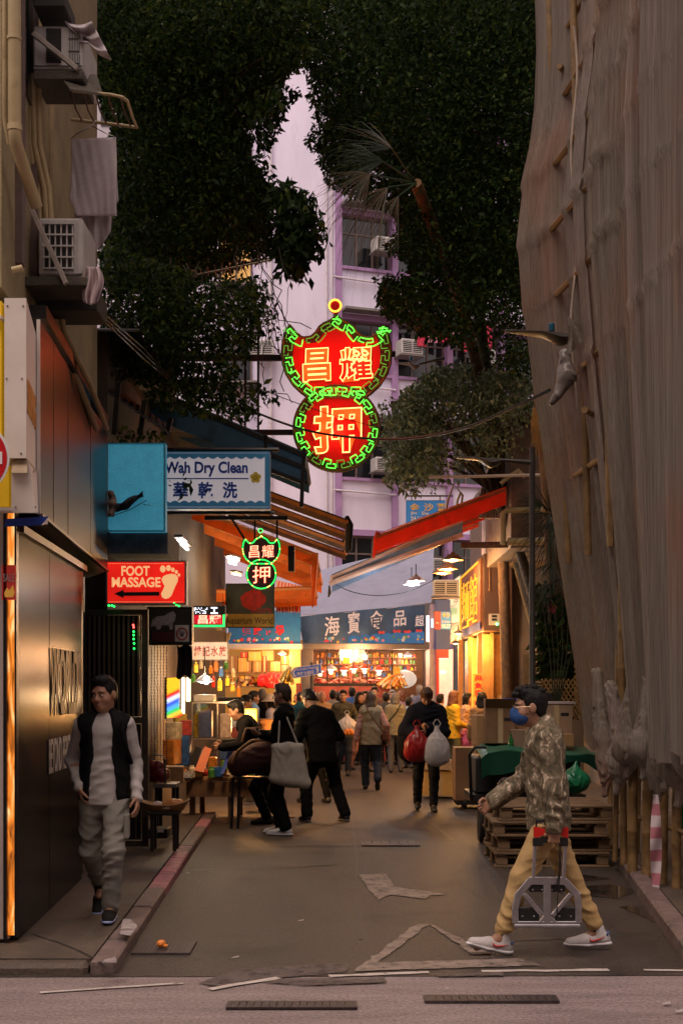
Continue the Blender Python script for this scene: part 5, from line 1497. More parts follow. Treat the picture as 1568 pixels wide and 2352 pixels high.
mb=MB();mb.grid(lambda a,b:P(634+56*a,1378+(24+6*abs(math.sin(9*a*PI)))*b,26.98+.02*math.sin(60*a)),72,3,thick=(0,.006,0));obj('fringe',mb,MATS['red_stripes'],t)
# right side
awning('bright red awning sloping from the right side of the alley',(2.52,4.82),(X_(866,20),Z_(1226,20)),20,24,RED,ribs=5,ribm=mat('red_timber',(.45,.07,.02),.7,var=.25),valance=.25,vm=RED,vn=5,gap=.4,v2=.09)
mb=MB();mb.tube([P(868,1222,20),P(864,1240,20.05),P(858,1282,20.1)],[.04,.05,.012],8)
solo('red_canvas_corner',mb,RED,'red canvas corner hanging off the tip of the red awning','canvas')
awning('long blue grey awning below the red one',(X_(1062,22),Z_(1190,22)),(X_(762,22),Z_(1319,22)),22,23.2,BLC,ribs=3,ribm=mat('pinkish_pole',(.62,.38,.29),.5,var=.15),valance=.27,vm=BLC)
mb=MB();mb.tube([P(757,1342,21.95),P(764,1338,21.95),P(1062,1228,21.95)],.045,10)
solo('awning_pole',mb,MATS['pinkish_pole'],'long pinkish pole along the near edge of the blue grey awning','pole')
mb=MB();mb.tube([P(756,1345,21.9),P(757,1362,21.9),P(754,1372,21.9)],[.012,.03,.012],6)
solo('hook',mb,SF,'iron hook dangling from the tip of the pinkish awning pole','hook')
# slack cables across the alley
CBL=MATS['black_cable']
def cable(label,pts,r=.012):
 P_=[Vector(p)for p in pts];out=[]
 for i in range(len(P_)-1):
  p0,p1,p2,p3=P_[max(i-1,0)],P_[i],P_[i+1],P_[min(i+2,len(P_)-1)]
  for k in range(8):
   s=k/8;out.append(.5*((2*p1)+(p2-p0)*s+(2*p0-5*p1+4*p2-p3)*s*s+(3*p1-p0-3*p2+p3)*s**3))
 out.append(P_[-1]);mb=MB();mb.tube(out,r,6);return solo('cable',mb,CBL,label,'cable')
cable('thick black cable sagging across the lower circle of the neon sign',[P(560,935,17.2),P(640,968,17.1),P(720,992,17),P(820,1005,16.4),P(930,1008,15.6),P(1060,985,14.6),P(1180,935,13.6),P(1262,895,13)],.016)
cable('thin cable crossing the upper part of the neon circle',[P(565,880,18.4),P(680,925,17.8),P(770,955,17.7),P(880,985,18)],.006)
cable('thin cable looping below the blue grey awning',[P(765,1340,22),P(810,1360,22),P(870,1368,22),P(940,1358,22),P(1000,1330,22)],.008)
cable('pale cable from the left roof to the blue awning',[P(250,720,13.4),P(330,800,14),P(440,870,15),P(560,905,17)],.008)
# aerial on the left
t=thing('tv_aerial','long thin television aerial with short cross rods in front of the vines','aerial',P(430,700,15))
AL=mat('aerial_metal',(.20,.15,.10),.5,.5,var=.2)
mb=MB();mb.tube([P(405,640,15),P(620,597,15)],.011,6);obj('boom',mb,AL,t)
mb=MB();mb.tube([P(428,703,15.05),P(523,617,15.02)],.010,6);obj('strut',mb,AL,t)
for k in range(13):
 u=412+16.5*k;v=640-43*(u-405)/215;mb=MB();mb.tube([P(u-2,v-12-.3*k,14.8),P(u+2,v+12+.3*k,15.2)],.005,5);obj('rod',mb,AL,t)
mb=MB();mb.box(P(446,630,15),(.07,.06,.09));obj('box',mb,RUST,t)
# ================================================================== END OF THE ALLEY: the food shop and its neighbour
SHOPW=mat('painted_shop_wall',(.36,.33,.34),.7,var=.1,scale=3)
BEAM=mat('white_beam',(.52,.44,.38),.6,var=.12,scale=4)
TARP=mat('blue_grey_tarpaulin',(.25,.25,.34),.7,var=.10,scale=2.2,bump=.2,dirt=((.15,.16,.22),1.1,.58))
BANN=mat('navy_canvas_banner',(.035,.085,.20),.75,var=.18,scale=3,dirt=((.025,.05,.11),2.2,.57))
BRIGHTB=mat('bright_blue_print',(.01,.15,.48),.6,var=.1)
WINR=mat('shop_inner_wall',(.55,.36,.22),.7,var=.15)
FD=31.0
shop=thing('food_shop','food shop with a navy banner and lit glass counter closing the alley','shop',P(840,1640,FD))
fp=Plane(684,1390,990,1478,FD)
def fbx(name,u0,v0,u1,v1,d,dep,m,par=None,b=0):
 a,c=P(u0,v1,d),P(u1,v0,d);mb=MB();mb.box(((a.x+c.x)/2,d+dep/2,(a.z+c.z)/2),(c.x-a.x,dep,c.z-a.z),b=b);return obj(name,mb,m,par or shop)
zg=1585+CH*F/FD
fbx('pier',690,1486,718,zg,FD,.5,mat('grey_pier',(.20,.185,.20),.7,var=.12),b=.01)
fbx('pier',986,1400,998,zg,FD,.3,BEAM)
fbx('beam',688,1478,990,1491,FD-.12,.4,mat('grey_beam',(.22,.20,.21),.6,var=.12),b=.01)
fbx('back_wall',700,1440,1000,zg,FD+2.8,.1,WINR)
fbx('ceiling',700,1486,995,1489,FD+.3,2.5,SHOPW)
fbx('side_wall',985,1491,996,zg,FD+.3,2.6,SHOPW)
# tarpaulin roof and hanging banner
mb=MB();mb.grid(lambda a,b:P(678+(676-678)*b+a*((991-678)+b*8),(1414-29*a)*(1-b)+(1325-78*a)*b-9*math.sin(PI*b)*.6+5*math.sin(PI*a)*(1-b),FD-.5+3.2*b),24,10,thick=(0,0,.015));obj('tarpaulin_roof',mb,TARP,shop,60)
mb=MB();mb.grid(lambda a,b:P(684+12*b+a*(975-684-12*b),1417-27*a+b*(61+29*a)-2.2*math.sin(PI*a)*(1-b),FD-.52+.12*b+.03*math.sin(19*a+2*b)+.015*math.sin(43*a)*b),60,8,thick=(0,.012,0));bn=obj('banner',mb,BANN,shop,60)
CHALK=mat('chalk_white_print',(.55,.53,.60),.7,var=.1,emit=.04)
bp=Plane(684,1390,990,1478,FD-.58)
sl_=lambda x,y:(x,y+x*.10)
for ch,x0,y0,x1,y1 in(('海',270,998,378,1140),('寶',436,968,524,1122),('食',592,958,694,1098),('品',766,958,855,1068),('超',920,990,984,1070)):
 u0,v0,u1,v1=658.6+x0*.32,1097.6+y0*.32,658.6+x1*.32,1097.6+y1*.32
 bp.text(ch,u0,v0,u1,v1,CHALK,bn,bold=.014,name='character',warp=sl_)
def scal(u0,u1,vt,vb,n,amp):
 e=[(u0+(u1-u0)*k/(n*6),vt-amp*abs(math.sin(PI*k/6))**.6+(u1-u0)*0-14*(k/(n*6)))for k in range(n*6+1)]
 return[(u0,vb),(u1,vb)]+e[::-1]
mb=MB();bp.poly(mb,scal(800,974,1466,1478,7,5),.004,.002);obj('blue_border',mb,BRIGHTB,bn)
FLW_=[mat('print_'+n,c,.6,var=.2,emit=.03)for n,c in(('red',(.5,.03,.03)),('yellow',(.6,.35,.03)),('cream',(.5,.45,.38)),('green',(.07,.22,.06)),('pink',(.5,.2,.28)),('sky',(.1,.35,.55)))]
mb=MB();rr=random.Random(9)
for k in range(44):
 u=745+228*rr.random();v=1466-(6*(u-800)/174 if u>800 else 0)+10*rr.random();r=1.6+2.2*rr.random();o_=rr.random()*6
 bp.poly(mb,[(u+r*(1+.3*(a%2))*math.cos(a*PI/5+o_),v+r*(1+.3*(a%2))*math.sin(a*PI/5+o_))for a in range(10)],.004,.005+.002*rr.random(),rr.randrange(6))
tag(obj('flower_print',mb,FLW_,bn),kind='stuff')
mb=MB()
for(u,v,w)in((876,1453,8),(911,1450,10),(935,1451,9),(962,1449,8)):bp.poly(mb,[(u-w,v-2),(u-w/2,v-4),(u,v-1),(u+w/2,v-4),(u+w,v-1),(u+w*.6,v+4),(u,v+2),(u-w*.6,v+4)],.004,.006)
tag(obj('bow_print',mb,FLW_[0],bn),kind='stuff')
# glass front: frames with panes, lit counter behind
us=[719,751,779,811,843,900,984]
for i,u in enumerate(us[:-1]):
 if i:fbx('mullion',u-1.2,1491,u+1.2,1572,FD+.05,.05,SF)
 if i<5:
  mb=MB();a,c=P(u+1.3,1570,FD+.07),P(us[i+1]-1.3,1493,FD+.07);mb.box(((a.x+c.x)/2,FD+.075,(a.z+c.z)/2),(c.x-a.x,.008,c.z-a.z))
  gm=mat('clear_shop_glass',(.9,.9,.9),.03,var=0,trans=1.0);obj('pane',mb,gm,shop)
fbx('counter_rail',715,1570,905,1576,FD-.05,.25,SF)
fbx('counter',716,1577,905,zg,FD-.05,.5,mat('red_counter',(.25,.05,.04),.5,var=.3,scale=4))
# shelves of bottles and jars
rr=random.Random(12)
GC=[mat('goods_'+n,c,.4,var=.2,scale=14)for n,c in(('amber',(.45,.17,.02)),('red',(.5,.03,.02)),('cream',(.6,.5,.36)),('brown',(.14,.06,.03)),('yellow',(.65,.42,.04)),('green',(.06,.18,.05)),('blue',(.03,.10,.32)),('orange',(.65,.22,.02)))]
shelves=[]
for k in range(5):
 z_=Z_(1570-15.5*k,FD);
 a,c=X_(722,FD+1.6),X_(955,FD+1.6)
 mb=MB();mb.box(((a+c)/2,FD+1.6,z_),(c-a,.35,.025));obj('shelf',mb,BRN,shop);shelves.append(z_)
 grp=MB();x=a+.04
 while x<c-.04:
  w=.05+.035*rr.random();h=.07+.05*rr.random();mi=rr.randrange(8)
  if rr.random()<.6:grp.lathe([(w*.5,0),(w*.5,h*.6),(w*.22,h*.82),(w*.22,h)],(x+w/2,FD+1.5,z_+.013),8,mi=mi)
  else:grp.box((x+w/2,FD+1.5,z_+.013+h/2),(w,.08,h),mi=mi)
  x+=w*(1.15+.6*rr.random())
 tag(solo('bottle_row',grp,GC,'bottles and packets along shelf %s inside the food shop'%['at counter height','just above the counter','at the middle','below the top','at the top'][k],'bottles','shelved goods in the food shop'),kind='stuff')
 # red lampshades over the meat counter, meat and fish on the slope
LSH=mat('red_lampshade',(.5,.04,.015),.5,var=.1,emit=.25,ecol=(1,.12,.04));WSH=mat('white_lampshade',(.6,.55,.5),.5,var=.1,emit=.2)
BULB=glow('bulb_glow',(1,.80,.55),9)
def pendant(label,u,v,d,r,m,e,col=(1,.72,.42),group=None,cordv=60,bulb=None):
 c=P(u,v,d);t=thing('pendant_lamp',label,'lamp',c,group)
 mb=MB();mb.lathe([(r,0),(r*.97,.012),(r*.45,r*.55),(r*.2,r*.62),(r*.2,r*.8),(.001,r*.82)],c,16);obj('shade',mb,m,t)
 mb=MB();mb.ball(c+Vector((0,0,.006)),(r*.62,r*.62,.030),12,6);obj('bulb',mb,bulb or BULB,t)
 mb=MB();mb.tube([c+Vector((0,0,r*.8)),c+Vector((0,0,r*.8+cordv*d/F))],.008,5);obj('cord',mb,CBL,t)
 if e:lamp('pendant_light',c-Vector((0,0,.07)),e,col,.05,parent=t)
 return t
for i,(u,v)in enumerate(((735,1542),(812,1536),(837,1536),(790,1540),(870,1540),(760,1538))):
 pendant('red lamp over the food shop counter, %s from the left pier'%['nearest','fourth','fifth','third','farthest','second'][i],u,v,FD+.6,.15,LSH if i not in(5,)else WSH,6,(1,.35,.15),'lamps in the food shop',34)
mb=MB();r2=random.Random(3)
for k in range(60):
 u=722+180*r2.random();v=1560+12*r2.random();c=P(u,v,FD+.35+.3*r2.random());mb.ball(c,(.05+.06*r2.random(),.05,.03+.03*r2.random()),7,5,mi=r2.randrange(3))
tag(solo('meat_pile',mb,[mat('raw_meat',(.5,.10,.08),.35,var=.3,scale=20),mat('pink_meat',(.6,.25,.2),.35,var=.2),mat('pale_meat',(.6,.42,.34),.4,var=.2)],'heaped red and pink meat behind the food shop glass','meat'),kind='stuff')
# brush-like bundle of golden snacks and the self-glowing white bag right of the glass
mb=MB();r2=random.Random(5)
for k in range(90):
 a=r2.random();u=862+70*a;top=P(905+20*r2.random(),1546+6*r2.random(),FD+.1+.3*r2.random());b=P(u+6*r2.random(),1572+14*(1-abs(a-.5))*r2.random(),FD-.25+.3*r2.random())
 mb.tube([top,top.lerp(b,.5)+Vector((0,-.08,.04)),b],[.012,.026,.022],5,mi=r2.randrange(3))
tag(solo('dried_fish_bundle',mb,[GC[7],GC[4],GC[2]],'golden orange bundle of dried snacks by the food shop glass','food'),kind='stuff')
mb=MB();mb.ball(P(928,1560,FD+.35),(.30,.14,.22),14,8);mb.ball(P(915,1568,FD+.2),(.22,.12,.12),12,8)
solo('glowing_white_bag',mb,mat('glowing_white_plastic',(.5,.47,.43),.5,var=.1,emit=.2,ecol=(1,.93,.82)),'glaring white plastic bag beside the golden dried snacks','bag')  # emission puts the lamp glare into the plastic itself
lamp('shop_light',P(800,1500,FD+1.0),52,(1,.42,.17),.25);lamp('shop_light',(.4,FD-.4,2.55),40,(1,.48,.18),.2);lamp('shop_light',(-1.2,29.7,2.5),30,(1,.46,.15),.2);lamp('shop_light',P(930,1505,FD+1.3),26,(1,.60,.34),.25)  # second and third, out in front, are added to warm the alley floor
pendant('small white lamp near the right wall of the food shop',936,1506,FD+.5,.12,WSH,4,(1,.9,.75),None,12)
pendant('small cold lamp behind the glass of the food shop',838,1505,FD+.9,.10,WSH,3,(1,.95,.85),None,10)
for i,(u,c_)in enumerate(((795,4),(911,4))):
 pl_=Plane(u-8,1532 if i else 1510,u+8,1548 if i else 1524,FD+.03);mb=MB();pl_.slab(mb,u-8,pl_.v0,u+8,pl_.v1,.01)
 solo('price_card',mb,GC[4],'yellow price card on the %s of the food shop glass'%('left' if not i else 'right'),'card','price cards')
 # ---- neighbour on the left: stall of boxes under a blue banner
nb_=thing('dry_goods_shop','lit shop stacked with cartons left of the food shop under a blue banner','shop',P(600,1640,30))
ND=30.2
np_=Plane(520,1400,690,1482,ND)
fbx('blue_banner',524,1402,690,1480,ND,.05,mat('bright_blue_canvas',(.012,.13,.34),.7,var=.2,scale=2.5),nb_)
for ch,u,w in(('超',556,0),('級',582,0),('市',606,0),('場',632,0)):np_.text(ch,u,1436,u+20,1460,mat('red_banner_print',(.5,.01,.02),.6,var=.1,emit=.05),nb_,bold=.05,name='character')  # slight emission added to strengthen the faint red print
mb=MB();rr=random.Random(4)
for k in range(22):
 u=535+150*rr.random();v=1466+10*rr.random();r=2+2.5*rr.random()
 np_.poly(mb,[(u+r*math.cos(a*PI/4),v+r*math.sin(a*PI/4))for a in range(8)],.006,.003+.002*rr.random(),rr.randrange(5))
tag(obj('flower_print',mb,FLW_,nb_),kind='stuff')
fbx('beam',524,1479,694,1491,ND-.1,.4,BEAM,nb_,.01)
fbx('back_wall',500,1470,700,zg+5,ND+2.5,.1,mat('yellow_shop_wall',(.50,.27,.05),.8,var=.1),nb_)
fbx('side_wall',664,1491,690,zg,ND+.3,.2,mat('cream_yellow_pier',(.6,.42,.16),.7,var=.1),nb_)
fbx('shelf',500,1544,664,1548,ND+.4,.9,BRN,nb_);fbx('shelf',500,1576,664,1579,ND+.4,.9,BRN,nb_)
lamp('shop_light',P(585,1500,ND+.1),9,(1,.46,.12),.25);lamp('shop_light',P(640,1560,ND-.3),24,(1,.45,.13),.2)
pendant('small bright lamp in front of the stacked cartons',648,1503,ND+.2,.11,WSH,5,(1,.9,.7),None,10)
CB_=mat('carton_brown',(.34,.19,.085),.8,var=.15,scale=6);CB2=mat('carton_ochre',(.50,.30,.09),.8,var=.12,scale=6);CBR=mat('carton_red',(.42,.03,.025),.6,var=.2);CB3=mat('carton_dark',(.20,.11,.055),.8,var=.15)
TAPE=mat('carton_tape',(.45,.33,.19),.4,var=.05)
bx=[(520,1506,545,1544,CB3,'dark brown carton at the left end of the upper shelf'),(546,1512,566,1544,CB2,'narrow ochre carton second on the upper shelf'),(560,1520,578,1544,CB3,'dark carton below the red packet on the upper shelf'),(582,1519,600,1544,CB_,'brown carton right of the leaning dark one'),(570,1497,600,1518,CB2,'ochre carton topmost on the left stack'),(601,1494,628,1518,CB2,'wide ochre carton topmost beside the dark round tin'),(603,1507,612,1544,CBR,'tall red carton in the middle of the upper shelf'),(620,1520,644,1543,CB2,'ochre carton with a dark label right of the red one'),(645,1506,664,1527,mat('carton_orange',(.52,.22,.04),.8,var=.12),'orange carton topmost at the right end'),(645,1528,664,1544,CB_,'brown carton under the orange one'),(552,1498,568,1511,CBR,'small red packet on the narrow ochre carton')]
for i,(u0,v0,u1,v1,m_,lab)in enumerate(bx):
 d_=ND+.45+.012*(i%3);a,c=P(u0,v1,d_),P(u1,v0,d_);t=thing('carton',lab,'box',((a.x+c.x)/2,d_,a.z),'cartons in the dry goods shop')
 mb=MB();mb.box(((a.x+c.x)/2,d_+.14,(a.z+c.z)/2),(c.x-a.x-.006,.28,c.z-a.z),b=.008);obj('carton_body',mb,m_,t)
 mb=MB();mb.box(((a.x+c.x)/2,d_-.001,(a.z+c.z)/2),(.04,.004,c.z-a.z-.02));obj('tape',mb,TAPE,t)
mb=MB();r2=random.Random(8)
for k in range(70):
 c=P(505+160*r2.random(),1556+20*r2.random(),ND+.5+.2*r2.random());mb.box(c,(.08+.1*r2.random(),.12,.06+.07*r2.random()),r2.random()*.8,mi=r2.randrange(8),b=.01)
tag(solo('packet_pile',mb,GC,'jumbled packets on the lower shelf of the carton shop','packets'),kind='stuff')
mb=MB();r2=random.Random(6)
for k in range(26):
 c=P(598+45*r2.random(),1552+22*r2.random(),ND+.2+.1*r2.random());mb.ball(c,(.09,.06,.07+.05*r2.random()),7,5)
tag(solo('red_packets',mb,mat('glossy_red_packet',(.60,.015,.02),.3,var=.2),'shiny red packets hanging in front of the carton shop','packets'),kind='stuff')
mb=MB();r2=random.Random(16)
for k in range(34):
 a=r2.random();top=P(664+6*r2.random(),1530+6*r2.random(),28.6);b=P(640+36*a,1556+20*r2.random(),28.4+.3*r2.random());mb.tube([top,top.lerp(b,.5)+Vector((0,-.05,.03)),b],[.008,.03,.026],6,mi=k%2)
tag(solo('golden_bags',mb,[mat('golden_film',(.65,.42,.05),.25,.3,var=.2),mat('pale_gold_film',(.65,.52,.22),.25,.3)],'cluster of golden cellophane bags hanging left of the hospital sign','bags'),kind='stuff')
pp_=Plane(680,1570,692,1608,28);mb=MB();pp_.slab(mb,680,1570,692,1608,.02);t=thing('red_notice','narrow red notice with pale writing beside the golden bags','notice',pp_.at(686,1608));obj('sheet',mb,mat('red_notice',(.5,.04,.02),.6,var=.1,emit=.12),t)
for i,ch in enumerate('優惠'):pp_.text(ch,682,1574+15*i,690,1586+15*i,GC[2],t,bold=.02,name='character')
# ---- hospital direction sign
t=thing('direction_sign','tilted blue arrow sign pointing left to the hospital','sign',P(716,1640,26))
hp=Plane(668,1520,738,1560,26,26.0);rtl=lambda u,v:(u,v-(u-668)*.13)
def hpoly(pts,m,off,nm,par):mb=MB();hp.poly(mb,[rtl(u,v)for u,v in pts],.02 if nm=='panel' else .004,off);return obj(nm,mb,m,par)
pn=hpoly([(667,1546),(675,1534),(738,1533),(739,1557),(675,1560)],mat('sign_pale',(.55,.53,.58),.5,var=.05),-.02,'panel',t)
hpoly([(669,1546),(676,1536),(736,1535),(737,1555),(676,1558)],mat('sign_blue',(.02,.09,.42),.45,var=.08,emit=.10),.001,'blue_face',t)
hpoly([(671,1546),(677,1537),(681,1537),(675,1546),(681,1557),(677,1557)],MATS['sign_pale'],.006,'arrow',t)
shr=lambda x,y:(x,y+x*.13)
lettering('Ruttonjee Hospital',hp.at(681,1545-2,.006),hp.X,hp.Y,.40,.068,MATS['sign_pale'],t,warp=shr,bold=.01);lettering('律敦治醫院',hp.at(681,1555.5-2,.006),hp.X,hp.Y,.345,.08,MATS['sign_pale'],t,warp=shr,bold=.01)
mb=MB()
for pts in([(729,1541),(731,1541),(731.4,1546),(733,1548),(731,1549),(730.4,1548),(732,1554),(730.5,1554.5),(729,1550),(727,1554),(726,1553),(727.6,1548),(727.4,1545),(725.6,1547),(725,1546),(727,1542)],):hp.poly(mb,[rtl(u,v)for u,v in pts],.004,.006)
hp.poly(mb,[rtl(730+1.4*math.cos(a*PI/5),1539+1.4*math.sin(a*PI/5))for a in range(10)],.004,.006);obj('walking_figure',mb,MATS['sign_pale'],t)
mb=MB();mb.tube([P(716,1790,26.03),P(716,1522,26.03)],.035,10);obj('pole',mb,mat('dull_pole',(.10,.085,.09),.5,.3,var=.15),t)
# ================================================================== RIGHT ROW
OAK=mat('brown_shop_board',(.085,.038,.022),.6,var=.18,scale=4)
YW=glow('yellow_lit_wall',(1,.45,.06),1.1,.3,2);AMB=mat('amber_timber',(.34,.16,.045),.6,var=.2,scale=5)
rs=thing('noodle_shop','brown boarded shop with a yellow neon word sign and amber lit doorway','shop',P(1140,1680,23.5))
RD=23.5;XR=X_(1110,RD)
def rb_(name,x0,x1,y0,y1,z0,z1,m,par=None,b=0):
 mb=MB();mb.box(((x0+x1)/2,(y0+y1)/2,(z0+z1)/2),(x1-x0,y1-y0,z1-z0),b=b);return obj(name,mb,m,par or rs)
rb_('sign_box',XR,X_(1176,RD),RD,27.4,Z_(1450,RD),Z_(1272,RD),OAK,b=.01)
rb_('side_wall',X_(1176,RD)+.003,6.2,RD+.25,RD+.5,0,6.6,mat('dim_grey_wall',(.13,.105,.09),.85,var=.2,scale=1.6))
rb_('pier',X_(1164,RD),X_(1177,RD),RD+.06,RD+.3,.1,Z_(1450,RD)-.004,mat('brown_pier',(.12,.06,.03),.6,var=.2),b=.008)
rb_('back_wall',3.6,3.7,RD+.5,30.5,0,6.6,mat('amber_back_wall',(.34,.19,.07),.7,var=.2))
rb_('upper_wall',2.62,3.59,20.2,RD+.24,3.9,6.0,mat('dim_upper_wall',(.16,.11,.09),.8,var=.3));rb_('upper_wall',2.95,3.59,RD+.51,30,3.4,6.0,MATS['dim_upper_wall'])
DX=lambda y:2.62-.05*(y-RD)
for y in(RD+.5,24.6,25.8,27.2):rb_('door_post',DX(y),DX(y)+.10,y,y+.12,.1,2.75,AMB)
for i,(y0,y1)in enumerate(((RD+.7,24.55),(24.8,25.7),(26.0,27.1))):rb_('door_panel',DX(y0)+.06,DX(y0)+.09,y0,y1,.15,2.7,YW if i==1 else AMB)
rb_('end_panel',X_(1108,RD+.4),X_(1128,RD+.4),RD+.40,RD+.44,.15,2.72,AMB);rb_('end_panel',X_(1130,RD+.5),X_(1163,RD+.5),RD+.50,RD+.54,.15,2.72,mat('amber_door',(.40,.20,.06),.6,var=.3,scale=5));rb_('end_post',X_(1126,RD+.3),X_(1133,RD+.3),RD+.28,RD+.38,.1,2.74,AMB)
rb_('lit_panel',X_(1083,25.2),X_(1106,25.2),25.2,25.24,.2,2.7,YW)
rb_('threshold',2.55,3.6,RD,30,.0,.10,PAVE)
lamp('doorway_light',(2.42,RD+.1,2.55),40,(1,.44,.09),.12);lamp('doorway_light',(2.35,25.4,2.6),46,(1,.46,.10),.12);lamp('doorway_light',(2.2,27.6,2.6),46,(1,.46,.12),.12);lamp('doorway_light',(2.62,RD-.35,2.3),14,(1,.45,.12),.12)
# yellow neon word on the alley side of the sign box
sY=Vector((0,-1,0))
NY=glow('yellow_sign_neon',(1,.40,.03),1.05)
sb=thing('neon_word_sign','yellow neon word sign on the alley side of the brown sign box','neon sign',(XR-.05,25.4,2.9))
mb=MB();mb.box((XR-.03,25.4,3.45),(.05,3.7,1.25));obj('board',mb,mat('sign_orange_board',(.16,.05,.010),.6,var=.3),sb)
lettering('麵館',(XR-.06,27.0,3.08),sY,ZUP,3.0,.80,NY,sb,bold=-.02,outline=.008,res=3)
mb=MB();mb.tube([(XR-.08,y,2.96+z)for y,z in((26.6,0),(25.6,0),(25.6,.10),(24.6,.10),(24.6,.02),(24.0,.02))],.02,6);obj('tube',mb,NY,sb)
mb=MB();mb.box((XR-.045,25.4,2.86),(.03,3.7,.14));obj('blue_band',mb,mat('blue_band',(.03,.05,.20),.5,emit=.03),sb)
mb=MB();mb.tube([(XR-.08,23.7,4.02),(XR-.08,27.2,4.02)],.018,8);mb.tube([(XR-.08,27.2,4.0),(XR-.08,27.2,2.95)],.018,8);obj('tube',mb,NY,sb)
lamp('word_sign_glow',(XR-.4,25.2,3.4),3,(1,.5,.10),.3,parent=sb)
# thermometer-like box with green light
tp=Plane(1122,1410,1147,1436,RD-.02);t=thing('meter_box','small white meter box with a green light on the brown sign box','meter',tp.at(1134,1436))
mb=MB();tp.slab(mb,1122,1410,1147,1436,.06,.0,b=.006);obj('casing',mb,mat('cream_plastic',(.42,.36,.30),.5,var=.05),t)
for a,b in((1413,1418),(1421,1426)):
 mb=MB();tp.slab(mb,1129,a,1141,b,.006,.004);obj('slot',mb,MATS['sign_black'],t)
mb=MB();mb.ball(tp.at(1141,1434,.02),.022,8,6);obj('green_lamp',mb,glow('meter_green',(.08,1,.25),9),t)
mb=MB();mb.tube([P(1123,1275,RD-.05),P(1124,1355,RD-.05)],.008,6);mb.lathe([(.004,0),(.014,.01),(.014,.05),(.004,.06)],P(1124,1358,RD-.05),8)
solo('pull_cord',mb,mat('tan_cord',(.25,.13,.06),.7,var=.1),'thin tan pull cord hanging down the front of the brown box','cord')
# pipes and bars above the sign box
t=thing('wall_pipes','bundle of white and red pipes on the wall above the brown sign box','pipe',P(1150,1240,20))
for pts,r,m_ in(([P(1165,1244,20),P(1240,1243,20),P(1275,1238,20)],.06,PIPEC),([P(1112,1274,24),P(1112,1165,24)],.05,PIPEW),([P(1124,1274,24.2),P(1124,1160,24.2)],.035,mat('red_pipe',(.35,.04,.05),.5,var=.2)),([P(1155,1250,20),P(1155,1180,20),P(1163,1172,20),P(1270,1170,20)],.045,PIPEC),([P(1060,1253,20.4),P(1165,1251,20.1)],.05,RUST)):
 mb=MB();mb.tube(pts,r,10);obj('pipe',mb,m_,t,60)
 # pendant lamps with brown shades
BSH=mat('brown_lampshade',(.16,.075,.03),.5,var=.15)
WB=glow('warm_lamp_disc',(1,.60,.18),4)
for i,(u,v,d)in enumerate(((1040,1287,22.2),(1028,1308,23.4),(1016,1317,24.2))):
 pendant('brown shaded lamp, %s of the three hanging before the brown sign box'%['nearest','middle','farthest'][i],u,v,d,.18,BSH,44,(1,.50,.16),'brown shaded lamps',26,WB)
for i,(u,v,d)in enumerate(((955,1335,21.2),(945,1343,21.7))):
 pendant('cold white lamp under the blue grey awning, the %s of two'%['nearer','farther'][i],u,v,d,.14,mat('white_metal_shade',(.55,.55,.55),.4),20,(.85,.95,1),'cold lamps under the blue grey awning',24,glow('cold_lamp_disc',(.85,.95,1),5))
for i,(u,v,d)in enumerate(((1046,1478,24.5),(1052,1455,23.4))):
 pendant('small spot lamp over the amber doorway, the %s one'%['lower','upper'][i],u,v,d,.09,SF,6,(1,.75,.4),'doorway spot lamps',10,WB)
 # hanging white menu sign, with pictures below
wp=Plane(1028,1328,1060,1484,28.2,27.6);t=thing('menu_sign','tall pale lit menu sign hanging right of the blue wall','sign',wp.at(1044,1484))
mb=MB();wp.poly(mb,[(1030,1340),(1058,1324),(1060,1330),(1060,1476),(1030,1480)],.08,-.08);obj('casing',mb,GREYF,t)
mb=MB();wp.poly(mb,[(1031,1342),(1057,1327),(1058,1432),(1031,1432)],.004,.002);obj('face',mb,glow('pale_lit_face',(1,.86,.58),.62,.15,2),t)
mb=MB();wp.poly(mb,[(1031,1434),(1058,1434),(1058,1472),(1048,1480),(1031,1478)],.004,.002);obj('picture',mb,mat('menu_picture',(.40,.28,.24),.5,var=.7,scale=14,emit=.15),t)
for i,ch in enumerate('車仔麵'):wp.text(ch,1036+6*(i%2),1366+13*i,1047+6*(i%2),1378+13*i,mat('grey_print',(.16,.15,.14),.6,var=0),t,bold=.02,name='character')
mb=MB();wp.poly(mb,[(1034,1398),(1050,1398),(1050,1414),(1034,1414)],.003,.007);obj('green_print',mb,mat('pale_green_print',(.28,.5,.36),.6,emit=.1),t)
# red banner notice in the doorway
for i,(v,chs)in enumerate(((1548,'墨魚滑'),(1606,'餛飩'))):
 rp_=Plane(1086,v,1110,v+56,24.3);t=thing('doorway_notice','%s red lettered yellow notice in the amber doorway'%('upper' if not i else 'lower'),'notice',rp_.at(1098,v+56),'notices in the amber doorway')
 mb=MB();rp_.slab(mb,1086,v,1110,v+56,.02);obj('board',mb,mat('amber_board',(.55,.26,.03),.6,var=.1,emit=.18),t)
 for k,ch in enumerate(chs):rp_.text(ch,1089,v+3+17*k,1107,v+18+17*k,mat('bright_red_print',(.5,.01,.01),.6,emit=.1),t,bold=.05,name='character')
pn_=Plane(1142,1598,1160,1645,RD+.47);mb=MB();pn_.slab(mb,1142,1598,1160,1645,.01);solo('paper_notice',mb,mat('cream_paper',(.55,.42,.25),.7,var=.3,scale=30),'cream paper notice taped to the brown pier by the doorway','notice')
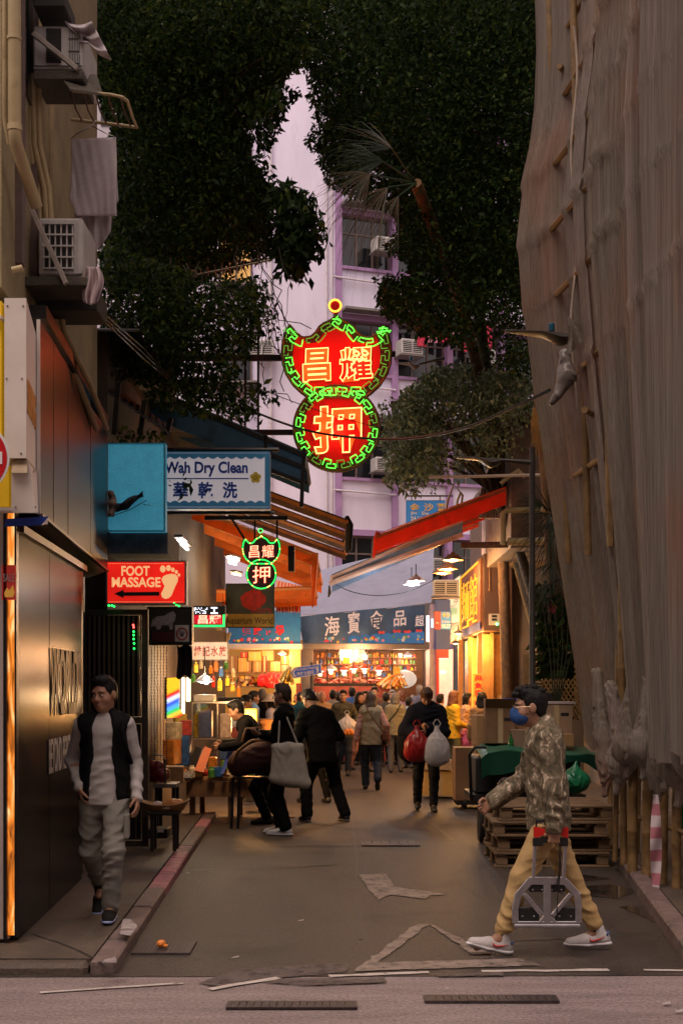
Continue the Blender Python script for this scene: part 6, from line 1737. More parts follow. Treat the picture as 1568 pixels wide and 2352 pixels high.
# blue and lilac fronts further along, red door frame
bw=thing('blue_front_shop','narrow blue fronted shop with a red doorway right of the food shop','shop',P(1010,1640,27))
def bb2(name,u0,v0,u1,v1,d,dep,m):return fbx(name,u0,v0,u1,v1,d,dep,m,bw)
BLW=mat('deep_blue_panel',(.015,.055,.24),.5,var=.12,emit=.03)
bb2('panel',1001,1378,1034,1492,27,.3,BLW);bb2('panel',988,1388,1001,1492,27.2,.3,mat('lilac_panel',(.20,.17,.34),.5,var=.1))
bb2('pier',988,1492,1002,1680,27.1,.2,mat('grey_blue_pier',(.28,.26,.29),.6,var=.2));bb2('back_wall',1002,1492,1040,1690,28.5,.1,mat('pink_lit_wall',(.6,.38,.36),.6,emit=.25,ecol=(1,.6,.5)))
RF=mat('red_door_frame',(.45,.015,.015),.5,var=.1)
bb2('door_frame',1002,1492,1008,1690,26.9,.15,RF);bb2('door_frame',1008,1492,1030,1512,26.9,.15,RF)
bb2('lit_tube',1011,1542,1023,1546,27.6,.06,glow('pinkish_tube',(1,.85,.8),4))
lamp('shop_light',P(1016,1530,27.4),10,(1,.7,.6),.1)
bb2('lit_panel',979,1414,986,1474,FD-.9,.06,glow('white_lit_strip',(.92,.95,1),1.6));bb2('lit_panel',990,1421,996,1442,26.9,.06,glow('blue_white_panel',(.5,.75,1),1.2))
jl,t=lightbox('massage_parlour_sign','small blue and red sign reading 24 Hour by the blue front',996,1404,1036,1447,25.6,.08,mat('mid_blue_sign',(.02,.15,.42),.5,var=.1,emit=.12),SF,1)
mb=MB();jl.slab(mb,997,1405,1012,1446,.004,.008);obj('red_field',mb,mat('dark_red_field',(.25,.02,.02),.5,var=.2,emit=.05),t)
mb=MB();mb.tube([jl.at(1004+5*math.cos(a*PI/8),1431+5.5*math.sin(a*PI/8),.014)for a in range(16)],.007,5,closed=True);obj('ring',mb,FLW_[0],t)
jl.text('24Hr',1000.5,1428.5,1007.5,1433.5,FLW_[2],t,off=.006)
jl.text('金沙',1015,1407,1033,1419,FLW_[1],t,off=.002,bold=.02);jl.text('24 Hour',1014,1425,1034,1431,FLW_[2],t,off=.002);jl.text('9517',1014,1434,1034,1443,FLW_[2],t,off=.002,bold=.03)
jb,t=lightbox('massage_parlour_sign','larger blue sign reading Jin Sha 24 Hour under the lilac flats',932,1149,1022,1202,28.5,.1,MATS['mid_blue_sign'],mat('blue_sign_frame',(.02,.12,.33),.5),1)
for ch,u in(('金',941),('沙',973),('薈',1002)):jb.text(ch,u,1156,u+22,1174,FLW_[1],t,bold=.015,off=.002)
jb.text('Jin',942,1175,957,1183,FLW_[2],t,bold=.02,off=.002);jb.text('Sha',968,1175,984,1183,FLW_[2],t,bold=.02,off=.002);jb.text('24 Hour',943,1186,986,1196,FLW_[2],t,bold=.03,off=.002)
mb=MB();mb.tube([P(930,1139,28.5),P(1040,1139,28.5)],.02,6)
for u in(945,1010):mb.tube([P(u,1139,28.5),P(u,1149,28.5)],.012,5)
obj('hanger',mb,SF,t)
# white air conditioner block and cables over there
aircon('white air conditioner under the awnings before the blue wall',P(1022,1352,27.6),.85)
t=thing('awning_frame_pipes','bent white pipe frame standing above the red awning','pipe',P(1040,1190,22))
for pts in([P(1022,1190,22),P(1028,1150,22),P(1042,1110,22),P(1062,1138,22),P(1058,1170,22)],[P(1046,1190,22.4),P(1050,1150,22.4),P(1058,1130,22.4)]):
 mb=MB();mb.tube(pts,.02,8);obj('pipe',mb,PIPEC,t,60)
 # corrugated sheds on the right-hand roofs
CG=mat('pale_corrugated',(.34,.29,.30),.6,.2,var=.12,scale=3);CO=mat('brown_corrugated',(.22,.12,.05),.7,.1,var=.2,scale=3)
sh_=thing('rooftop_shed','corrugated metal shed on the roof above the right hand shops','shed',(3.2,20,5))
mb=MB();mb.grid(lambda a,b:(X_(1100+80*a,21)+0,21+.02*math.sin(a*90),Z_(1190,21)+b*(Z_(1170-190*a,21)-Z_(1190,21)+.25)),120,1,thick=(0,.03,0));obj('end_wall',mb,CG,sh_)
mb=MB();mb.grid(lambda a,b:(X_(1181+75*a,20.4),20.4+.02*math.sin(a*80),Z_(1130,20.4)+b*(Z_(965,20.4)-Z_(1130,20.4))),120,1,thick=(0,.03,0));obj('side_panel',mb,CO,sh_)
mb=MB();mb.bar(P(1187,1190,20.35),P(1187,965,20.35),.09,.09,up=(0,1,0));mb.box(P(1190,968,20.3),(.22,.2,.14));obj('post',mb,CG,sh_)
mb=MB();mb.tube([P(985,1096,18.5),P(1100,1094,18.5),P(1260,1090,18.5)],.022,8);obj('roof_rail',mb,BEAM,sh_)
mb=MB();mb.tube([P(1150,1110,19.5),P(1172,1092,19.5),P(1190,1080,19.5),P(1205,1095,19.5)],.03,8);obj('roof_pipe',mb,PIPEC,sh_)
# lattice screens
LAT=mat('bamboo_lattice',(.30,.17,.055),.7,var=.2,scale=12)
def lattice(label,u0,v0,u1,v1,d,n):
 pl=Plane(u0,v0,u1,v1,d);t=thing('lattice_screen',label,'lattice',pl.at((u0+u1)/2,v1),'bamboo lattice screens')
 W_,H_=pl.w,pl.h;step=W_/n
 for sg in(1,-1):
  k=-int(H_/step/1.6)-1
  while k*step<W_:
   x0=k*step;pts=[]
   s0,s1=0.0,1.0
   f=lambda s:(x0+s*H_/1.6 if sg>0 else x0+H_/1.6-s*H_/1.6)
   ss=[s for s in[q/40 for q in range(41)]if 0<=f(s)<=W_]
   if len(ss)>2:
    a,b=ss[0],ss[-1]
    mb=MB();mb.bar(pl.A+pl.X*f(a)+ZUP*a*H_+Vector((0,.008*sg,0)),pl.A+pl.X*f(b)+ZUP*b*H_+Vector((0,.008*sg,0)),.018,.010,up=(0,1,0));obj('slat',mb,LAT,t)
   k+=1
 return t
lattice('bamboo lattice screen behind the lamp post',1200,1502,1232,1620,16.8,4)
lattice('bamboo lattice screen just right of the lamp post',1240,1505,1256,1600,16.9,2)
lattice('wide bamboo lattice screen behind the masked man',1243,1560,1325,1660,15.6,8)
lattice('narrow bamboo lattice strip against the scaffold sheet',1318,1500,1334,1650,15.0,2)
# ================================================================== LEFT STALL and its goods
tb_=thing('trestle_table','timber trestle table spread with goods beside the kerb','table',P(545,1890,17.2))
TD=16.9
mb=MB();a,c=P(425,1800,TD),P(632,1784,TD);zt=P(0,1784,TD).z
mb.box(((a.x+c.x)/2,TD+.45,zt-.03),(c.x-a.x,1.0,.05),b=.008);obj('tabletop',mb,CB_,tb_)
mb=MB();mb.box(((a.x+c.x)/2,TD-.06,zt-.16),(c.x-a.x-.05,.03,.20));obj('apron',mb,BRN,tb_)
for u,y in((530,TD),(440,TD+.1),(540,TD+.8),(450,TD+.8)):
 mb=MB();mb.box((X_(u,TD),y,zt/2-.03),(.07,.07,zt-.06));obj('leg',mb,BRN,tb_)
lamp('stall_light',P(500,1600,16.2),14,(1,.6,.28),.1);lamp('stall_light',P(470,1540,17.6),42,(1,.66,.34),.10);lamp('stall_light',P(560,1660,18.4),60,(1,.48,.15),.12)
pendant('glaring white work lamp hanging over the stall',470,1566,17.4,.13,WSH,8,(1,.95,.8),None,60,glow('white_hot',(1,.96,.85),14))
mb=MB();mb.lathe([(.02,0),(.035,.03),(.03,.09),(.015,.11)],P(474,1572,17.3),12)
solo('work_bulb',mb,glow('work_bulb_lit',(1,.97,.85),10),'big lit bulb beside the rainbow striped panel','bulb')
# rainbow LED panel
m=bpy.data.materials.new('rainbow_led');m.use_nodes=True;MATS['rainbow_led']=m
nt=m.node_tree;b=nt.nodes['Principled BSDF'];b.inputs['Base Color'].default_value=(.02,.02,.02,1)
tc=nt.nodes.new('ShaderNodeTexCoord');mp=nt.nodes.new('ShaderNodeMapping');mp.inputs['Rotation'].default_value=(0,.45,0);mp.inputs['Scale'].default_value=(3.1,1,3.1);mp.inputs['Location'].default_value=(0,0,.05)
sx=nt.nodes.new('ShaderNodeSeparateXYZ');r=nt.nodes.new('ShaderNodeValToRGB');r.color_ramp.interpolation='EASE'
cols=[(.9,.02,.02),(1,.55,.05),(.05,.6,.1),(.1,.4,.9),(.05,.1,.8),(.7,.8,1),(.9,.02,.02),(1,.5,.02)]
e=r.color_ramp.elements;e[0].color=cols[0]+(1,);e[1].color=cols[-1]+(1,)
for k in range(1,7):e.new(k/7).color=cols[k]+(1,)
w=nt.nodes.new('ShaderNodeTexWave');w.inputs['Scale'].default_value=14;w.bands_direction='Z'
ml=nt.nodes.new('ShaderNodeMath');ml.operation='MULTIPLY';ml.inputs[1].default_value=1.3
for A,B in((tc.outputs['Object'],mp.inputs[0]),(mp.outputs[0],sx.inputs[0]),(sx.outputs[2],r.inputs[0]),(r.outputs[0],b.inputs['Emission Color']),(mp.outputs[0],w.inputs['Vector']),(w.outputs[0],ml.inputs[0]),(ml.outputs[0],b.inputs['Emission Strength'])):nt.links.new(A,B)
rp_=Plane(382,1558,414,1650,15.5);t=thing('rainbow_screen','rainbow striped led panel glowing at the left stall','led panel',rp_.at(398,1650))
mb=MB();rp_.poly(mb,[(382,1558),(412,1556),(411,1628),(420,1640),(412,1648),(382,1650)],.04,-.04);o=obj('screen',mb,m,t)
mb=MB();rp_.slab(mb,378,1556,382,1652,.06,.01);obj('frame',mb,SF,t)
for i,(u0,u1,v0,v1)in enumerate(((416,424,1556,1640),(427,437,1556,1612))):
 fl=Plane(u0,v0,u1,v1,16.2);mb=MB();fl.slab(mb,u0,v0,u1,v1,.04,b=.01);solo('lit_strip',mb,glow('warm_white_strip',(1,.78,.42),2.4),'%s upright warm white light strip right of the rainbow panel'%['taller','shorter'][i],'light strip','light strips at the stall')
 # bead curtains / hanging strings at the shop entrance
r2=random.Random(21)
for k in range(7):
 u=340+7*k;mb=MB();mi=k%4
 n=40
 for q in range(n):mb.ball(P(u+r2.random(),1480+(1760-1480)*q/n,14.9+.02*k),(.006,.006,.016),5,4)
 tag(solo('bead_string',mb,[mat('bead_'+nm,[q*.6 for q in c],.3,.3)for nm,c in(('silver',(.35,.33,.36)),('red',(.35,.03,.02)),('purple',(.10,.06,.2)),('gold',(.35,.18,.04)))][mi],'%s bead string hanging at the stall entrance, %s from the gate'%(['silver','red','purple','gold'][mi],['first','second','third','fourth','fifth','sixth','seventh'][k]),'bead string','bead strings at the stall entrance'),kind='thing')
 # glass case with coloured packets, boxes and tubs
def goods_box(label,u0,v0,u1,v1,d,dep,m,rot=0,name='carton',b=.01,cat='box',grp='goods on the left stall'):
 a,c=P(u0,v1,d),P(u1,v0,d);mb=MB();mb.box(((a.x+c.x)/2,d+dep/2,(a.z+c.z)/2),(c.x-a.x,dep,c.z-a.z),rot,b=b);return solo(name,mb,m,label,cat,grp,loc=((a.x+c.x)/2,d+dep/2,a.z))
case=thing('display_case','glass display case of bright packets on the stall','display case',P(500,1784,17.1))
cs=Plane(440,1612,560,1780,17.1)
STL=mat('case_frame',(.35,.30,.26),.3,.7,var=.15)
for(a,b,c,e)in((440,1612,443,1780),(498,1614,501,1780),(557,1612,560,1780),(443,1612,557,1616),(443,1696,557,1700),(443,1776,557,1780)):
 mb=MB();cs.slab(mb,a,b,c,e,.03);obj('frame',mb,STL,case)
mb=MB();a=cs.at(442,1698,-.25);c=cs.at(558,1698,-.25);mb.box((a+c)/2,(c.x-a.x,.4,.012));obj('shelf',mb,MATS['clear_shop_glass'],case)
mb=MB();cs.slab(mb,443,1617,497,1695,.006,-.012);obj('pane',mb,MATS['clear_shop_glass'],case)
spec=[('pale blue sheet of packets at the upper left of the case',456,1632,486,1694,'gb1',(.14,.20,.42)),('yellow packet column at the left edge of the case',444,1640,454,1694,'gb2',(.62,.45,.03)),('cream box at the upper right of the case',505,1640,530,1696,'gb3',(.52,.36,.27)),('white box with blue print at the far right of the case',532,1650,556,1670,'gb4',(.5,.5,.55)),('dark red box below the white one in the case',532,1671,556,1696,'gb5',(.30,.04,.03)),('brown timber box standing right in the case',530,1702,556,1776,'gb6',(.30,.12,.03)),('white tub at lower left in the case',446,1722,470,1776,'gb7',(.5,.42,.36)),('blue packet in the lower middle of the case',504,1715,526,1745,'gb8',(.05,.12,.30)),('orange tin in the lower middle of the case',478,1740,497,1776,'gb9',(.55,.20,.02)),('green box in the lower right of the case',508,1748,528,1776,'gb10',(.12,.32,.03))]
for lab,u0,v0,u1,v1,nm,c in spec:goods_box(lab,u0,v0,u1,v1,17.25+.01*(u0%5),.18,mat(nm+'_print',c,.45,var=.35,scale=16),0,'packet',cat='packet')
# white cooler trays on top
goods_box('stack of white trays on top of the display case',444,1596,490,1611,17.2,.4,mat('white_tray',(.6,.55,.48),.5,var=.1),0,'tray_stack',cat='trays')
goods_box('dark folded umbrella bag on top of the case',500,1602,556,1611,17.2,.2,MATS['black_cloth'],.06,'folded_bag',cat='bag')
# more colour behind: yellow, red and orange boxes near the man with the tote bag
for i,(lab,u0,v0,u1,v1,c)in enumerate((('bright yellow crate behind the stall case',562,1628,590,1660,(.65,.42,.05)),('orange crate under the bright yellow one',563,1662,592,1700,(.62,.20,.02)),('glowing red box low behind the case',560,1702,574,1775,(.6,.02,.015)),('brown crate right of the orange one',594,1652,625,1688,(.28,.12,.03)),('red box on the far table behind the tote bag man',594,1690,640,1715,(.5,.03,.015)))):
 goods_box(lab,u0,v0,u1,v1,18.6+.1*i,.3,mat('crate_paint_%d'%i,c,.5,var=.2,scale=8),.05*i,'crate',cat='crate')
 # slanted magazines and cloths on the table
def leaf(label,pts,m,name='folder',t=.02,cat='folder'):
 mb=MB();V=[P(*p)for p in pts];N=(V[1]-V[0]).cross(V[2]-V[0]).normalized()*t
 n=len(V);mb.add(V+[p+N for p in V],[tuple(range(n))[::-1],tuple(range(n,2*n))]+[(i,(i+1)%n,n+(i+1)%n,n+i)for i in range(n)]);return solo(name,mb,m,label,cat,'folders leaning on the table')
leaf('bright orange folder leaning on the trestle table',[(446,1772,16.75),(468,1776,16.75),(486,1722,16.95),(470,1716,16.95)],mat('orange_folder',(.65,.13,.015),.5,var=.1))
leaf('black folder leaning left of the orange one',[(428,1776,16.8),(446,1778,16.8),(464,1722,17.0),(448,1716,17.0)],MATS['black_cloth'])
leaf('blue folder leaning on the trestle table',[(506,1782,16.7),(514,1780,16.7),(540,1718,16.95),(526,1722,16.95)],mat('blue_folder',(.01,.05,.36),.4,var=.1))
leaf('cream folder standing right of the blue one',[(520,1782,16.72),(560,1782,16.72),(554,1730,16.95),(542,1718,16.95)],mat('cream_folder',(.55,.42,.25),.6,var=.15))
leaf('black and white folder lying at the front left of the table',[(408,1792,16.6),(440,1790,16.6),(446,1772,16.75),(420,1776,16.75)],mat('monochrome_folder',(.25,.24,.23),.5,var=.9,scale=25))
# bags in front: dark red bundle, yellow carton, black bench
goods_box('brown carton standing behind the red bundle',378,1762,418,1800,15.2,.3,CB_,.1)
goods_box('ochre carton leaning at the gate end of the stall',352,1768,384,1804,14.6,.25,CB2,.3)
mb=MB();r2=random.Random(2)
for k in range(10):mb.ball(P(348+26*r2.random(),1758+26*r2.random(),14.3+.1*r2.random()),(.06+.04*r2.random(),.06,.05+.03*r2.random()),8,6)
solo('red_bundle',mb,mat('dark_red_bundle',(.16,.008,.012),.45,var=.3,bump=.3),'dark red bundle of plastic bags beside the gate','bundle')
mb=MB();a=P(352,1806,14.2);c=P(404,1802,14.2);mb.box(((a.x+c.x)/2,14.4,a.z),(c.x-a.x,.4,.04));
bn_=thing('bench','low black bench by the gate carrying bundles','bench',((a.x+c.x)/2,14.4,.12));obj('seat',mb,GREYF,bn_)
for x in(a.x+.03,c.x-.03):
 for y in(14.25,14.55):
  mb=MB();mb.box((x,y,(a.z+.10)/2),(.04,.04,a.z-.14));obj('leg',mb,SF,bn_)
mb=MB();mb.tube([P(342,1738,14.1),P(352,1734,14.1),P(374,1736,14.1),P(378,1744,14.1)],.008,6);mb.tube([P(342,1738,14.1),P(342,1800,14.15)],.012,6);mb.tube([P(378,1744,14.1),P(380,1800,14.15)],.012,6)
solo('trolley_handle',mb,STEEL,'thin bent metal trolley handle over the red bundle','handle')
# tan tray with a bun and wrapped goods, on a black stool
c=P(378,1862,12.9);c.z=P(0,1862,12.9).z
ty=thing('shallow_tray','shallow tan tray on a dark stool beside the man in the vest','tray',c)
mb=MB();n=28;vs_=[]
for ring,(r,z)in enumerate(((.02,0),(.18,0),(.235,.05),(.25,.062),(.24,.066),(.225,.056),(.175,.014),(.02,.012))):
 for k in range(n):
  a=2*PI*k/n;vs_.append((c.x+1.02*r*math.cos(a),c.y+.62*r*math.sin(a),c.z+z+(.05*abs(math.cos(a))**3 if 2<=ring<=5 else 0)))
mb.add(vs_,[(i*n+k,i*n+(k+1)%n,(i+1)*n+(k+1)%n,(i+1)*n+k)for i in range(7)for k in range(n)]+[tuple(range(n))[::-1],tuple(7*n+k for k in range(n))]);obj('tray_body',mb,mat('tan_card',(.42,.24,.095),.7,var=.2,scale=6),ty,60)
bun=Skin();bun.ell((0,0,0),(.115,.075,.05),.02);bun.ell((.02,-.02,.01),(.08,.06,.045),.02)
V_,F_=bun.mesh(.008,warp=lambda X,Y,Z:.004*np.sin(60*X+20*Y));o=np_obj('bread_loaf',V_+np.array(c+Vector((.085,0,.062))),F_,mat('bread_crust',(.50,.20,.05),.5,var=.25,scale=20),None,180,loc=c+Vector((.085,0,.03)));tag(o,'brown crusty loaf lying in the tan tray','bread')
bun=Skin();bun.ell((0,0,0),(.075,.05,.034),.02);V_,F_=bun.mesh(.008,warp=lambda X,Y,Z:.004*np.sin(70*X-50*Y));o=np_obj('wrapped_bun',V_+np.array(c+Vector((-.06,.01,.055))),F_,mat('wrapped_paper',(.5,.38,.34),.5,var=.2,scale=20),None,180,loc=c+Vector((-.06,.01,.03)));tag(o,'pale wrapped bun left of the loaf in the tan tray','bun')
mb=MB();mb.box(c+Vector((-.03,-.10,.035)),(.20,.05,.012),-.25);solo('paper_slip',mb,mat('white_paper',(.6,.52,.5),.6),'white paper slip at the front of the tan tray','paper')
sl_t=thing('stool','dark low stool under the tan tray','stool',(c.x,c.y,.12))
mb=MB();mb.box((c.x,c.y,c.z-.022),(.30,.26,.035),b=.008);obj('seat',mb,SF,sl_t)
for sx_ in(-.11,.11):
 for sy_ in(-.09,.09):
  mb=MB();mb.box((c.x+sx_,c.y+sy_,(.12+c.z-.04)/2),(.035,.035,c.z-.04-.12));obj('leg',mb,SF,sl_t)
mb=MB();q=P(362,1912,13.4);mb.box(q,(.24,.3,.10),b=.01);solo('dark_crate',mb,SF,'small dark crate on the pavement under the tray','crate')
mb=MB();mb.box(q+Vector((.05,-.155,.03)),(.06,.006,.03));solo('label_card',mb,MATS['white_paper'],'white card stuck on the dark crate','card')
# duffel bag with tan handle
S=Skin();S.cone((-.20,0,-.03),(.20,0,-.02),.15,.17,.05,(1,.8,1));S.cone((-.17,.02,.06),(.18,0,.10),.09,.10,.05)
V_,F_=S.mesh(.014,warp=folds(.010,4,20));bc=P(584,1742,16.0);th_=-.25
Rb=np.array(Matrix.Rotation(th_,3,'Y'))
bg=np_obj('duffel_bag',V_@Rb.T+np.array(bc),F_,mat('maroon_canvas',(.05,.012,.012),.8,var=.3),None,180,loc=bc);tag(bg,'dark maroon duffel bag with tan trim on a stand beside the table','bag')
hb=MB()
hb.tube([bc+Vector(p)for p in((-.26,-.12,-.06),(-.18,-.19,.10),(-.02,-.22,.22),(.16,-.20,.24),(.26,-.15,.14),(.28,-.14,-.04))],.022,8);obj('trim_strap',hb,mat('tan_leather',(.22,.11,.045),.6,var=.2),bg,60)
hb=MB();hb.tube([bc+Vector(p)for p in((-.15,-.05,.20),(-.10,-.05,.36),(.06,-.05,.38),(.12,-.05,.22))],.015,8);obj('handle',hb,MATS['tan_leather'],bg,60)
st=thing('bag_stand','dark stand under the maroon duffel bag','stand',(bc.x,bc.y,0))
mb=MB();mb.box(bc+Vector((-.05,0,-.235)),(.42,.24,.02));obj('top',mb,SF,st)
for dx in(-.26,-.18):
 mb=MB();mb.bar((bc.x+dx,bc.y,bc.z-.25),(bc.x+dx-.02,bc.y-.02,.0),.035,.035);obj('leg',mb,SF,st)
mb=MB();mb.box(P(600,1822,18.2),(.45,.3,.22),.1,b=.01);solo('grey_carton',mb,mat('grey_carton',(.16,.14,.12),.8,var=.2),'flat grey carton on the road behind the duffel bag','box')
mb=MB();mb.box(PG(650,1880)+Vector((0,0,.012)),(.30,.1,.02),.2);mb2=solo('flat_cardboard',mb,CB_,'scrap of flattened cardboard behind the white sneakers','cardboard')
# ================================================================== RIGHT: boxes, cart, pallets
PAL=mat('pallet_timber',(.19,.115,.062),.8,var=.3,scale=9,bump=.4,bscale=40,stretch=(.4,3,3),dirt=((.06,.035,.022),3,.56))
def slat_m(i):return PAL
pal_proto=None
def pallet(z,dx,dy,rot,label):
 global pal_proto
 cx,cy=2.01+dx,12.95+dy;t=thing('pallet',label,'pallet',(cx,cy,z),'stacked timber pallets')
 R=Matrix.Rotation(rot,3,'Z');L,D,H=1.10,1.0,.145;rr_=random.Random(int(z*1000))
 def b_(nm,x,y,zz,sx,sy,sz):mb=MB();mb.box(Vector((cx,cy,z))+R@Vector((x,y,zz)),(sx,sy,sz),R@Matrix.Rotation((rr_.random()-.5)*.012,3,'Z'),b=.004);obj(nm,mb,PAL,t)
 for k in range(3):b_('bottom_slat',0,-.45+.45*k,.011,L,.10,.022)
 for x in(-.48,0,.48):
  for y in(-.44,0,.44):b_('block',x,y,.064,.11,.10,.08)
 for x in(-.49,0,.49):b_('stringer',x,0,.113,.10,D,.018)
 for k in range(7):b_('deck_slat',0,-.46+.153*k,.134,L,.10,.021)
 return t
for i in range(4):
 pallet(.004+.148*i,(0,.015,-.02,.03)[i],(0,.03,-.02,.02)[i],(0,.02,-.015,.03)[i],'%s timber pallet of the stack behind the walking man'%['bottom','second lowest','third','topmost'][i])
 # things in the gaps
zt4=.60
# green tarpaulin over the cart
cart=thing('hand_cart','dark hand cart under a green tarpaulin behind the pallets','cart',(1.95,14.6,0))
mb=MB();mb.box((2.05,14.75,.52),(1.25,.9,.06));obj('deck',mb,SF,cart)
mb=MB();mb.box((2.05,14.75,.76),(1.15,.8,.40),b=.02);obj('crate_body',mb,mat('black_crate',(.012,.012,.013),.6),cart)
for x in(1.55,2.55):
 mb=MB();R_=Matrix.Rotation(PI/2,3,'Y');mb.lathe([(.001,-.03),(.17,-.03),(.19,0),(.17,.03),(.001,.03)],(x,14.5,.19),18,R_);obj('wheel',mb,SF,cart)
mb=MB();mb.tube([(1.42,14.3,.5),(1.38,14.1,1.0),(1.44,14.1,1.08),(1.56,14.1,1.08)],.018,8);obj('handle',mb,SF,cart,60)
GT=mat('green_tarpaulin',(.012,.105,.060),.45,var=.15,scale=4,bump=.3,bscale=30)
def gt(a,b):
 x=1.56+1.30*a-.05;y=14.1+.95*b;z=1.04+.03*math.sin(5*a+2*b)+.012*math.sin(17*a-9*b)
 if b<.25:z-=(.25-b)/.25*((.26 if a<.36 else .13)+.03*math.sin(14*a));y=14.12+.02*math.sin(16*a)
 if a<.05:z-=(.05-a)/.05*.05
 if a>.9:z-=(a-.9)*.4
 return(x,y,z)
mb=MB();mb.grid(gt,44,24,thick=(0,0,.012));solo('green_tarpaulin',mb,GT,'dark green tarpaulin draped over the hand cart','tarpaulin',smooth=60)
S=Skin();S.ell((0,0,0),(.17,.13,.13),.02);S.cone((0,0,.08),(.02,0,.19),.07,.02,.05);V_,F_=S.mesh(.012,warp=folds(.014,2,24,26));o=np_obj('green_plastic_bag',V_+np.array((2.45,13.75,.74)),F_,mat('green_plastic',(.01,.16,.07),.3,var=.2),None,180,loc=(2.42,13.7,.62));tag(o,'green plastic bag hanging under the tarpaulin edge','bag')
S=Skin();S.ell((0,0,0),(.10,.09,.11),.02);V_,F_=S.mesh(.010,warp=folds(.018,9,44,40));o=np_obj('black_plastic_bag',V_+np.array((1.68,13.3,.70)),F_,mat('crinkled_black_plastic',(.03,.02,.018),.2,var=.3),None,180,loc=(1.72,13.55,.6));tag(o,'crinkled shiny black plastic bag on the left end of the pallets','bag')
def carton(label,c,size,rot=0,m=CB_,holes=False,flaps=False,grp='cardboard boxes on the right'):
 c=Vector(c);t=thing('cardboard_box',label,'box',(c.x,c.y,c.z-size[2]/2),grp);R=Matrix.Rotation(rot,3,'Z')
 mb=MB();mb.box(c,size,R,b=.006);obj('carton_body',mb,m,t)
 mb=MB();mb.box(c+R@Vector((0,-size[1]/2-.001,0)),(.055,.003,size[2]*.96),R);obj('tape',mb,TAPE,t)
 if holes:
  mb=MB();mb.box(c+R@Vector((size[0]*.25,-size[1]/2-.001,size[2]*.18)),(.09,.004,.035),R,b=.001);obj('hand_hole',mb,MATS['sign_black'],t)
 if flaps:
  for sg in(-1,1):
   mb=MB();a=c+R@Vector((-size[0]/2,sg*size[1]/2,size[2]/2));b=c+R@Vector((size[0]/2,sg*size[1]/2,size[2]/2));up_=R@Vector((0,sg*.08,.10));mb.hexa([a,b,b+Vector((0,.006,0)),a+Vector((0,.006,0)),a+up_,b+up_,b+up_+Vector((0,.006,0)),a+up_+Vector((0,.006,0))]);obj('flap',mb,m,t)
 return t
carton('big brown carton on the left of the cart with a hand hole',(1.70,15.1,1.24),(.34,.45,.34),.05,CB_,True)
carton('darker carton leaning at the front left of the cart',(1.78,14.7,1.30),(.34,.3,.40),-.06,CB3,True,True)
carton('carton under the blue plastic on the cart',(2.12,15.0,1.24),(.38,.4,.34),.03,CB_,True)
carton('grey brown carton in the middle of the cart load',(2.05,14.55,1.16),(.36,.35,.20),.0,mat('grey_brown_carton',(.24,.16,.11),.8,var=.15))
carton('flat topped carton behind the masked man',(2.42,14.9,1.36),(.36,.5,.36),-.03,mat('pale_carton',(.30,.20,.13),.8,var=.12),True)
carton('lower carton behind the shoulder of the masked man',(2.36,14.7,1.14),(.44,.4,.14),0,CB_)
mb=MB();mb.box((2.42,14.9,1.555),(.42,.52,.025),-.03);solo('polystyrene_lid',mb,mat('pale_foam',(.45,.38,.38),.7),'pale foam lid lying on the flat topped carton','lid')
mb=MB();mb.box((2.30,15.3,1.62),(.30,.3,.10),0,b=.01);solo('black_tray',mb,SF,'black plastic tray behind the head of the masked man','tray')
S=Skin();S.ell((0,0,0),(.13,.09,.055),.02);S.ell((.1,0,.01),(.08,.06,.04),.02);V_,F_=S.mesh(.010,warp=folds(.012,3,40,30));o=np_obj('blue_plastic_bag',V_+np.array((1.90,14.85,1.55)),F_,mat('blue_plastic_sheet',(.01,.05,.30),.35,var=.2),None,180,loc=(1.9,14.85,1.5));tag(o,'crumpled blue plastic bag on top of the cartons','bag')
mb=MB();mb.lathe([(.03,0),(.03,.09),(.012,.12),(.012,.15)],(1.86,14.35,1.06),10);solo('green_bottle',mb,mat('green_glass',(.02,.12,.03),.15,var=0),'green bottle standing on the tarpaulin by the cartons','bottle')
# tall carton on a dolly
dl=thing('dolly','low dolly with castors under the tall carton','dolly',(1.93,18.6,0))
zc=Z_(1840,18.6)
mb=MB();mb.box((1.93,18.75,zc-.03),(.6,.5,.04));obj('deck',mb,SF,dl)
for x in(1.76,2.1):
 for y in(18.6,18.95):
  mb=MB();mb.lathe([(.001,-.02),(.065,-.02),(.07,0),(.065,.02),(.001,.02)],(x,y,.07),12,Matrix.Rotation(PI/2,3,'Y'));obj('castor',mb,SF,dl)
carton('tall dark carton on the dolly at the right of the alley',(1.89,18.85,(zc+Z_(1718,18.6))/2+.0),(.54,.5,Z_(1718,18.6)-zc),0,CB3,True)
mb=MB();mb.tube([(1.98,17.4,.25),(1.94,17.3,.8),(1.95,17.3,1.0),(2.02,17.3,1.06),(2.12,17.3,1.06)],.022,8);hc_=thing('hand_truck','upright hand truck with a dark tubular handle beside the tall carton','hand truck',(2.05,17.3,0));obj('frame',mb,SF,hc_,60)
mb=MB();mb.tube([(2.2,17.4,.25),(2.2,17.3,.8),(2.2,17.3,1.0),(2.12,17.3,1.06)],.022,8);mb.box((2.08,17.2,.06),(.34,.28,.02));obj('toe_plate',mb,SF,hc_,60)
for x in(1.93,2.25):
 mb=MB();mb.lathe([(.001,-.025),(.11,-.025),(.125,0),(.11,.025),(.001,.025)],(x,17.42,.125),16,Matrix.Rotation(PI/2,3,'Y'));obj('wheel',mb,SF,hc_)
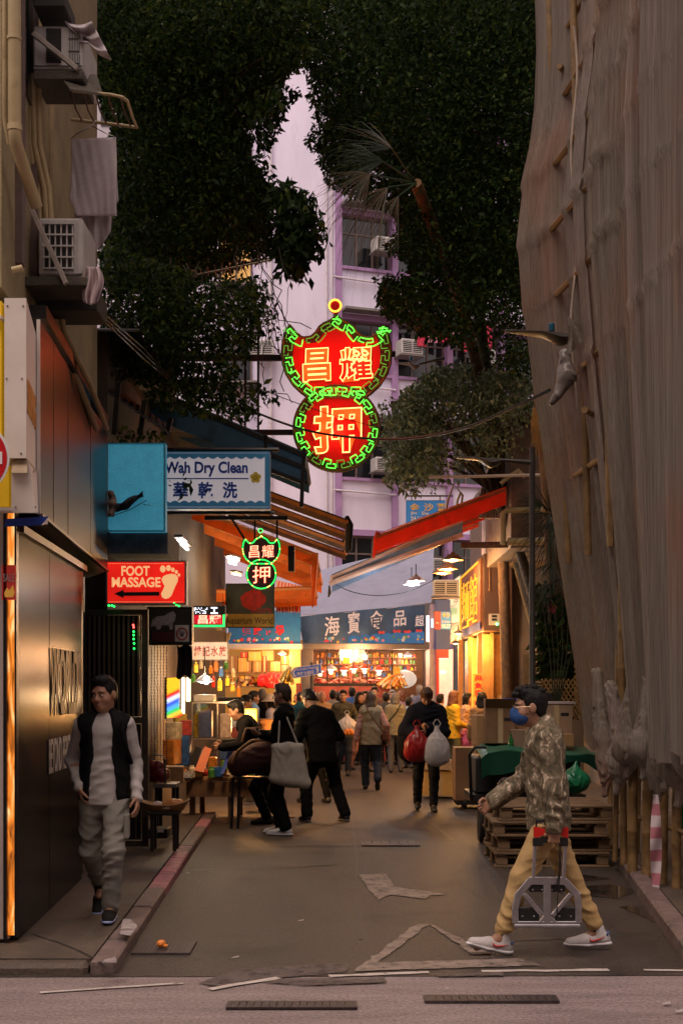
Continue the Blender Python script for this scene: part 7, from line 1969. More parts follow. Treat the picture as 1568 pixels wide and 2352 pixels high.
mb=MB();mb.grid(lambda a,b:(2.0+.16*a+.02*math.sin(5*b),16.6+.03*math.sin(9*a+7*b),.28+.55*b),6,8,thick=(0,.02,0));solo('striped_bag',mb,mat('yellow_green_bag',(.30,.26,.03),.5,var=.6,scale=8),'yellow and green woven bag beside the hand truck','bag')
carton('carton lying near the far fruit boxes',(1.52,20.6,.24),(.5,.5,.38),.05,CB2)
carton('flat carton of fruit on the far right side',(1.50,20.5,.53),(.44,.4,.16),.0,mat('fruit_carton',(.45,.30,.18),.8,var=.3,scale=18))
for i in range(4):
 mb=MB();mb.ball((1.34+.06*i,20.27,.66+.02*(i%2)),.042,10,7);solo('apple',mb,[mat('red_apple',(.45,.02,.015),.35,var=.2),mat('green_apple',(.18,.30,.04),.35,var=.2)][i%2],'%s apple, %s in the far fruit carton'%(['red','green'][i%2],['first','second','third','fourth'][i]),'apple','fruit in the far carton')
 # ---- more stock crammed along the left side: hanging pots, netted balls, tins and packets
POT=mat('cream_pot',(.55,.42,.26),.5,var=.12)
for i,(u,v)in enumerate(((502,1440),(521,1462),(512,1418))):
 c=P(u,v,20.2);t=thing('hanging_pot','cream hanging pot by the green edged sign, %s of three'%['middle','lowest','highest'][i],'pot',c,'hanging pots')
 mb=MB();mb.lathe([(.04,-.06),(.065,.03),(.07,.05),(.06,.05)],c,14);obj('pot_body',mb,POT,t)
 mb=MB();mb.tube([c+Vector((0,0,.05)),c+Vector((0,0,.35))],.004,5);obj('cord',mb,CBL,t)
r2=random.Random(44);HN=['yellow','red','green','blue','orange','cream'];HC={'yellow':(.62,.42,.04),'red':(.5,.03,.02),'green':(.07,.25,.05),'blue':(.03,.12,.38),'orange':(.62,.20,.02),'cream':(.55,.45,.30)}
spots=[(450,1535),(462,1528),(484,1540),(496,1532),(508,1545),(519,1530),(444,1560),(490,1568),(505,1575),(522,1566),(536,1548),(548,1590),(534,1580)]
for i,(u,v)in enumerate(spots):
 k=HN[(i*5+i//3)%6];d=18.8+.25*(i%4);c=P(u,v,d);w,h=.05+.03*r2.random(),.09+.06*r2.random()
 mb=MB();mb.box(c,(w,.03,h),r2.uniform(-.5,.5),b=.012);mb.box(c+Vector((0,0,h/2+.012)),(w*.5,.01,.03));mb.tube([c+Vector((0,0,h/2)),c+Vector((0,0,h/2+.2))],.003,4)
 solo('hanging_packet',mb,mat('hung_%s_packet'%k,HC[k],.35,var=.4,scale=30),'%s packet hanging over the stall, %s in the row'%(k,['first','second','third','fourth','fifth','sixth','seventh','eighth','ninth','tenth','eleventh','twelfth','last'][i]),'packet','packets hanging over the stall')
for i in range(16):
 k=HN[(i*7+2)%6];u=400+15*i;d=17.0+.08*(i%3);z=Z_(1784,16.9);hgt=.05+.10*r2.random();x=X_(u,d)
 if 440<u<560 and i%2:d+=.0
 mb=MB()
 if i%3==0:mb.lathe([(.045,0),(.045,hgt),(.03,hgt+.02),(.03,hgt+.04)],(x,d-.25,z),12)
 elif i%3==1:mb.box((x,d-.25,z+hgt/2),(.11,.09,hgt),r2.uniform(-.6,.6),b=.008)
 else:mb.ball((x,d-.25,z+.05),(.06,.05,.05),10,7)
 solo(['tin','small_box','round_fruit'][i%3],mb,mat('hung_%s_packet'%k,HC[k],.4,var=.3,scale=20),'%s %s on the trestle table, number %s from the gate end'%(k,['tin','little box','round fruit'][i%3],['one','two','three','four','five','six','seven','eight','nine','ten','eleven','twelve','thirteen','fourteen','fifteen','sixteen'][i]),['tin','box','fruit'][i%3],'small goods on the trestle table')
 # stacked crates under and behind the table, against the dark wall
for i,(u,v0,v1,d,k)in enumerate(((392,1700,1758,16.6,'orange'),(396,1660,1700,16.7,'cream'),(420,1690,1760,17.0,'blue'),(424,1655,1690,17.1,'red'),(410,1640,1660,17.2,'yellow'))):
 goods_box('%s crate in the stack between bead strings and glass case, %s'%(k,['lowest left','upper left','lowest right','upper right','topmost'][i]),u-14,v0,u+14,v1,d,.3,mat('dull_%s_crate'%k,tuple(q*.7 for q in HC[k]),.6,var=.4,scale=12),.1*(i-2),'crate',cat='crate',grp='crates at the left stall')
 # ================================================================== BAMBOO SCAFFOLD draped with netting
def net_material(name,tint=(1,1,1),red=.5):
 m=bpy.data.materials.new(name);m.use_nodes=True;MATS[name]=m
 nt=m.node_tree;N=nt.nodes;L=nt.links;b=N['Principled BSDF'];b.inputs['Roughness'].default_value=.85;b.inputs['Specular IOR Level'].default_value=.2
 tc=N.new('ShaderNodeTexCoord')
 mp=N.new('ShaderNodeMapping');mp.inputs['Scale'].default_value=(70,70,.8);L.new(tc.outputs['Object'],mp.inputs[0])
 n1=N.new('ShaderNodeTexNoise');n1.inputs['Scale'].default_value=1;n1.inputs['Detail'].default_value=5;n1.inputs['Roughness'].default_value=.7;L.new(mp.outputs[0],n1.inputs['Vector'])
 r1=N.new('ShaderNodeValToRGB');r1.color_ramp.elements[0].position=.30;r1.color_ramp.elements[1].position=.70
 r1.color_ramp.elements[0].color=(.25*tint[0],.208*tint[1],.175*tint[2],1);r1.color_ramp.elements[1].color=(.42*tint[0],.36*tint[1],.315*tint[2],1);L.new(n1.outputs[0],r1.inputs[0])
 n2=N.new('ShaderNodeTexNoise');n2.inputs['Scale'].default_value=.75;n2.inputs['Detail'].default_value=3;L.new(tc.outputs['Object'],n2.inputs['Vector'])
 r2=N.new('ShaderNodeValToRGB');r2.color_ramp.elements[0].position=.50;r2.color_ramp.elements[0].color=(0,0,0,1);r2.color_ramp.elements[1].position=.80;r2.color_ramp.elements[1].color=(red,red,red,1);L.new(n2.outputs[0],r2.inputs[0])
 mq=N.new('ShaderNodeMapping');mq.inputs['Scale'].default_value=(6,6,.10);L.new(tc.outputs['Object'],mq.inputs[0]);n6=N.new('ShaderNodeTexNoise');n6.inputs['Scale'].default_value=1;n6.inputs['Detail'].default_value=4;L.new(mq.outputs[0],n6.inputs['Vector']);r6=N.new('ShaderNodeMapRange');r6.inputs[1].default_value=.36;r6.inputs[2].default_value=.64;r6.inputs[3].default_value=.78;r6.inputs[4].default_value=1.14;L.new(n6.outputs[0],r6.inputs[0]);m6=N.new('ShaderNodeMix');m6.data_type='RGBA';m6.blend_type='MULTIPLY';m6.inputs[0].default_value=1;L.new(r1.outputs[0],m6.inputs[6]);L.new(r6.outputs[0],m6.inputs[7]);mx=N.new('ShaderNodeMix');mx.data_type='RGBA';mx.inputs[7].default_value=(.50,.17,.09,1);L.new(r2.outputs[0],mx.inputs[0]);L.new(m6.outputs[2],mx.inputs[6]);L.new(mx.outputs[2],b.inputs['Base Color'])
 bp=N.new('ShaderNodeBump');bp.inputs['Strength'].default_value=.22;bp.inputs['Distance'].default_value=.02;L.new(n1.outputs[0],bp.inputs['Height']);L.new(bp.outputs[0],b.inputs['Normal'])
 tr=N.new('ShaderNodeBsdfTranslucent');L.new(mx.outputs[2],tr.inputs[0]);ms=N.new('ShaderNodeMixShader');ms.inputs[0].default_value=.5
 out=N['Material Output'];L.new(b.outputs[0],ms.inputs[1]);L.new(tr.outputs[0],ms.inputs[2])
 # the weave lets a little through
 tp=N.new('ShaderNodeBsdfTransparent');m2=N.new('ShaderNodeMixShader');r3=N.new('ShaderNodeMapRange');r3.inputs[1].default_value=.25;r3.inputs[2].default_value=.6;r3.inputs[3].default_value=.24;r3.inputs[4].default_value=.05;L.new(n1.outputs[0],r3.inputs[0])
 L.new(r3.outputs[0],m2.inputs[0]);L.new(ms.outputs[0],m2.inputs[1]);L.new(tp.outputs[0],m2.inputs[2]);L.new(m2.outputs[0],out.inputs[0])
 return m
NET=net_material('scaffold_netting');NET2=net_material('pale_netting',(1.15,1.15,1.2),.3)
BAM=mat('bamboo',(.21,.12,.045),.55,var=.3,scale=6,bump=.2,dirt=((.08,.045,.02),5,.56))
scaf=thing('bamboo_scaffold','tall bamboo scaffold draped in brown netting along the right of the alley','scaffold',(2.6,11,.115))
SIL=[(-400,1226),(0,1228),(120,1231),(250,1226),(330,1216),(428,1194),(436,1199),(572,1184),(582,1190),(716,1199),(724,1203),(900,1226),(1100,1255),(1300,1285),(1500,1315),(1660,1338),(1760,1350)]
def xfar(v):
 for(a,ua),(b,ub)in zip(SIL[:-1],SIL[1:]):
  if v<=b:return X_(ua+(ub-ua)*max(0,min(1,(v-a)/(b-a))),13.6)
 return X_(1350,13.6)
def net_sheet(s0,s1,vtop,vbot,off,seed,nu,nv,m,amp=1.0,bottom=None):
 nv=int(nv*2)
 r=random.Random(seed);ph=[r.random()*6.28 for _ in range(8)]
 pl_=[]
 def f(a,b):
  s=s0+(s1-s0)*a;dep=8.6+5.0*min(s,1.0)
  vb=vbot+(bottom(a)if bottom else 0)
  z=Z_(vtop,13.6)+(Z_(vb,13.6)-Z_(vtop,13.6))*b
  v=HV-(z-CH)*F/13.6
  xf=xfar(v);k=min(1,(dep-8.6)/4.5)
  x=2.44+(xf+.34-2.44)*k**1.3
  fz=.25+.75*min(1,b*1.3)
  g=0
  w=dep*13+1.1*math.sin(dep*2.3+ph[6])+.22*math.sin(z*.38+ph[0])+.06*math.sin(z*.9+dep+ph[1])
  g+=(.055+.03*math.sin(dep*1.7+ph[3]))*(1-2*abs(math.sin(w*.5+ph[2]))**.75)+.022*(1-2*abs(math.sin(w*1.15+.2*math.sin(z*.6)+ph[4])))
  g+=.004*math.sin(w*3.7+z)
  g+=.010*math.sin(w*1.9+ph[6])+.006*math.sin(w*3.3+ph[7])
  for v0 in(280,433,577,719,905):g-=.028*math.exp(-((v-v0)/5)**2)
  if s>.84:
   q=(s-.84)/.16;x=x-.34*min(1,q);g*=max(.12,1-q*1.1);dep=dep
  if s>1.0:x+=(s-1.0)*12;dep=13.6+(s-1)*4;g=0
  return(x+off+g*amp,dep,z)
 mb=MB();mb.grid(f,nu,nv);return obj('netting',mb,m,scaf,180)
net_sheet(0,1.12,-420,1695,0,3,420,70,NET,1.0,lambda a:16*math.sin(31*a)+12*math.sin(67*a)+40*max(0,.5-a))
net_sheet(.20,.36,-420,1705,-.035,8,46,60,NET2,1.2);net_sheet(.44,.60,-420,1680,-.03,12,46,60,NET,1.3);net_sheet(.66,.80,-300,1680,-.03,15,40,60,NET2,1.1);net_sheet(.05,.16,-420,1700,-.03,18,34,60,NET,1.3)
# the frame behind the netting, seen dimly through the weave
def bam_in(a,b,r):mb=MB();mb.tube([a,b],r,6);obj('pole',mb,BAM,scaf,60)
for k in range(6):
 y=9.6+.75*k;bam_in((2.62-.06*k,y,3.0),(2.62-.115*k,y,11),.035)
for v0 in(130,280,433,577,719,905,1110):
 z=Z_(v0,13.6);bam_in((2.62,9.2,z),(xfar(v0)+.18,13.45,z),.032)
 # knotted bundles of netting at the bottom
rb=random.Random(31)
for i,(u,v,d,rx,rz)in enumerate(((1392,1735,12.0,.10,.26),(1424,1750,11.6,.12,.17),(1446,1722,11.3,.16,.14),(1486,1718,10.9,.17,.15),(1512,1765,10.7,.10,.24),(1540,1700,10.3,.10,.28),(1566,1745,9.9,.15,.24),(1590,1720,9.6,.16,.25))):
 c=P(u,v,d);S=Skin();S.ell((0,0,0),(rx,rx*.9,rz),.03);S.cone((rb.uniform(-.04,.04),0,rz*.6),(rb.uniform(-.1,.1),.05,rz+.50),rx*.75,.05,.06);S.cone((.02,0,-rz*.6),(rb.uniform(-.05,.05),0,-rz-.10),rx*.45,.03,.05)
 S.cone((-rx*.5,-.03,rz*.5),(rx*.6,-.05,-rz*.2),rx*.4,rx*.35,.02)
 V_,F_=S.mesh(.014,warp=folds(.022,40+i,17,34));np_obj('net_bundle',V_+np.array(c),F_,NET2 if i%2 else NET,scaf,180)
 # upright and crossing bamboo poles
def bamboo(a,b,r,name='pole'):
 a,b=Vector(a),Vector(b);n=max(3,int((b-a).length/.33));pts,rr_=[],[]
 for k in range(n+1):
  p=a.lerp(b,k/n)
  for dz,q in((-.015,1),(0,1.13),(.015,1)):pts.append(p+(b-a).normalized()*dz);rr_.append(r*q)
 mb=MB();mb.tube(pts,rr_,9);return obj(name,mb,BAM,scaf,60)
for(u,vb,r,lean)in((1412,1975,.032,.05),(1432,1985,.040,-.03),(1452,2003,.055,0),(1486,2010,.058,.02),(1521,2030,.050,.03),(1553,2041,.046,.0),(1462,1960,.034,.06),(1500,1975,.030,-.02),(1400,1940,.03,.02)):
 b=PG(u,vb,.115);bamboo(b,b+Vector((lean-.0,.0,3.2)),r*.82)
for(u,v,d,L)in((1296,158,13.0,.2),(1540,770,10.0,.4),(1355,945,11.9,.2)):
 p_=P(u,v,d);bamboo(p_+Vector((L*.3,.15,0)),p_+Vector((-L*.28,-.06,.0)),.03,'pole_end')
for z in(1.05,.55):bamboo((2.62,12.4,z),(2.72,9.4,z+.04),.022,'cross_pole')
mb=MB()
for k in range(20):mb.tube([P(1318,60,12.3)+Vector((0,0,-k*.18))+Vector((.03*math.sin(k*.7),0,0)),P(1318,60,12.3)+Vector((.03*math.sin(k*.7+.7),0,-(k+1)*.18))],.012,6)
obj('rope',mb,mat('hemp_rope',(.42,.33,.27),.8,var=.2),scaf,60)
# striped barrier tape hanging to the ground
def tape_m():
 m=bpy.data.materials.new('striped_tape');m.use_nodes=True;MATS['striped_tape']=m;nt=m.node_tree;b=nt.nodes['Principled BSDF'];b.inputs['Roughness'].default_value=.5
 tc=nt.nodes.new('ShaderNodeTexCoord');w=nt.nodes.new('ShaderNodeTexWave');w.bands_direction='Z';w.inputs['Scale'].default_value=1.7;w.inputs['Distortion'].default_value=.3
 r=nt.nodes.new('ShaderNodeValToRGB');r.color_ramp.elements[0].position=.42;r.color_ramp.elements[0].color=(.45,.16,.20,1);r.color_ramp.elements[1].position=.58;r.color_ramp.elements[1].color=(.62,.52,.56,1)
 nt.links.new(tc.outputs['Object'],w.inputs['Vector']);nt.links.new(w.outputs[0],r.inputs[0]);nt.links.new(r.outputs[0],b.inputs['Base Color']);return m
mb=MB();mb.grid(lambda a,b:P(1506+(a-.5)*(3+24*math.sin(PI*min(1,b*.9+.05))**.7),1826+232*b,10.45+.02*math.sin(9*b+3*a)),6,40,thick=(0,.004,0))
solo('barrier_tape',mb,tape_m(),'pink and white striped barrier tape hanging from the netting to the kerb','tape')
# green sheet between the poles at the right edge
mb=MB();mb.grid(lambda a,b:P(1545+50*a,1815+100*b,11.6+.03*math.sin(9*a)),8,6,thick=(0,.01,0));solo('green_sheet',mb,mat('green_sheet',(.02,.12,.03),.7,var=.3),'green sheet behind the bamboo poles at the right edge','sheet')
# ------------------------------------------------------------------ street lamps
LPG=mat('lamp_post_grey',(.055,.048,.045),.5,.4,var=.2,scale=6);BCAP=mat('blue_cap',(.01,.10,.18),.4,var=.1)
def street_lamp(label,tip,tail,d,post=None,cap=None,arm=None):
 t=thing('street_lamp',label,'street lamp',(P(post[0],1585,d).x,d,0)if post else P(*tail,d),'street lamps')
 a,b=P(*tip,d),P(*tail,d);L=b-a;mb=MB();n=14;vs_=[]
 for k in range(n+1):
  s=k/n;w=.02+.10*math.sin(PI*min(1,.06+s*.62));h=.012+.022*s if s<.55 else .024+.075*(1-abs((s-.82)/.27));dz=-.35*h if s<.55 else-.55*h
  c=a+L*s
  for q in((-w,dz),(-w*.5,dz-h*.5),(w*.5,dz-h*.5),(w,dz),(w*.5,dz+h*.5+.008),(-w*.5,dz+h*.5+.008)):vs_.append(c+Vector((0,q[0],q[1])))
 mb.add(vs_,[(k*6+j,k*6+(j+1)%6,(k+1)*6+(j+1)%6,(k+1)*6+j)for k in range(n)for j in range(6)]+[(5,4,3,2,1,0),tuple(n*6+j for j in range(6))]);obj('head',mb,LPG,t,50)
 if cap:mb=MB();c=P(cap[0],cap[1],d);mb.lathe([(.028,0),(.030,.005),(.030,.065),(.026,.07)],c,14);obj('sensor_cap',mb,BCAP,t)
 if arm:mb=MB();mb.tube([b,P(*arm,d)],[.018,.032],8);obj('arm',mb,LPG,t)
 if post:
  x=P(post[0],1585,d).x;mb=MB();mb.tube([(x,d,0),(x,d,1.1),(x,d,1.12),(x,d,P(0,post[1],d).z)],[.05,.05,.038,.034],12);obj('post',mb,LPG,t,60)
 return t
street_lamp('grey street lamp on a tall post between the palm and the amber shop',(1046,1050),(1146,1056),15.5,(1222,1028),None,(1220,1062))
t=street_lamp('street lamp head with a blue cap poking out of the scaffold netting',(1160,760),(1316,770),12.4,None,(1266,760),(1360,782))
street_lamp('far street lamp with a blue cap in front of the lilac windows',(914,834),(962,836),23,None,(944,828),(1020,822))
S=Skin();S.cone((0,0,.10),(.02,0,-.12),.045,.09,.04);S.cone((.02,0,-.12),(-.07,-.02,-.30),.08,.04,.04);S.cone((-.07,-.02,-.30),(-.12,0,-.36),.04,.03,.02)
V_,F_=S.mesh(.012,warp=folds(.016,77,22,28));c=P(1296,835,12.1);o=np_obj('plastic_wrap',V_+np.array(c),F_,mat('milky_plastic',(.15,.125,.115),.4,var=.2),None,180,loc=c);tag(o,'milky plastic bag tied below the lamp head on the netting','plastic bag')
mb=MB();mb.grid(lambda a,b:P(1300+48*a*b+4,772-48*a+44*b,12.1+.05*math.sin(7*a+4*b)),10,10,thick=(0,.01,0));solo('net_scrap',mb,NET2,'pointed scrap of netting tied behind the lamp head','netting')
# ================================================================== TREES
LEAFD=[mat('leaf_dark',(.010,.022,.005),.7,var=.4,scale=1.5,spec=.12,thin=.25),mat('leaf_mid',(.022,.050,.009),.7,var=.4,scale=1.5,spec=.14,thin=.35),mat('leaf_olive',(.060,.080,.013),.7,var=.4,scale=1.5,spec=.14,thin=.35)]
LEAFG=[mat('leaf_grey',(.24,.29,.17),.7,var=.25,scale=3,spec=.3),mat('leaf_grey_dark',(.13,.17,.09),.7,var=.25,scale=3,spec=.3),mat('leaf_grey_pale',(.36,.41,.27),.7,var=.25,scale=3,spec=.3)]
BARK=mat('dark_bark',(.05,.036,.026),.9,var=.35,scale=12,bump=.8,bscale=30)
TWIG=mat('twig',(.06,.038,.025),.8,var=.2)
def inpoly(x,y,poly):
 c=np.zeros(len(x),bool);n=len(poly);j=n-1
 for i in range(n):
  xi,yi=poly[i];xj,yj=poly[j]
  c^=((yi>y)!=(yj>y))&(x<(xj-xi)*(y-yi)/(yj-yi+1e-9)+xi);j=i
 return c
def leaf_mesh(C,size,mats,wts,name,parent,rng,droop=.5,ar=.46,kind=None):
 """one small folded blade per point: base, two sides and tip"""
 n=len(C);ax=rng.normal(size=(n,3));ax[:,2]-=droop*1.6;ax/=np.linalg.norm(ax,axis=1)[:,None]
 r=rng.normal(size=(n,3));sd=np.cross(ax,r);sd/=np.linalg.norm(sd,axis=1)[:,None];up=np.cross(sd,ax)
 L=(size*rng.uniform(.55,1.0,n)**1*np.where(rng.random(n)<.22,1.7,1.05))[:,None];w=L*ar*.5
 V=np.stack([C,C+ax*L*.45+sd*w+up*w*.35,C+ax*L,C+ax*L*.45-sd*w+up*w*.35],1).reshape(-1,3)
 i=np.arange(n)[:,None]*4;Fc=np.concatenate([i+[0,1,2],i+[0,2,3]],1).reshape(-1,3)
 mi=rng.choice(len(mats),n,p=wts);o=np_obj(name,V,Fc,mats,parent,None,midx=np.repeat(mi,2))
 return o
def crown(polys,d0,d1,nclump,per,size,mats,wts,parent,seed,spread=.30,edge=26,droop=.5,holes=(),name='crown'):
 rng=np.random.default_rng(seed);Cs=[]
 for poly,share in polys:
  P_=np.array(poly,float);lo,hi=P_.min(0),P_.max(0);want=int(nclump*share);got=[]
  while len(got)<want:
   u=rng.uniform(lo[0],hi[0],4000);v=rng.uniform(lo[1],hi[1],4000);k=inpoly(u,v,poly)
   for hu,hv,hr,hp in holes:k&=~((((u-hu)**2+(v-hv)**2)<hr*hr)&(rng.random(4000)<hp))
   got+=list(zip(u[k],v[k]))
  got=np.array(got[:want]);d=rng.uniform(d0,d1,want)
  Cs.append(np.stack([(got[:,0]-CU)*d/F,d,CH+(HV-got[:,1])*d/F],1))
 C=np.concatenate(Cs);n=len(C)
 # each clump is a drooping spray of leaves round a short twig
 dirs=rng.normal(size=(n,3));dirs[:,2]=-abs(dirs[:,2])*droop-.1;dirs/=np.linalg.norm(dirs,axis=1)[:,None]
 t=rng.uniform(-1,1,(n,per,1));q=C[:,None,:]+dirs[:,None,:]*t*spread+rng.normal(size=(n,per,3))*spread*.30
 q=q.reshape(-1,3)
 uu=q[:,0]*F/q[:,1]+CU;vv=HV-(q[:,2]-CH)*F/q[:,1];keep=np.zeros(len(q),bool)
 for poly,_ in polys:
  ctr=np.mean(np.array(poly),0);k=1+edge/400;pl_=[(ctr[0]+(x-ctr[0])*k,ctr[1]+(y-ctr[1])*k)for x,y in poly];keep|=inpoly(uu,vv,pl_)
 for hu,hv,hr,hp in holes:keep&=~((((uu-hu)**2+(vv-hv)**2)<(hr*.8)**2)&(rng.random(len(uu))<hp*.8))
 return leaf_mesh(q[keep],size,mats,wts,name,parent,rng,droop),C
def limbs(parent,base,C,rng_seed,n=26,r0=.16,fork=None,m=BARK):
 """trunk, then limbs that wander out towards clumps of the crown"""
 r=random.Random(rng_seed);base=[Vector(b)for b in base]
 mb=MB();k=len(base);mb.tube(base,[r0*(1-.55*i/(k-1))for i in range(k)],12);obj('trunk',mb,m,parent,60)
 mb=MB();top=base[-1]
 for i in range(n):
  e=Vector(C[r.randrange(len(C))]);s=base[r.randrange(max(1,k-2),k)].lerp(top,r.random())
  mid=s.lerp(e,.5)+Vector((r.uniform(-.3,.3),r.uniform(-.3,.3),r.uniform(.05,.5)))
  pts=[]
  for q in range(7):
   a=q/6;pts.append((1-a)**2*s+2*a*(1-a)*mid+a*a*e+Vector((r.uniform(-.04,.04),)*3)*(a*(1-a)*4))
  mb.tube(pts,[r0*.38*(1-.85*q/6)for q in range(7)],6)
 obj('branch',mb,m,parent,60)['kind']='stuff'
tl=thing('tree','dense dark leafy tree overhanging the left side of the alley','tree',(-2.75,19.5,0))
PL=[(150,-60),(745,-60),(742,60),(736,120),(700,150),(655,175),(640,215),(596,235),(570,290),(575,350),(596,395),(618,432),(628,465),(618,505),(630,540),(640,562),(620,585),(600,588),(560,610),(430,640),(255,660),(250,560),(262,300),(200,120)]
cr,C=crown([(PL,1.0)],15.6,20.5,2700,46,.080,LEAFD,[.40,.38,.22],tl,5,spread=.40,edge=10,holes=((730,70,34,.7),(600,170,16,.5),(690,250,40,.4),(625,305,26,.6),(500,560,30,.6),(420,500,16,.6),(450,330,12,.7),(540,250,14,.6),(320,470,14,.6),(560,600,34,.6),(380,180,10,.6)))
cr['kind']='stuff'
PL2=[(610,150),(640,180),(700,170),(690,215),(650,250),(620,250)]
limbs(tl,[(-2.75,19.5,0),(-2.6,19.3,2.5),(-2.7,18.9,5),(-2.3,18.4,7.2),(-2.1,18.2,9)],C,3,34,.24)
cr2,C2=crown([([(606,400),(700,440),(735,565),(715,575),(640,520),(600,470)],.5),([(640,520),(700,560),(700,632),(665,610),(630,570)],.5)],15.2,16.4,120,14,.14,LEAFD,[.7,.25,.05],tl,9,spread=.2,name='hanging_sprays');cr2['kind']='stuff'
cr3,C3=crown([([(590,215),(650,190),(690,215),(650,262),(628,330),(600,350)],.6),([(690,60),(742,60),(742,180),(700,190)],.4)],16.5,18.5,150,14,.085,LEAFD,[.6,.3,.1],tl,12,spread=.22,name='hanging_sprays');cr3['kind']='stuff'
tr=thing('tree','huge dark leafy tree overhanging the middle and right of the alley','tree',(3.75,22.8,0))
PR=[(735,-60),(1260,-60),(1262,250),(1232,330),(1212,420),(1205,560),(1215,700),(1228,800),(1212,858),(1160,830),(1095,800),(1040,770),(985,750),(940,735),(885,705),(868,655),(905,630),(950,640),(935,590),(890,560),(915,520),(905,480),(860,470),(800,445),(770,430),(745,360),(720,340),(742,300),(728,240),(735,190),(748,120),(738,60)]
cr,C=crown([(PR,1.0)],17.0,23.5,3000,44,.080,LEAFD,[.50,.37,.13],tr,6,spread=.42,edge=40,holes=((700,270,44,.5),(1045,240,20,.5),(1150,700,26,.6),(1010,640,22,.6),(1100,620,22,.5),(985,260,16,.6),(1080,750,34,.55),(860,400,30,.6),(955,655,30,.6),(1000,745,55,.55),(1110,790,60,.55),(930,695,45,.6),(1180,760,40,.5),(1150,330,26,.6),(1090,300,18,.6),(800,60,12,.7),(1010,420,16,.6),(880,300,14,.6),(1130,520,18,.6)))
cr['kind']='stuff'
limbs(tr,[(3.75,22.8,0),(3.5,22.7,2.5),(2.75,22.4,5.0),(2.35,21.8,7.5),(2.0,21.2,10)],C,4,38,.17)
cr2,C2=crown([([(868,640),(960,620),(1030,700),(1100,770),(1040,790),(960,765),(885,715)],1)],16.6,18.5,170,16,.10,LEAFD,[.7,.25,.05],tr,19,spread=.24,name='hanging_sprays');cr2['kind']='stuff'
tg=thing('tree','smaller grey green tree with pale leaves below the big right tree','tree',(3.5,21.3,0))
PGr=[(925,900),(965,862),(1015,842),(1090,838),(1150,850),(1210,880),(1225,960),(1190,1010),(1130,1010),(1100,1060),(1040,1050),(985,1100),(935,1125),(905,1085),(912,1030),(895,990),(890,940)]
cr,C=crown([([(925,905),(1000,850),(1080,842),(1062,930),(1000,990),(985,1060),(935,1120),(905,1080),(900,960)],.5),([(1080,872),(1150,850),(1228,900),(1215,960),(1150,1000),(1100,1052),(1060,1005)],.38),([(880,930),(1230,860),(1200,1030),(980,1130),(900,1110)],.12)],19.2,21.6,620,30,.085,LEAFG,[.45,.4,.15],tg,8,spread=.34,edge=40,holes=((1000,930,20,.6),(1130,960,26,.7),(1060,880,16,.6),(950,1010,16,.6),(1090,1010,22,.7),(1170,900,18,.6)));cr['kind']='stuff'
limbs(tg,[(3.5,21.3,0),(3.3,21.2,2.6),(2.75,20.8,4.2),(2.1,20.4,5.2)],C,14,22,.11)
cr4,C4=crown([([(560,230),(640,190),(650,235),(610,290),(625,400),(590,390)],.4),([(650,420),(720,440),(745,520),(760,575),(700,600),(720,640),(640,640)],.6)],15.0,16.5,110,12,.12,LEAFD,[.5,.35,.15],tl,41,spread=.34,edge=30,droop=.8,name='hanging_sprays');cr4['kind']='stuff'
# creepers over the left market building, thin and ragged
cp=thing('creeper','ragged brown green creeper trailing over the left market roof','creeper',(-2.0,14.8,5.4))
PC=[([(225,560),(440,620),(420,800),(330,870),(250,860),(228,700)],.46),([(380,640),(610,640),(600,760),(540,870),(440,900),(370,820)],.34),([(330,860),(560,880),(600,960),(480,960),(350,930)],.12),([(255,985),(370,990),(380,1018),(260,1018)],.03),([(380,1040),(450,1050),(440,1130),(385,1140)],.014)]
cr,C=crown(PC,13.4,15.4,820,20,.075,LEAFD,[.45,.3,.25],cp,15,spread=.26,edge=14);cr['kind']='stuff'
r=random.Random(8);mb=MB()
for k in range(60):
 u,v=r.uniform(240,640),r.uniform(560,760);d=r.uniform(13.6,15.4);pts=[P(u,v,d)]
 for q in range(6):u+=r.uniform(-14,22);v+=r.uniform(10,44);pts.append(P(u,v,d+r.uniform(-.1,.1)))
 mb.tube(pts,r.uniform(.003,.007),4)
for pts in([(600,640),(625,690),(640,735),(690,742),(715,755)],[(560,660),(612,700),(632,760),(640,800)],[(540,880),(600,900),(660,905),(670,925)]):mb.tube([P(u,v,15.2)for u,v in pts],.006,5)
obj('stem',mb,TWIG,cp)['kind']='stuff'
# loose sprigs that dangle over the lilac wall
sp,C=crown([([(590,640),(630,680),(645,760),(700,745),(640,800),(600,740)],.5),([(560,860),(640,900),(665,925),(600,920)],.5)],14.9,15.4,26,9,.085,LEAFD,[.6,.2,.2],cp,25,spread=.16,name='sprig');sp['kind']='stuff'
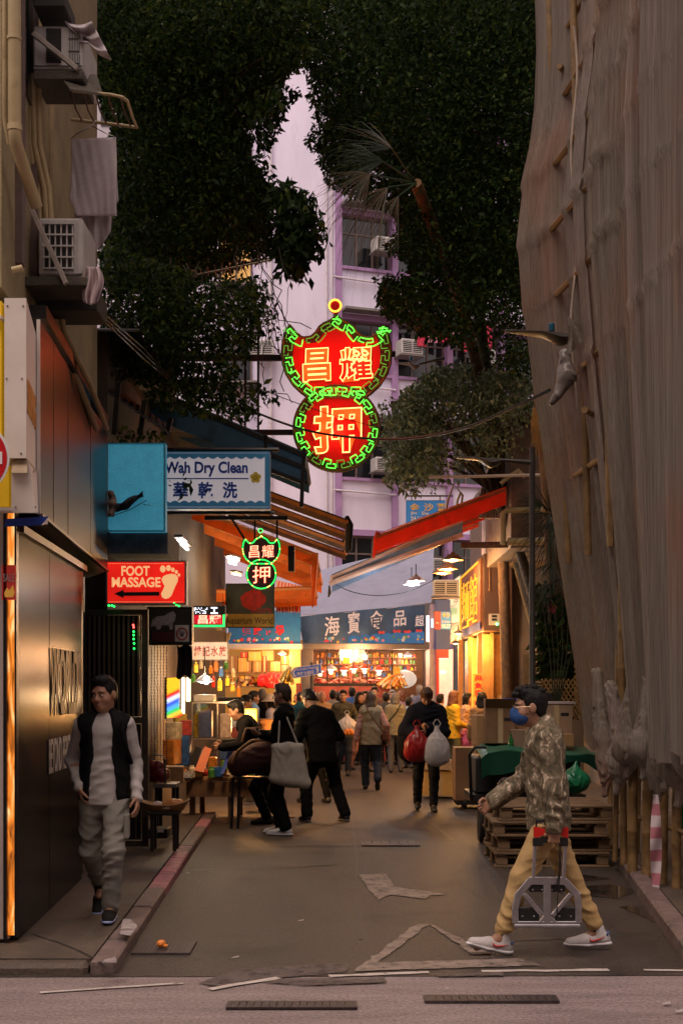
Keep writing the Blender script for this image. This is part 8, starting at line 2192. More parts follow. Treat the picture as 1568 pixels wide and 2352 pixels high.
# ------------------------------------------------------------------ fan palms
PALMB=[mat('palm_brown',(.085,.045,.014),.6,var=.3),mat('palm_green',(.018,.040,.014),.5,var=.3),mat('palm_dark',(.012,.022,.010),.5,var=.3),mat('palm_pale',(.10,.115,.095),.4,var=.25)]
def fan(mb,hub,tip,width,n,mi,rng,droop=.25,lift=0):
 """one fan leaf: many narrow drooping blades spreading from the end of its stalk"""
 hub,tip=Vector(hub),Vector(tip);d=tip-hub;L=d.length;d.normalize();sd=d.cross(Vector((.15,-.9,.35))).normalized()
 for k in range(n):
  a=(k/(n-1)-.5)*width;q=(d*math.cos(a)+sd*math.sin(a)).normalized();l=L*rng.uniform(.6,1.08)*(1-.25*abs(a)/width);f1=rng.uniform(.16,.5);q=(q+Vector((rng.uniform(-.06,.06),rng.uniform(-.15,.15),rng.uniform(-.06,.06)))).normalized()
  w=.0038;N=q.cross(sd.cross(q)).normalized();s2=q.cross(Vector((0,-1,0))).normalized()
  p0,p1,p2,p3=hub,hub+q*l*f1,hub+q*l*.75+Vector((0,0,-droop*l*.22)),hub+q*l+Vector((0,0,-droop*l*(.6+.3*rng.random())))
  vs_=[p0-s2*.003,p0+s2*.003,p1-s2*w,p1+s2*w,p2-s2*w*.7,p2+s2*w*.7,p3]
  mb.add(vs_,[(0,1,3,2),(2,3,5,4),(4,5,6)],mi if rng.random()<.8 else(mi+1)%3)
def palm(label,trunk,r0,fans,hubs,seed,fib=True):
 rng=random.Random(seed);trunk=[Vector(p)for p in trunk];t=thing('palm_tree',label,'palm tree',trunk[0],None)
 pts,rr_=[],[]
 n=60
 for k in range(n+1):
  s=k/n*(len(trunk)-1);i=min(int(s),len(trunk)-2);p=trunk[i].lerp(trunk[i+1],s-i);pts.append(p);rr_.append(r0*(1-.25*k/n)*(1+.06*(k%2)))
 mb=MB();mb.tube(pts,rr_,12);obj('trunk',mb,mat('palm_trunk',(.15,.075,.03),.85,var=.35,scale=10,bump=.8,bscale=25),t,40)
 for(hub,tip,width,nn,mi,dr)in fans:
  mb=MB();mb.tube([trunk[-1]if hubs is None else hubs,hub],[.016,.010],6,mi=1);fan(mb,hub,tip,width,nn,mi,rng,dr);obj('frond',mb,PALMB,t)
 return t
D_=16.5
palm('fan palm with hanging brown fronds under the big tree',[(2.95,22.8,.1),(2.75,22.4,4.6),P(1112,900,21.0),P(1040,640,18.6),P(955,420,16.9)],.10,[(P(850,400,D_),P(705,485,D_),1.7,44,0,.8),(P(880,370,D_+.2),P(722,352,D_),1.5,40,1,.5),(P(890,430,D_),P(760,565,D_),1.3,30,0,1.0),(P(900,340,D_),P(745,280,D_),1.2,22,2,.3),(P(915,450,D_),P(850,570,D_),1.0,18,0,1.0)],P(955,420,16.9),5)
q=16.2
palm('slim palm trunk with dark green fans against the scaffold netting',[Vector((X_(1300,16.2),16.2,0)),P(1282,1500,q),P(1264,1150,q),P(1250,1000,q),P(1240,880,q)],.115,[(P(1245,1160,q-.2),P(1170,1160,q-.3),2.0,34,1,.25),(P(1262,1180,q-.3),P(1180,1240,q-.4),1.8,30,2,.3),(P(1272,1290,q-.2),P(1235,1370,q-.4),1.5,26,3,.5),(P(1270,1230,q-.3),P(1300,1330,q-.5),1.8,28,2,.4),(P(1268,1180,q-.2),P(1260,1060,q-.3),1.6,26,2,.1),(P(1262,1340,q-.2),P(1210,1420,q-.3),1.4,22,3,.4),(P(1270,1200,q-.3),P(1210,1330,q-.4),1.6,26,1,.5)],P(1262,1180,q),9)
mb=MB();r=random.Random(4)
for k in range(60):a=r.random();p_=P(1225+40*a,935+20*r.random(),q-.1);mb.tube([p_,p_+Vector((r.uniform(-.05,.05),0,-.2)),p_+Vector((r.uniform(-.1,.06),0,-.35-.2*r.random()))],[.006,.006,.002],4)
tag(solo('dry_palm_fibre',mb,mat('dry_fibre',(.30,.14,.03),.8,var=.3),'dry orange palm fibre hanging at the top of the slim palm','palm fibre'),kind='stuff')
# shrub in the corner behind the lattice
sb_=thing('shrub','dark green shrub with a red leaf sprout behind the lattice','shrub',(2.35,15.3,.1))
cr,C=crown([([(1235,1335),(1300,1330),(1325,1420),(1325,1560),(1250,1560),(1232,1470)],.7),([(1240,1500),(1320,1500),(1320,1640),(1245,1640)],.3)],15.9,16.6,120,18,.13,LEAFD,[.6,.35,.05],sb_,33,spread=.2);cr['kind']='stuff'
mb=MB()
for k in range(6):mb.tube([P(1275,1650,15.3),P(1262+10*k,1500,15.2),P(1245+15*k,1380+8*(k%3),15.1)],[.010,.006,.003],6)
obj('stem',mb,mat('green_stem',(.02,.03,.012),.8),sb_)['kind']='stuff'
mb=MB();rng_=random.Random(2);fan(mb,P(1272,1410,14.8),P(1262,1370,14.8),1.2,6,0,rng_,.2);obj('red_sprout',mb,[mat('red_leaf',(.20,.02,.03),.5,var=.2)]*3,sb_)
# ================================================================== PEOPLE
def fab(name,c,rough=.85,var=.12,scale=14,bump=.25,bs=180):return mat(name,c,rough,var=var,scale=scale,bump=bump,bscale=bs,spec=.12)
BLK=fab('black_fabric',(.006,.0055,.006));NAVY=fab('navy_fabric',(.007,.008,.014));DENIM=fab('dark_denim',(.022,.027,.042));GDEN=fab('grey_denim',(.085,.085,.10))
WHT=fab('offwhite_jersey',(.46,.42,.41));LGR=fab('pale_grey_cotton',(.25,.235,.21));KHA=fab('khaki_cotton',(.47,.31,.14));CRM=fab('cream_canvas',(.40,.36,.31))
BRH=mat('brown_hair',(.05,.022,.012),.5,var=.3,scale=60,bump=.5,bscale=150);RDH=mat('reddish_hair',(.12,.035,.012),.5,var=.3,scale=60,bump=.5,bscale=150);GRH=mat('grey_hair',(.14,.13,.13),.6,var=.3,scale=60,bump=.5,bscale=150)
SKD=mat('tanned_skin',(.30,.15,.085),.5,var=.06,scale=9)
WSHOE=(fab('white_knit',(.58,.55,.56),.7),mat('white_rubber',(.62,.60,.60),.5,var=.06))
def px_(u,d,z=0):return(X_(u,d),d,z)
def skin_obj(S,vox,name,m,c,warp=None,parent=None,R=None):
 V_,F_=S.mesh(vox,warp=warp)
 if R is not None:V_=V_@np.array(R).T
 return np_obj(name,V_+np.array(c),F_,m,parent,180,loc=c if parent is None else None)
def carrier(label,c,w,h,m,seed=1,handle=None,fruit=None,cat='bag',name='carrier_bag',dep=.6,grp=None):
 """knotted plastic carrier: sagging body, gathered neck and two loops"""
 S=Skin();S.ell((0,0,-.05*h),(w*.5,w*.5*dep,h*.40),.03);S.cone((-w*.22,0,-h*.25),(w*.22,0,-h*.25),w*.26,w*.26,.05,(1,dep,1));S.cone((0,0,h*.2),(0,0,h*.52),w*.26,.022,.05,(1,dep,1))
 o=skin_obj(S,.011,name,m,c,folds(.010,seed,16,30));tag(o,label,cat,grp)
 mb=MB();c=Vector(c)
 for sg in(-1,1):mb.tube([c+Vector((sg*.02,0,h*.48)),c+Vector((sg*.05,0,h*.60)),c+Vector((sg*.01,0,h*.70))],.008,6)
 obj('handle',mb,m,o)
 return o
 # ---- the man in the black vest, left foreground
CAM_N=dict(vox=.0058,cv=.0075)
r_,J=person('person with short black hair, open black vest, white top and pale trousers',None,(X_(240,9.3),9.3,.078),182,H=1.735,feet=[(-.055,.12,0),(.075,-.34,.09)],drop=.03,head=(-24,4,4),arms=[(-.235,.06,.855),(.165,.05,.93)],armpole=[(-.15,-1,-.1),(.55,-1,0)],hands=(.35,.5),handt=[None,((0,1,0),(-1,0,0),(-.25,.1,-1))],toes=(0,-38),top=dict(m=WHT,bulk=.002,hem=.03,fold=.009,cuff=.004,name='sweater',seed=3,sleeves=.97),pants=(LGR,.16,.011),shoes=(fab('black_mesh',(.02,.018,.018)),mat('pale_blue_sole',(.28,.34,.62),.5)),face=True,build=.98,**CAM_N)
V3=J['V3']
make_top(J,m=fab('black_gilet',(.005,.005,.006),.7),bulk=.022,hem=-.005,fold=.005,sleeves=0,collar=.03,name='vest',seed=9,armhole=True,open_=[((0,.24,.88),(.115,.25,.42),.01),((0,.22,1.30),(.085,.21,.34),.02)])
W=J['W']
mb=MB();mb.tube([Vector(W([J['sh'][0]+V3(.02,-.08,.055)])[0]),Vector(W([J['sh'][0]+V3(.02,.03,.085)])[0]),Vector(W([J['sh'][0]+V3(.02,.12,-.02)])[0]),Vector(W([J['sh'][0]+V3(-.01,.11,-.16)])[0]),Vector(W([J['sh'][0]+V3(-.03,.02,-.26)])[0])],.016,8)
obj('strap',mb,BLK,r_,60)
mb=MB();q=J['kn'][0].lerp(J['hip'][0],.45)+V3(-.085,.02,0);mb.box(Vector(W([q])[0]),(.035,.15,.17),.1,b=.012);obj('cargo_pocket',mb,LGR,r_)
# ---- the masked man striding to the left with the folding trolley
def camo():
 m=bpy.data.materials.new('camouflage');m.use_nodes=True;MATS['camouflage']=m;nt=m.node_tree;b=nt.nodes['Principled BSDF'];b.inputs['Roughness'].default_value=.7
 tc=nt.nodes.new('ShaderNodeTexCoord');mp=nt.nodes.new('ShaderNodeMapping');mp.inputs['Scale'].default_value=(1,1,.62);mp.inputs['Rotation'].default_value=(.3,.7,0);nt.links.new(tc.outputs['Object'],mp.inputs[0])
 n=nt.nodes.new('ShaderNodeTexNoise');n.inputs['Scale'].default_value=15;n.inputs['Detail'].default_value=4;n.inputs['Roughness'].default_value=.72;n.inputs['Distortion'].default_value=1.6;nt.links.new(mp.outputs[0],n.inputs['Vector'])
 r=nt.nodes.new('ShaderNodeValToRGB');e=r.color_ramp.elements;e[0].position=.30;e[0].color=(.035,.027,.015,1);e[1].position=.63;e[1].color=(.52,.41,.30,1)
 for p_,c_ in((.43,(.075,.060,.032)),(.50,(.13,.098,.055)),(.575,(.17,.125,.08))):k=e.new(p_);k.color=c_+(1,)
 nt.links.new(n.outputs[0],r.inputs[0]);nt.links.new(r.outputs[0],b.inputs['Base Color'])
 n2=nt.nodes.new('ShaderNodeTexNoise');n2.inputs['Scale'].default_value=60;bp=nt.nodes.new('ShaderNodeBump');bp.inputs['Strength'].default_value=.3;bp.inputs['Distance'].default_value=.01;nt.links.new(tc.outputs['Object'],n2.inputs['Vector']);nt.links.new(n2.outputs[0],bp.inputs['Height']);nt.links.new(bp.outputs[0],b.inputs['Normal'])
 return m
WD_=8.43;WX=X_(1260,WD_)
r_,J=person('person in camouflage jacket, blue face mask and khaki trousers striding left with a folding trolley',None,(WX,WD_,.004),90,H=1.725,feet=[(-.075,.345,.012),(.085,-.33,.0)],drop=.022,head=(0,3,0),hoff=(0,.055),lean=(0,.035),arms=[(-.245,.0,.775),(.20,.335,.955)],armpole=[(-.35,-1,-.2),(.5,-.6,-.6)],hands=(1.5,.85),toes=(13,-3),handt=[((0,1,0),(1,0,0),(0,.05,-1)),((.15,.5,.8),(-.9,.1,-.3))],top=dict(m=camo(),bulk=.024,hem=.05,fold=.013,collar=.045,cuff=.006,name='jacket',seed=14,flare=.98),hemup=.075,pants=(KHA,.12,.011),shoes=(fab('pale_grey_knit',(.52,.47,.47),.7),mat('white_foam_sole',(.66,.62,.64),.5)),face=True,build=1.04,**CAM_N)
W,hd,V3=J['W'],J['hd'],J['V3']
pt=lambda x,y,z:Vector(W([hd(x,y,z)])[0])
S=Skin();S.ell(hd(0,.055,-.060),(.066,.068,.058),.02,J['HR']);S.ell(hd(0,.108,-.040),(.026,.024,.040),.03,J['HR']);S.ell(hd(0,-.06,-.05),(.12,.085,.13),.004,J['HR'],op='-')
V_,F_=S.mesh(.005);np_obj('face_mask',W(V_),F_,fab('blue_mask',(.03,.075,.22),.8,.05),r_)
mb=MB();mb.tube([pt(-.066,.04,-.045),pt(-.080,.0,-.020),pt(-.083,-.022,.0)],.0018,5);mb.tube([pt(-.060,.03,-.085),pt(-.078,-.01,-.05),pt(-.082,-.03,-.01)],.0018,5);obj('mask_loop',mb,MATS['black_cable'],r_)
mb=MB()
for sg in(-1,1):
 mb.tube([pt(sg*.031+.022*math.cos(a*PI/8),.108-.18*abs(.022*math.cos(a*PI/8)),-.003+.018*math.sin(a*PI/8))for a in range(16)],.0014,5,closed=True);mb.tube([pt(sg*.054,.102,.004),pt(sg*.080,.04,.004),pt(sg*.085,-.02,.0)],.0016,5)
mb.tube([pt(-.009,.108,.003),pt(.009,.108,.003)],.0014,5);obj('glasses',mb,mat('gold_wire',(.45,.33,.2),.3,.8,var=0),r_)
S=Skin()
for k,(dy,dz,rr_)in enumerate(((.085,.085,.030),(.06,.115,.034),(.02,.124,.036),(-.03,.124,.036),(-.07,.100,.036))):S.ell(hd(.0,dy,dz),(.055,rr_,.022),.015,J['HR'])
V_,F_=S.mesh(.006,warp=lambda X,Y,Z:.0022*np.sin(190*Y+60*Z+2*np.sin(50*X))+.0018*np.sin(170*X));np_obj('hair_top',W(V_),F_,HAIRC,r_)
# red swoosh marks on the shoes' camera sides, dark socks
SW=mat('red_swoosh',(.50,.03,.025),.5,var=.05);SO=fab('dark_sock',(.015,.018,.030))
for i in(0,1):
 f,a_=J['ft'][i],J['an'][i];ta=math.radians((13,-3)[i]);sgx=-1
 tp=lambda x,y,z:Vector(W([f+V3(x,y*math.cos(ta)-z*math.sin(ta),z*math.cos(ta)+y*math.sin(ta))])[0])
 mb=MB();pts=[(.02,.040),(.045,.036),(.035,.052),(.005,.050),(-.045,.072),(-.005,.036)]
 mb=MB();mb.tube([tp(-.0455,.045,.060),tp(-.0475,.040,.044),tp(-.0475,.018,.040),tp(-.047,-.02,.052),tp(-.045,-.055,.066)],[.002,.006,.007,.0045,.0012],6);obj('swoosh',mb,SW,r_,180)
 mb=MB();mb.tube([Vector(W([a_+V3(0,0,-.02)])[0]),Vector(W([a_.lerp(J['kn'][i],.22)])[0])],.039,12);obj('sock',mb,SO,r_,180)
 mb=MB()
 for k in range(4):mb.tube([tp(-.022,.05+.02*k,.078-.006*k),tp(.0,.052+.02*k,.086-.007*k),tp(.022,.05+.02*k,.078-.006*k)],.0035,5)
 obj('laces',mb,WSHOE[1],r_)
 mb=MB();mb.tube([tp(-.04,-.07,.075),tp(-.02,-.085,.085),tp(.02,-.085,.085),tp(.04,-.07,.075)],.008,6);obj('heel_tab',mb,mat('blue_heel',(.05,.09,.2),.6,var=.1),r_)
 # the folding trolley in his left hand
hw=Vector(W([J['wr'][0]])[0]);TDp=hw.y+.030
ALU=mat('aluminium',(.38,.36,.38),.32,.85,var=.12,scale=14);BPL=mat('black_plastic',(.010,.010,.011),.4,var=.2);RPL=mat('red_plastic',(.55,.012,.008),.35,var=.1)
tu=hw.x*F/TDp+CU;ou=tu-1262-2;tv=HV-(hw.z-CH)*F/TDp;ov=tv-1908
def T(u,v,off=0.0):return P(u+ou,v+ov,TDp)+Vector((0,off,0))
tr_=thing('folding_trolley','folded silver luggage trolley with red handle carried by the masked man','trolley',T(1248,2135))
tpoly=lambda mb,pts,t,off=0:mb.prism([((T(u,v)-T(1175,2135)).x,(T(u,v)-T(1175,2135)).z)for u,v in pts],T(1175,2135,off),(1,0,0),(0,0,1),t)
mb=MB();tpoly(mb,[(1218,1906),(1226,1906),(1248,1912),(1272,1912),(1290,1906),(1297,1908),(1297,1930),(1288,1930),(1274,1921),(1246,1921),(1226,1930),(1218,1929)],.028,.014);obj('red_handle',mb,RPL,tr_)
mb=MB();mb.tube([T(1222,1892),T(1256,1892)],.012,10);mb.tube([T(1224,1892),T(1224,1908)],.006,6);obj('upper_grip',mb,BPL,tr_)
mb=MB();tpoly(mb,[(1216,1931),(1296,1931),(1296,1950),(1276,1950),(1274,1942),(1240,1942),(1238,1950),(1216,1950)],.034,.017);obj('clamp',mb,BPL,tr_)
for a,b in(((1221,1948),(1217,2028)),((1291,1948),(1286,2028))):
 mb=MB();mb.bar(T(*a),T(*b),.022,.016,up=(0,1,0),bev=.004);obj('tube',mb,ALU,tr_)
def tbar(a,b,w,t=.014,off=0,nm='strut',m=ALU):mb=MB();mb.bar(T(*a,off),T(*b,off),w,t,up=(0,1,0),bev=.003);return obj(nm,mb,m,tr_)
for i,(a,b,w)in enumerate((((1206,2030),(1292,2030),.050),((1211,2029),(1183,2062),.044),((1288,2029),(1318,2062),.044),((1183,2058),(1175,2098),.042),((1318,2058),(1322,2098),.042),((1176,2094),(1176,2128),.040),((1321,2094),(1321,2128),.040),((1249,2030),(1249,2130),.046),((1196,2060),(1238,2110),.028),((1304,2060),(1262,2110),.028),((1232,2126),(1249,2106),.020),((1268,2126),(1249,2106),.020),((1174,2127),(1322,2127),.022))):tbar(a,b,w,.014+.0006*i,.0004*i,'frame_bar' if i not in(8,9)else 'strut')
mb=MB();mb.bar(T(1172,2133),T(1324,2133),.022,.05,up=(0,1,0),bev=.004);obj('toe_plate',mb,ALU,tr_)
for(u,v,w,h)in((1228,2047,20,9),(1272,2047,20,9),(1207,2108,24,17),(1292,2108,24,17)):
 mb=MB();mb.box(T(u,v,.022),(w*2*TDp/F,.03,h*2*TDp/F),b=.012);hb_=obj('folded_wheel',mb,BPL,tr_)
 for du in(-.6,.5):mb=MB();mb.ball(T(u+w*du,v+4,.004),.006,7,5);obj('rivet',mb,ALU,hb_)
mb=MB();mb.tube([T(1279,1950,-.02),T(1278,2000,-.022),T(1274,2040,-.024),T(1270,2090,-.022),T(1272,2120,-.02)],.004,6);mb.tube([T(1275,1950,-.02),T(1276,2010,-.022),T(1266,2050,-.024),T(1284,2060,-.02)],.003,6);obj('elastic_cord',mb,BPL,tr_,60)
# ---- mid-distance figures
MID=dict(vox=.0085,cv=.010)
r_,J=person('person in black with arms folded, white sneakers and a cream tote bag, facing left',None,px_(652,15.3,.004),82,H=1.755,feet=[(-.10,-.02,0),(.09,.06,0)],head=(-8,2,0),hairm=BRH,arms=[(.10,.23,1.135),(-.10,.25,1.155)],armpole=[(-.8,-.3,-1),(.8,-.3,-1)],hands=(.6,.6),top=dict(m=BLK,bulk=.020,hem=.06,fold=.008,name='sweater',seed=5),pants=(BLK,.34,.008),shoes=WSHOE,face=True,**MID)
W,V3=J['W'],J['V3'];bc=Vector(W([V3(-.25,-.10,.86)])[0]);
S=Skin();S.cone((-.17,0,-.20),(.20,0,-.26),.045,.05,.03,(1,.9,1));S.cone((-.15,0,.16),(.13,0,.16),.035,.035,.03);S.cone((-.15,0,.16),(-.17,0,-.2),.04,.045,.05);S.cone((.13,0,.16),(.20,0,-.26),.035,.05,.05);S.cone((0,0,.15),(.02,0,-.22),.05,.07,.10);S.cone((-.08,0,.1),(-.08,0,-.2),.045,.06,.08);S.cone((.08,0,.1),(.11,0,-.22),.045,.06,.08)
o=skin_obj(S,.010,'tote_bag',CRM,bc,folds(.006,8,11,20));tag(o,'cream canvas tote bag hanging from the shoulder of the person with white sneakers','tote bag')
sh0=Vector(W([J['sh'][0]+V3(.02,0,.075)])[0]);mb=MB()
for dx in(-.12,.11):mb.tube([bc+Vector((dx,0,.18)),bc.lerp(sh0,.5)+Vector((dx*.55,-.035,.10)),sh0+Vector((dx*.15,-.03,.0)),sh0+Vector((0,.05,.0))],.010,6)
obj('strap',mb,CRM,o,60)
mb=MB();f=J['ft'][0];mb.tube([Vector(W([f+V3(-.0465,.06,.05)])[0]),Vector(W([f+V3(-.048,.02,.06)])[0]),Vector(W([f+V3(-.047,-.02,.045)])[0])],[.004,.012,.004],6);obj('dark_shoe_mark',mb,BLK,r_,180)
person('person in dark clothes bending toward the stall behind the tote bag carrier',None,px_(618,16.6,.004),95,H=1.68,feet=[(-.1,.05,0),(.1,-.12,0)],lean=(0,.34),drop=.05,head=(0,25,0),arms=[(-.2,.62,1.0),(.2,.6,1.02)],top=dict(m=BLK,bulk=.022,hem=.05,fold=.008,seed=6),pants=(BLK,.2,.007),**MID)
person('person all in black seen from behind with bowed head and legs apart',None,px_(742,16.8,.004),22,H=1.76,feet=[(-.20,.06,0),(.27,-.06,0)],lean=(-.05,.14),drop=.05,hoff=(-.03,.07),head=(18,42,0),arms=[(-.22,.30,1.08),(.16,.36,1.10)],top=dict(m=BLK,bulk=.026,hem=.06,fold=.008,seed=7),pants=(BLK,.3,.008),shoes=(fab('black_suede',(.025,.02,.02)),mat('dark_sole',(.10,.085,.07),.6)),build=1.05,**MID)
person('person in black stepping away beyond the legs of the one with bowed head',None,px_(716,19.6,.004),25,H=1.66,feet=[(-.10,.10,0),(.22,-.10,0)],arms=None,top=dict(m=NAVY,bulk=.02,hem=.05,seed=8),pants=(BLK,.1,.006),vox=.010,cv=.012)
r_,J=person('person in a dark padded coat walking forward with red and white carrier bags',None,px_(978,18.3,.004),180,H=1.715,feet=[(-.10,.10,0),(.11,-.14,.02)],lean=(0,.06),head=(0,34,0),hoff=(0,.03),hairm=BRH,skin=SKD,arms=[(-.02,.24,1.16),(.10,.22,1.10)],armpole=[(-1,-.5,-.6),(1,-.5,-.6)],hands=(.9,.9),top=dict(m=NAVY,bulk=.055,hem=.06,fold=.012,collar=.03,seed=11),pants=(fab('black_denim',(.016,.016,.02)),.12,.007),face=True,build=1.08,**MID)
hd,W=J['hd'],J['W'];S=Skin();S.ell(hd(0,-.012,.045),(.090,.106,.095),.01,J['HR']);S.ell(hd(0,.085,-.05),(.10,.11,.085),.01,J['HR'],op='-');V_,F_=S.mesh(.008);np_obj('knit_cap',W(V_),F_,fab('brown_knit',(.10,.045,.022)),r_)
carrier('dark red carrier bag held by the person in the padded coat',P(957,1712,17.95),.36,.50,mat('red_bag_plastic',(.28,.010,.012),.35,var=.2),3)
carrier('big translucent white carrier bag held by the person in the padded coat',P(1003,1718,17.9),.36,.56,mat('white_bag_plastic',(.42,.40,.41),.4,var=.1),4)
S=Skin();S.ell((0,0,0),(.17,.13,.26),.03);S.cone((0,0,.2),(.06,0,.42),.06,.03,.05);o=skin_obj(S,.012,'shoulder_bag',BLK,P(938,1710,18.25),folds(.010,5,16,18));tag(o,'bulky black shoulder bag beside the red carrier bag','bag')
# ---- the crowd in the market
GRP=None
def crowd(label,u,d,yaw,H,top,pants,**k):
 k.setdefault('vox',.0115);k.setdefault('cv',.0125)
 return person(label,GRP,px_(u,d,.006),yaw,H=H,top=top,pants=pants,**k)
r_,J=crowd('person with long brown hair and a beige quilted vest walking away, brown bag strap',852,22.2,2,1.66,dict(m=fab('beige_quilt',(.30,.24,.16),.8,.15),bulk=.030,hem=.07,fold=.010,sleeve_m=fab('pink_knit',(.42,.22,.19)),name='vest',seed=2),(DENIM,.24,.006),feet=[(-.09,.10,0),(.10,-.25,.10)],hair='long',hairm=BRH,woman=True,arms=[(-.28,-.03,.86),(.30,.02,.90)],toes=(0,-50),vox=.010,cv=.011)
W,V3=J['W'],J['V3'];bc=Vector(W([V3(.24,-.02,.93)])[0]);mb=MB();mb.box(bc,(.10,.16,.14),.1,b=.03);o=solo('shoulder_bag',mb,mat('brown_leather',(.14,.045,.018),.5,var=.2),'small brown shoulder bag at the hip of the beige vest wearer','bag')
mb=MB();mb.tube([Vector(W([V3(*p)])[0])for p in((-.10,-.05,1.50),(-.06,-.165,1.38),(.06,-.185,1.20),(.18,-.15,1.05),(.24,-.03,.98))],.012,6);obj('strap',mb,MATS['brown_leather'],o,60)
r_,J=crowd('person with grey bobbed hair and grey green jacket walking away',907,26.8,-4,1.62,dict(m=fab('grey_green_fabric',(.20,.185,.13)),bulk=.030,hem=.05,fold=.009,seed=4),(GDEN,.16,.006),feet=[(-.09,-.05,.0),(.12,.12,0)],hair='bob',hairm=GRH,woman=True)
W,V3=J['W'],J['V3'];mb=MB();mb.tube([Vector(W([V3(*p)])[0])for p in((.12,-.05,1.48),(.05,-.18,1.33),(-.10,-.18,1.15),(-.20,-.10,1.0))],.013,6);obj('strap',mb,BLK,r_,60)
crowd('person with long reddish hair and bright yellow sweater facing right',1040,24.5,-70,1.66,dict(m=fab('yellow_knit',(.60,.37,.03)),bulk=.020,hem=.05,fold=.008,seed=5),(fab('olive_cotton',(.13,.13,.07)),.12,.006),hair='long',hairm=RDH,woman=True,arms=[(-.2,.1,.88),(.1,.25,1.05)],face=True)
crowd('person with short black hair and cream patterned blouse beside the yellow sweater',1072,25.4,-110,1.62,dict(m=mat('patterned_cream',(.42,.27,.20),.8,var=.6,scale=26),bulk=.022,hem=.06,fold=.008,seed=6),(BLK,.1,.005),woman=True,hair='bob',face=True)
carrier('bright pink carrier bag hanging beside the tall dark carton',P(1074,1696,24.6),.34,.46,mat('pink_bag_plastic',(.55,.12,.32),.35,var=.2),6)
crowd('person with long wavy black hair and long tan cardigan, back turned',1106,23.4,-8,1.64,dict(m=fab('tan_knit',(.36,.20,.09)),bulk=.020,hem=.18,fold=.009,seed=7),(BLK,.1,.005),hair='long',woman=True)
crowd('person in a white hooded jacket behind the padded coat',1010,26.6,-30,1.60,dict(m=fab('white_hoodie',(.46,.38,.36)),bulk=.025,hood=1,seed=8),(BLK,.1,.005),hair='short',woman=True)
r_,J=crowd('person with a bright blue backpack seen from behind',938,28.2,-25,1.52,dict(m=fab('sky_cotton',(.20,.30,.42)),bulk=.02,seed=9),(DENIM,.1,.005))
W,V3=J['W'],J['V3'];S=Skin();S.ell((0,0,0),(.15,.09,.20),.03);o=skin_obj(S,.012,'backpack',fab('blue_nylon',(.01,.09,.38)),Vector(W([V3(0,-.20,1.22)])[0]));tag(o,'bright blue backpack on the back of a short person','backpack')
crowd('tall person in a slate blue jacket, hair short and grey',964,28.6,10,1.78,dict(m=fab('slate_blue',(.08,.09,.17)),bulk=.03,hood=1,seed=10),(DENIM,.1,.005),hairm=GRH)
r_,J=crowd('person in dark camouflage shirt walking forward with a bag of oranges',788,26.0,178,1.68,dict(m=mat('dark_camo',(.05,.045,.025),.8,var=.6,scale=14),bulk=.02,hem=.05,seed=11),(DENIM,.15,.006),feet=[(-.1,.12,0),(.1,-.12,.02)],arms=[(-.24,.16,1.02),(.26,.05,.86)],face=True,hands=(1.0,.5))
carrier('white carrier bag bulging with oranges',P(797,1668,25.6),.42,.44,mat('white_bag_plastic',(.42,.40,.41),.4),8)
for i in range(5):mb=MB();mb.ball(P(792+4.2*i,1684-4*(i%2),25.44),.050,10,7);solo('orange',mb,mat('orange_fruit',(.60,.17,.02),.4,var=.15),'orange, %s in the white carrier bag'%['leftmost','second','third','fourth','rightmost'][i],'orange','oranges in the carrier bag')
crowd('person with long black hair and red scarf turned to the right',824,27.2,215,1.64,dict(m=BLK,bulk=.02,hem=.05,seed=12),(fab('pink_trousers',(.32,.16,.15)),.15,.006),hair='long',woman=True,face=True,feet=[(-.1,.2,0),(.1,-.2,.03)])
mb=MB();c=P(826,1642,27.0);mb.tube([c+Vector((-.12,.02,.06)),c+Vector((-.04,-.05,-.02)),c+Vector((.05,-.05,-.14)),c+Vector((.06,-.04,-.28))],[.02,.035,.04,.03],8);solo('scarf',mb,mat('red_scarf',(.45,.02,.03),.8,var=.2),'red scarf hanging on the front of the long haired person','scarf')
crowd('bald person with warm lit face and beige jacket',739,27.6,186,1.66,dict(m=fab('beige_jacket',(.34,.22,.12)),bulk=.02,seed=13),(GDEN,.1,.005),hair='bald',face=True)
crowd('person in grey shirt with thick black hair, back turned',764,28.6,6,1.68,dict(m=fab('grey_shirt',(.16,.15,.15)),bulk=.02,seed=14),(BLK,.1,.005))
crowd('person in royal blue jacket near the fish counter, back turned',808,29.4,-3,1.74,dict(m=fab('royal_jacket',(.03,.08,.26)),bulk=.025,seed=15),(BLK,.1,.005))
crowd('person facing us just beyond the long brown hair',860,29.2,175,1.75,dict(m=fab('brown_fabric',(.15,.08,.05)),bulk=.02,seed=16),(BLK,.1,.005),face=True)
crowd('person with dark hair and charcoal coat between the two women walking away',886,28.8,5,1.62,dict(m=fab('charcoal',(.04,.04,.045)),bulk=.02,seed=17),(BLK,.1,.005))
crowd('person with reddish brown hair near the dried snacks',922,29.6,30,1.66,dict(m=fab('mauve_fabric',(.25,.18,.24)),bulk=.02,seed=18),(BLK,.1,.005),hairm=RDH,hair='bob',woman=True)
crowd('person in dark jacket left of the bald one',712,28.9,150,1.62,dict(m=BLK,bulk=.02,seed=19),(BLK,.1,.005),face=True)
r_,J=crowd('person in pale lilac top wearing a cream bucket hat',623,25.0,80,1.55,dict(m=fab('pale_lilac',(.44,.38,.44)),bulk=.02,seed=20),(GDEN,.1,.005),woman=True,hair='bob',face=True)
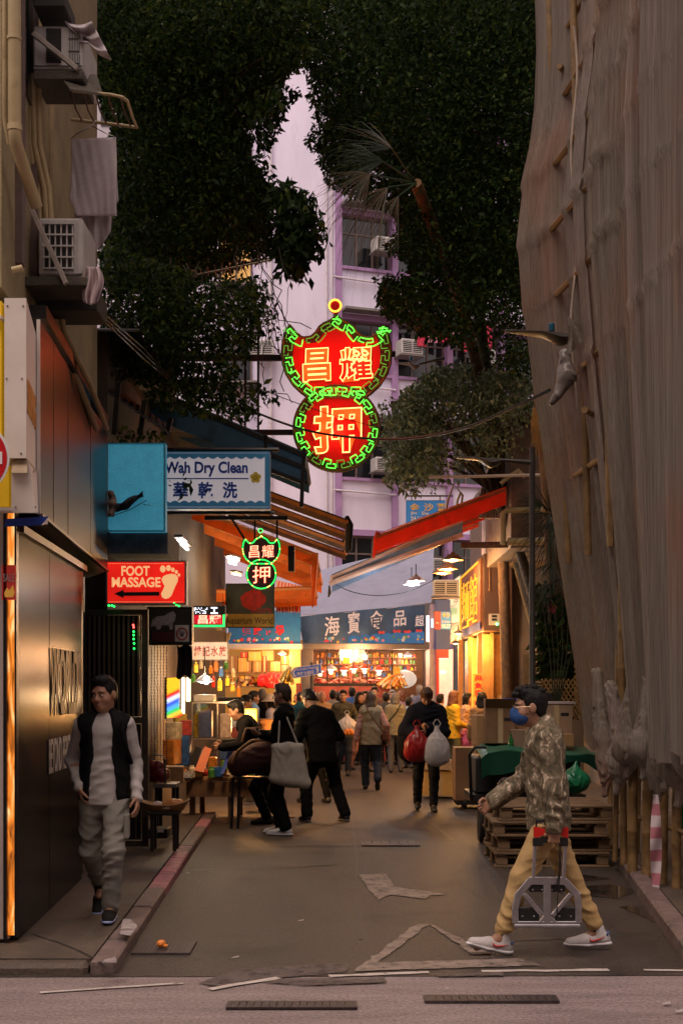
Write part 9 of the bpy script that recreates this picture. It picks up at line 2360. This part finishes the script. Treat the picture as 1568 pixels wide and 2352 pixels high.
hd,W=J['hd'],J['W'];c=Vector(W([hd(0,-.01,.07)])[0]);mb=MB();mb.lathe([(.185,-.030),(.19,-.036),(.185,-.028),(.112,.018),(.098,.085),(.070,.108),(.001,.112)],c,24);obj('bucket_hat',mb,fab('cream_hat',(.55,.44,.34)),r_,60)
crowd('person in a black jacket with grey cropped hair beyond the hat',602,26.4,4,1.70,dict(m=BLK,bulk=.025,seed=21),(BLK,.1,.005),hairm=GRH)
crowd('person in light blue shirt with black hair facing right',580,24.0,-70,1.66,dict(m=fab('light_blue_cotton',(.17,.33,.55)),bulk=.02,seed=22),(DENIM,.1,.005),face=True)
crowd('stall keeper with cream sleeves reaching over the yellow crates',562,20.6,-80,1.60,dict(m=fab('cream_sleeve',(.58,.43,.20)),bulk=.02,seed=23),(BLK,.1,.005),arms=[(-.15,.40,1.10),(.2,.35,1.06)],face=True,skin=SKD)
# more shoppers filling the far end
r2=random.Random(77);TONES=[('rust',(.22,.07,.03)),('teal',(.03,.11,.12)),('beige',(.32,.24,.15)),('dark grey',(.035,.035,.04)),('maroon',(.14,.02,.03)),('pale pink',(.45,.28,.27)),('mustard',(.40,.24,.03)),('navy',(.012,.02,.05))]
far=[(640,27.2,150),(662,29.3,-20),(684,30.0,170),(728,29.9,20),(776,29.8,-40),(838,30.1,190),(902,30.0,160),(948,29.9,-10),(985,29.2,175),(1000,28.6,20),(655,25.9,60),(690,27.5,-60)]
for i,(u,d,yw)in enumerate(far):
 nm,cc=TONES[(i*3)%8];wm=i%2==0
 crowd('shopper in a %s top %s'%(nm,['behind the cream bucket hat','left of the hospital sign pole','under the golden bags','behind the bald person','behind the royal blue jacket','at the food shop counter','near the dried snacks','beyond the blue backpack','in front of the red doorway','by the blue front','between the tote bag and the bowed head','left of the bald person'][i]),u,d,yw,1.56+.02*(i%7),dict(m=fab('cloth_'+nm.replace(' ','_'),cc),bulk=.02+.004*(i%3),seed=40+i,hem=.05),((BLK,DENIM,GDEN)[i%3],.12,.005),woman=wm,hair=('bob','short','long','short')[i%4],hairm=(HAIRC,BRH,HAIRC,GRH)[(i//2)%4],face=abs(yw)>90,vox=.0125,cv=.0135)
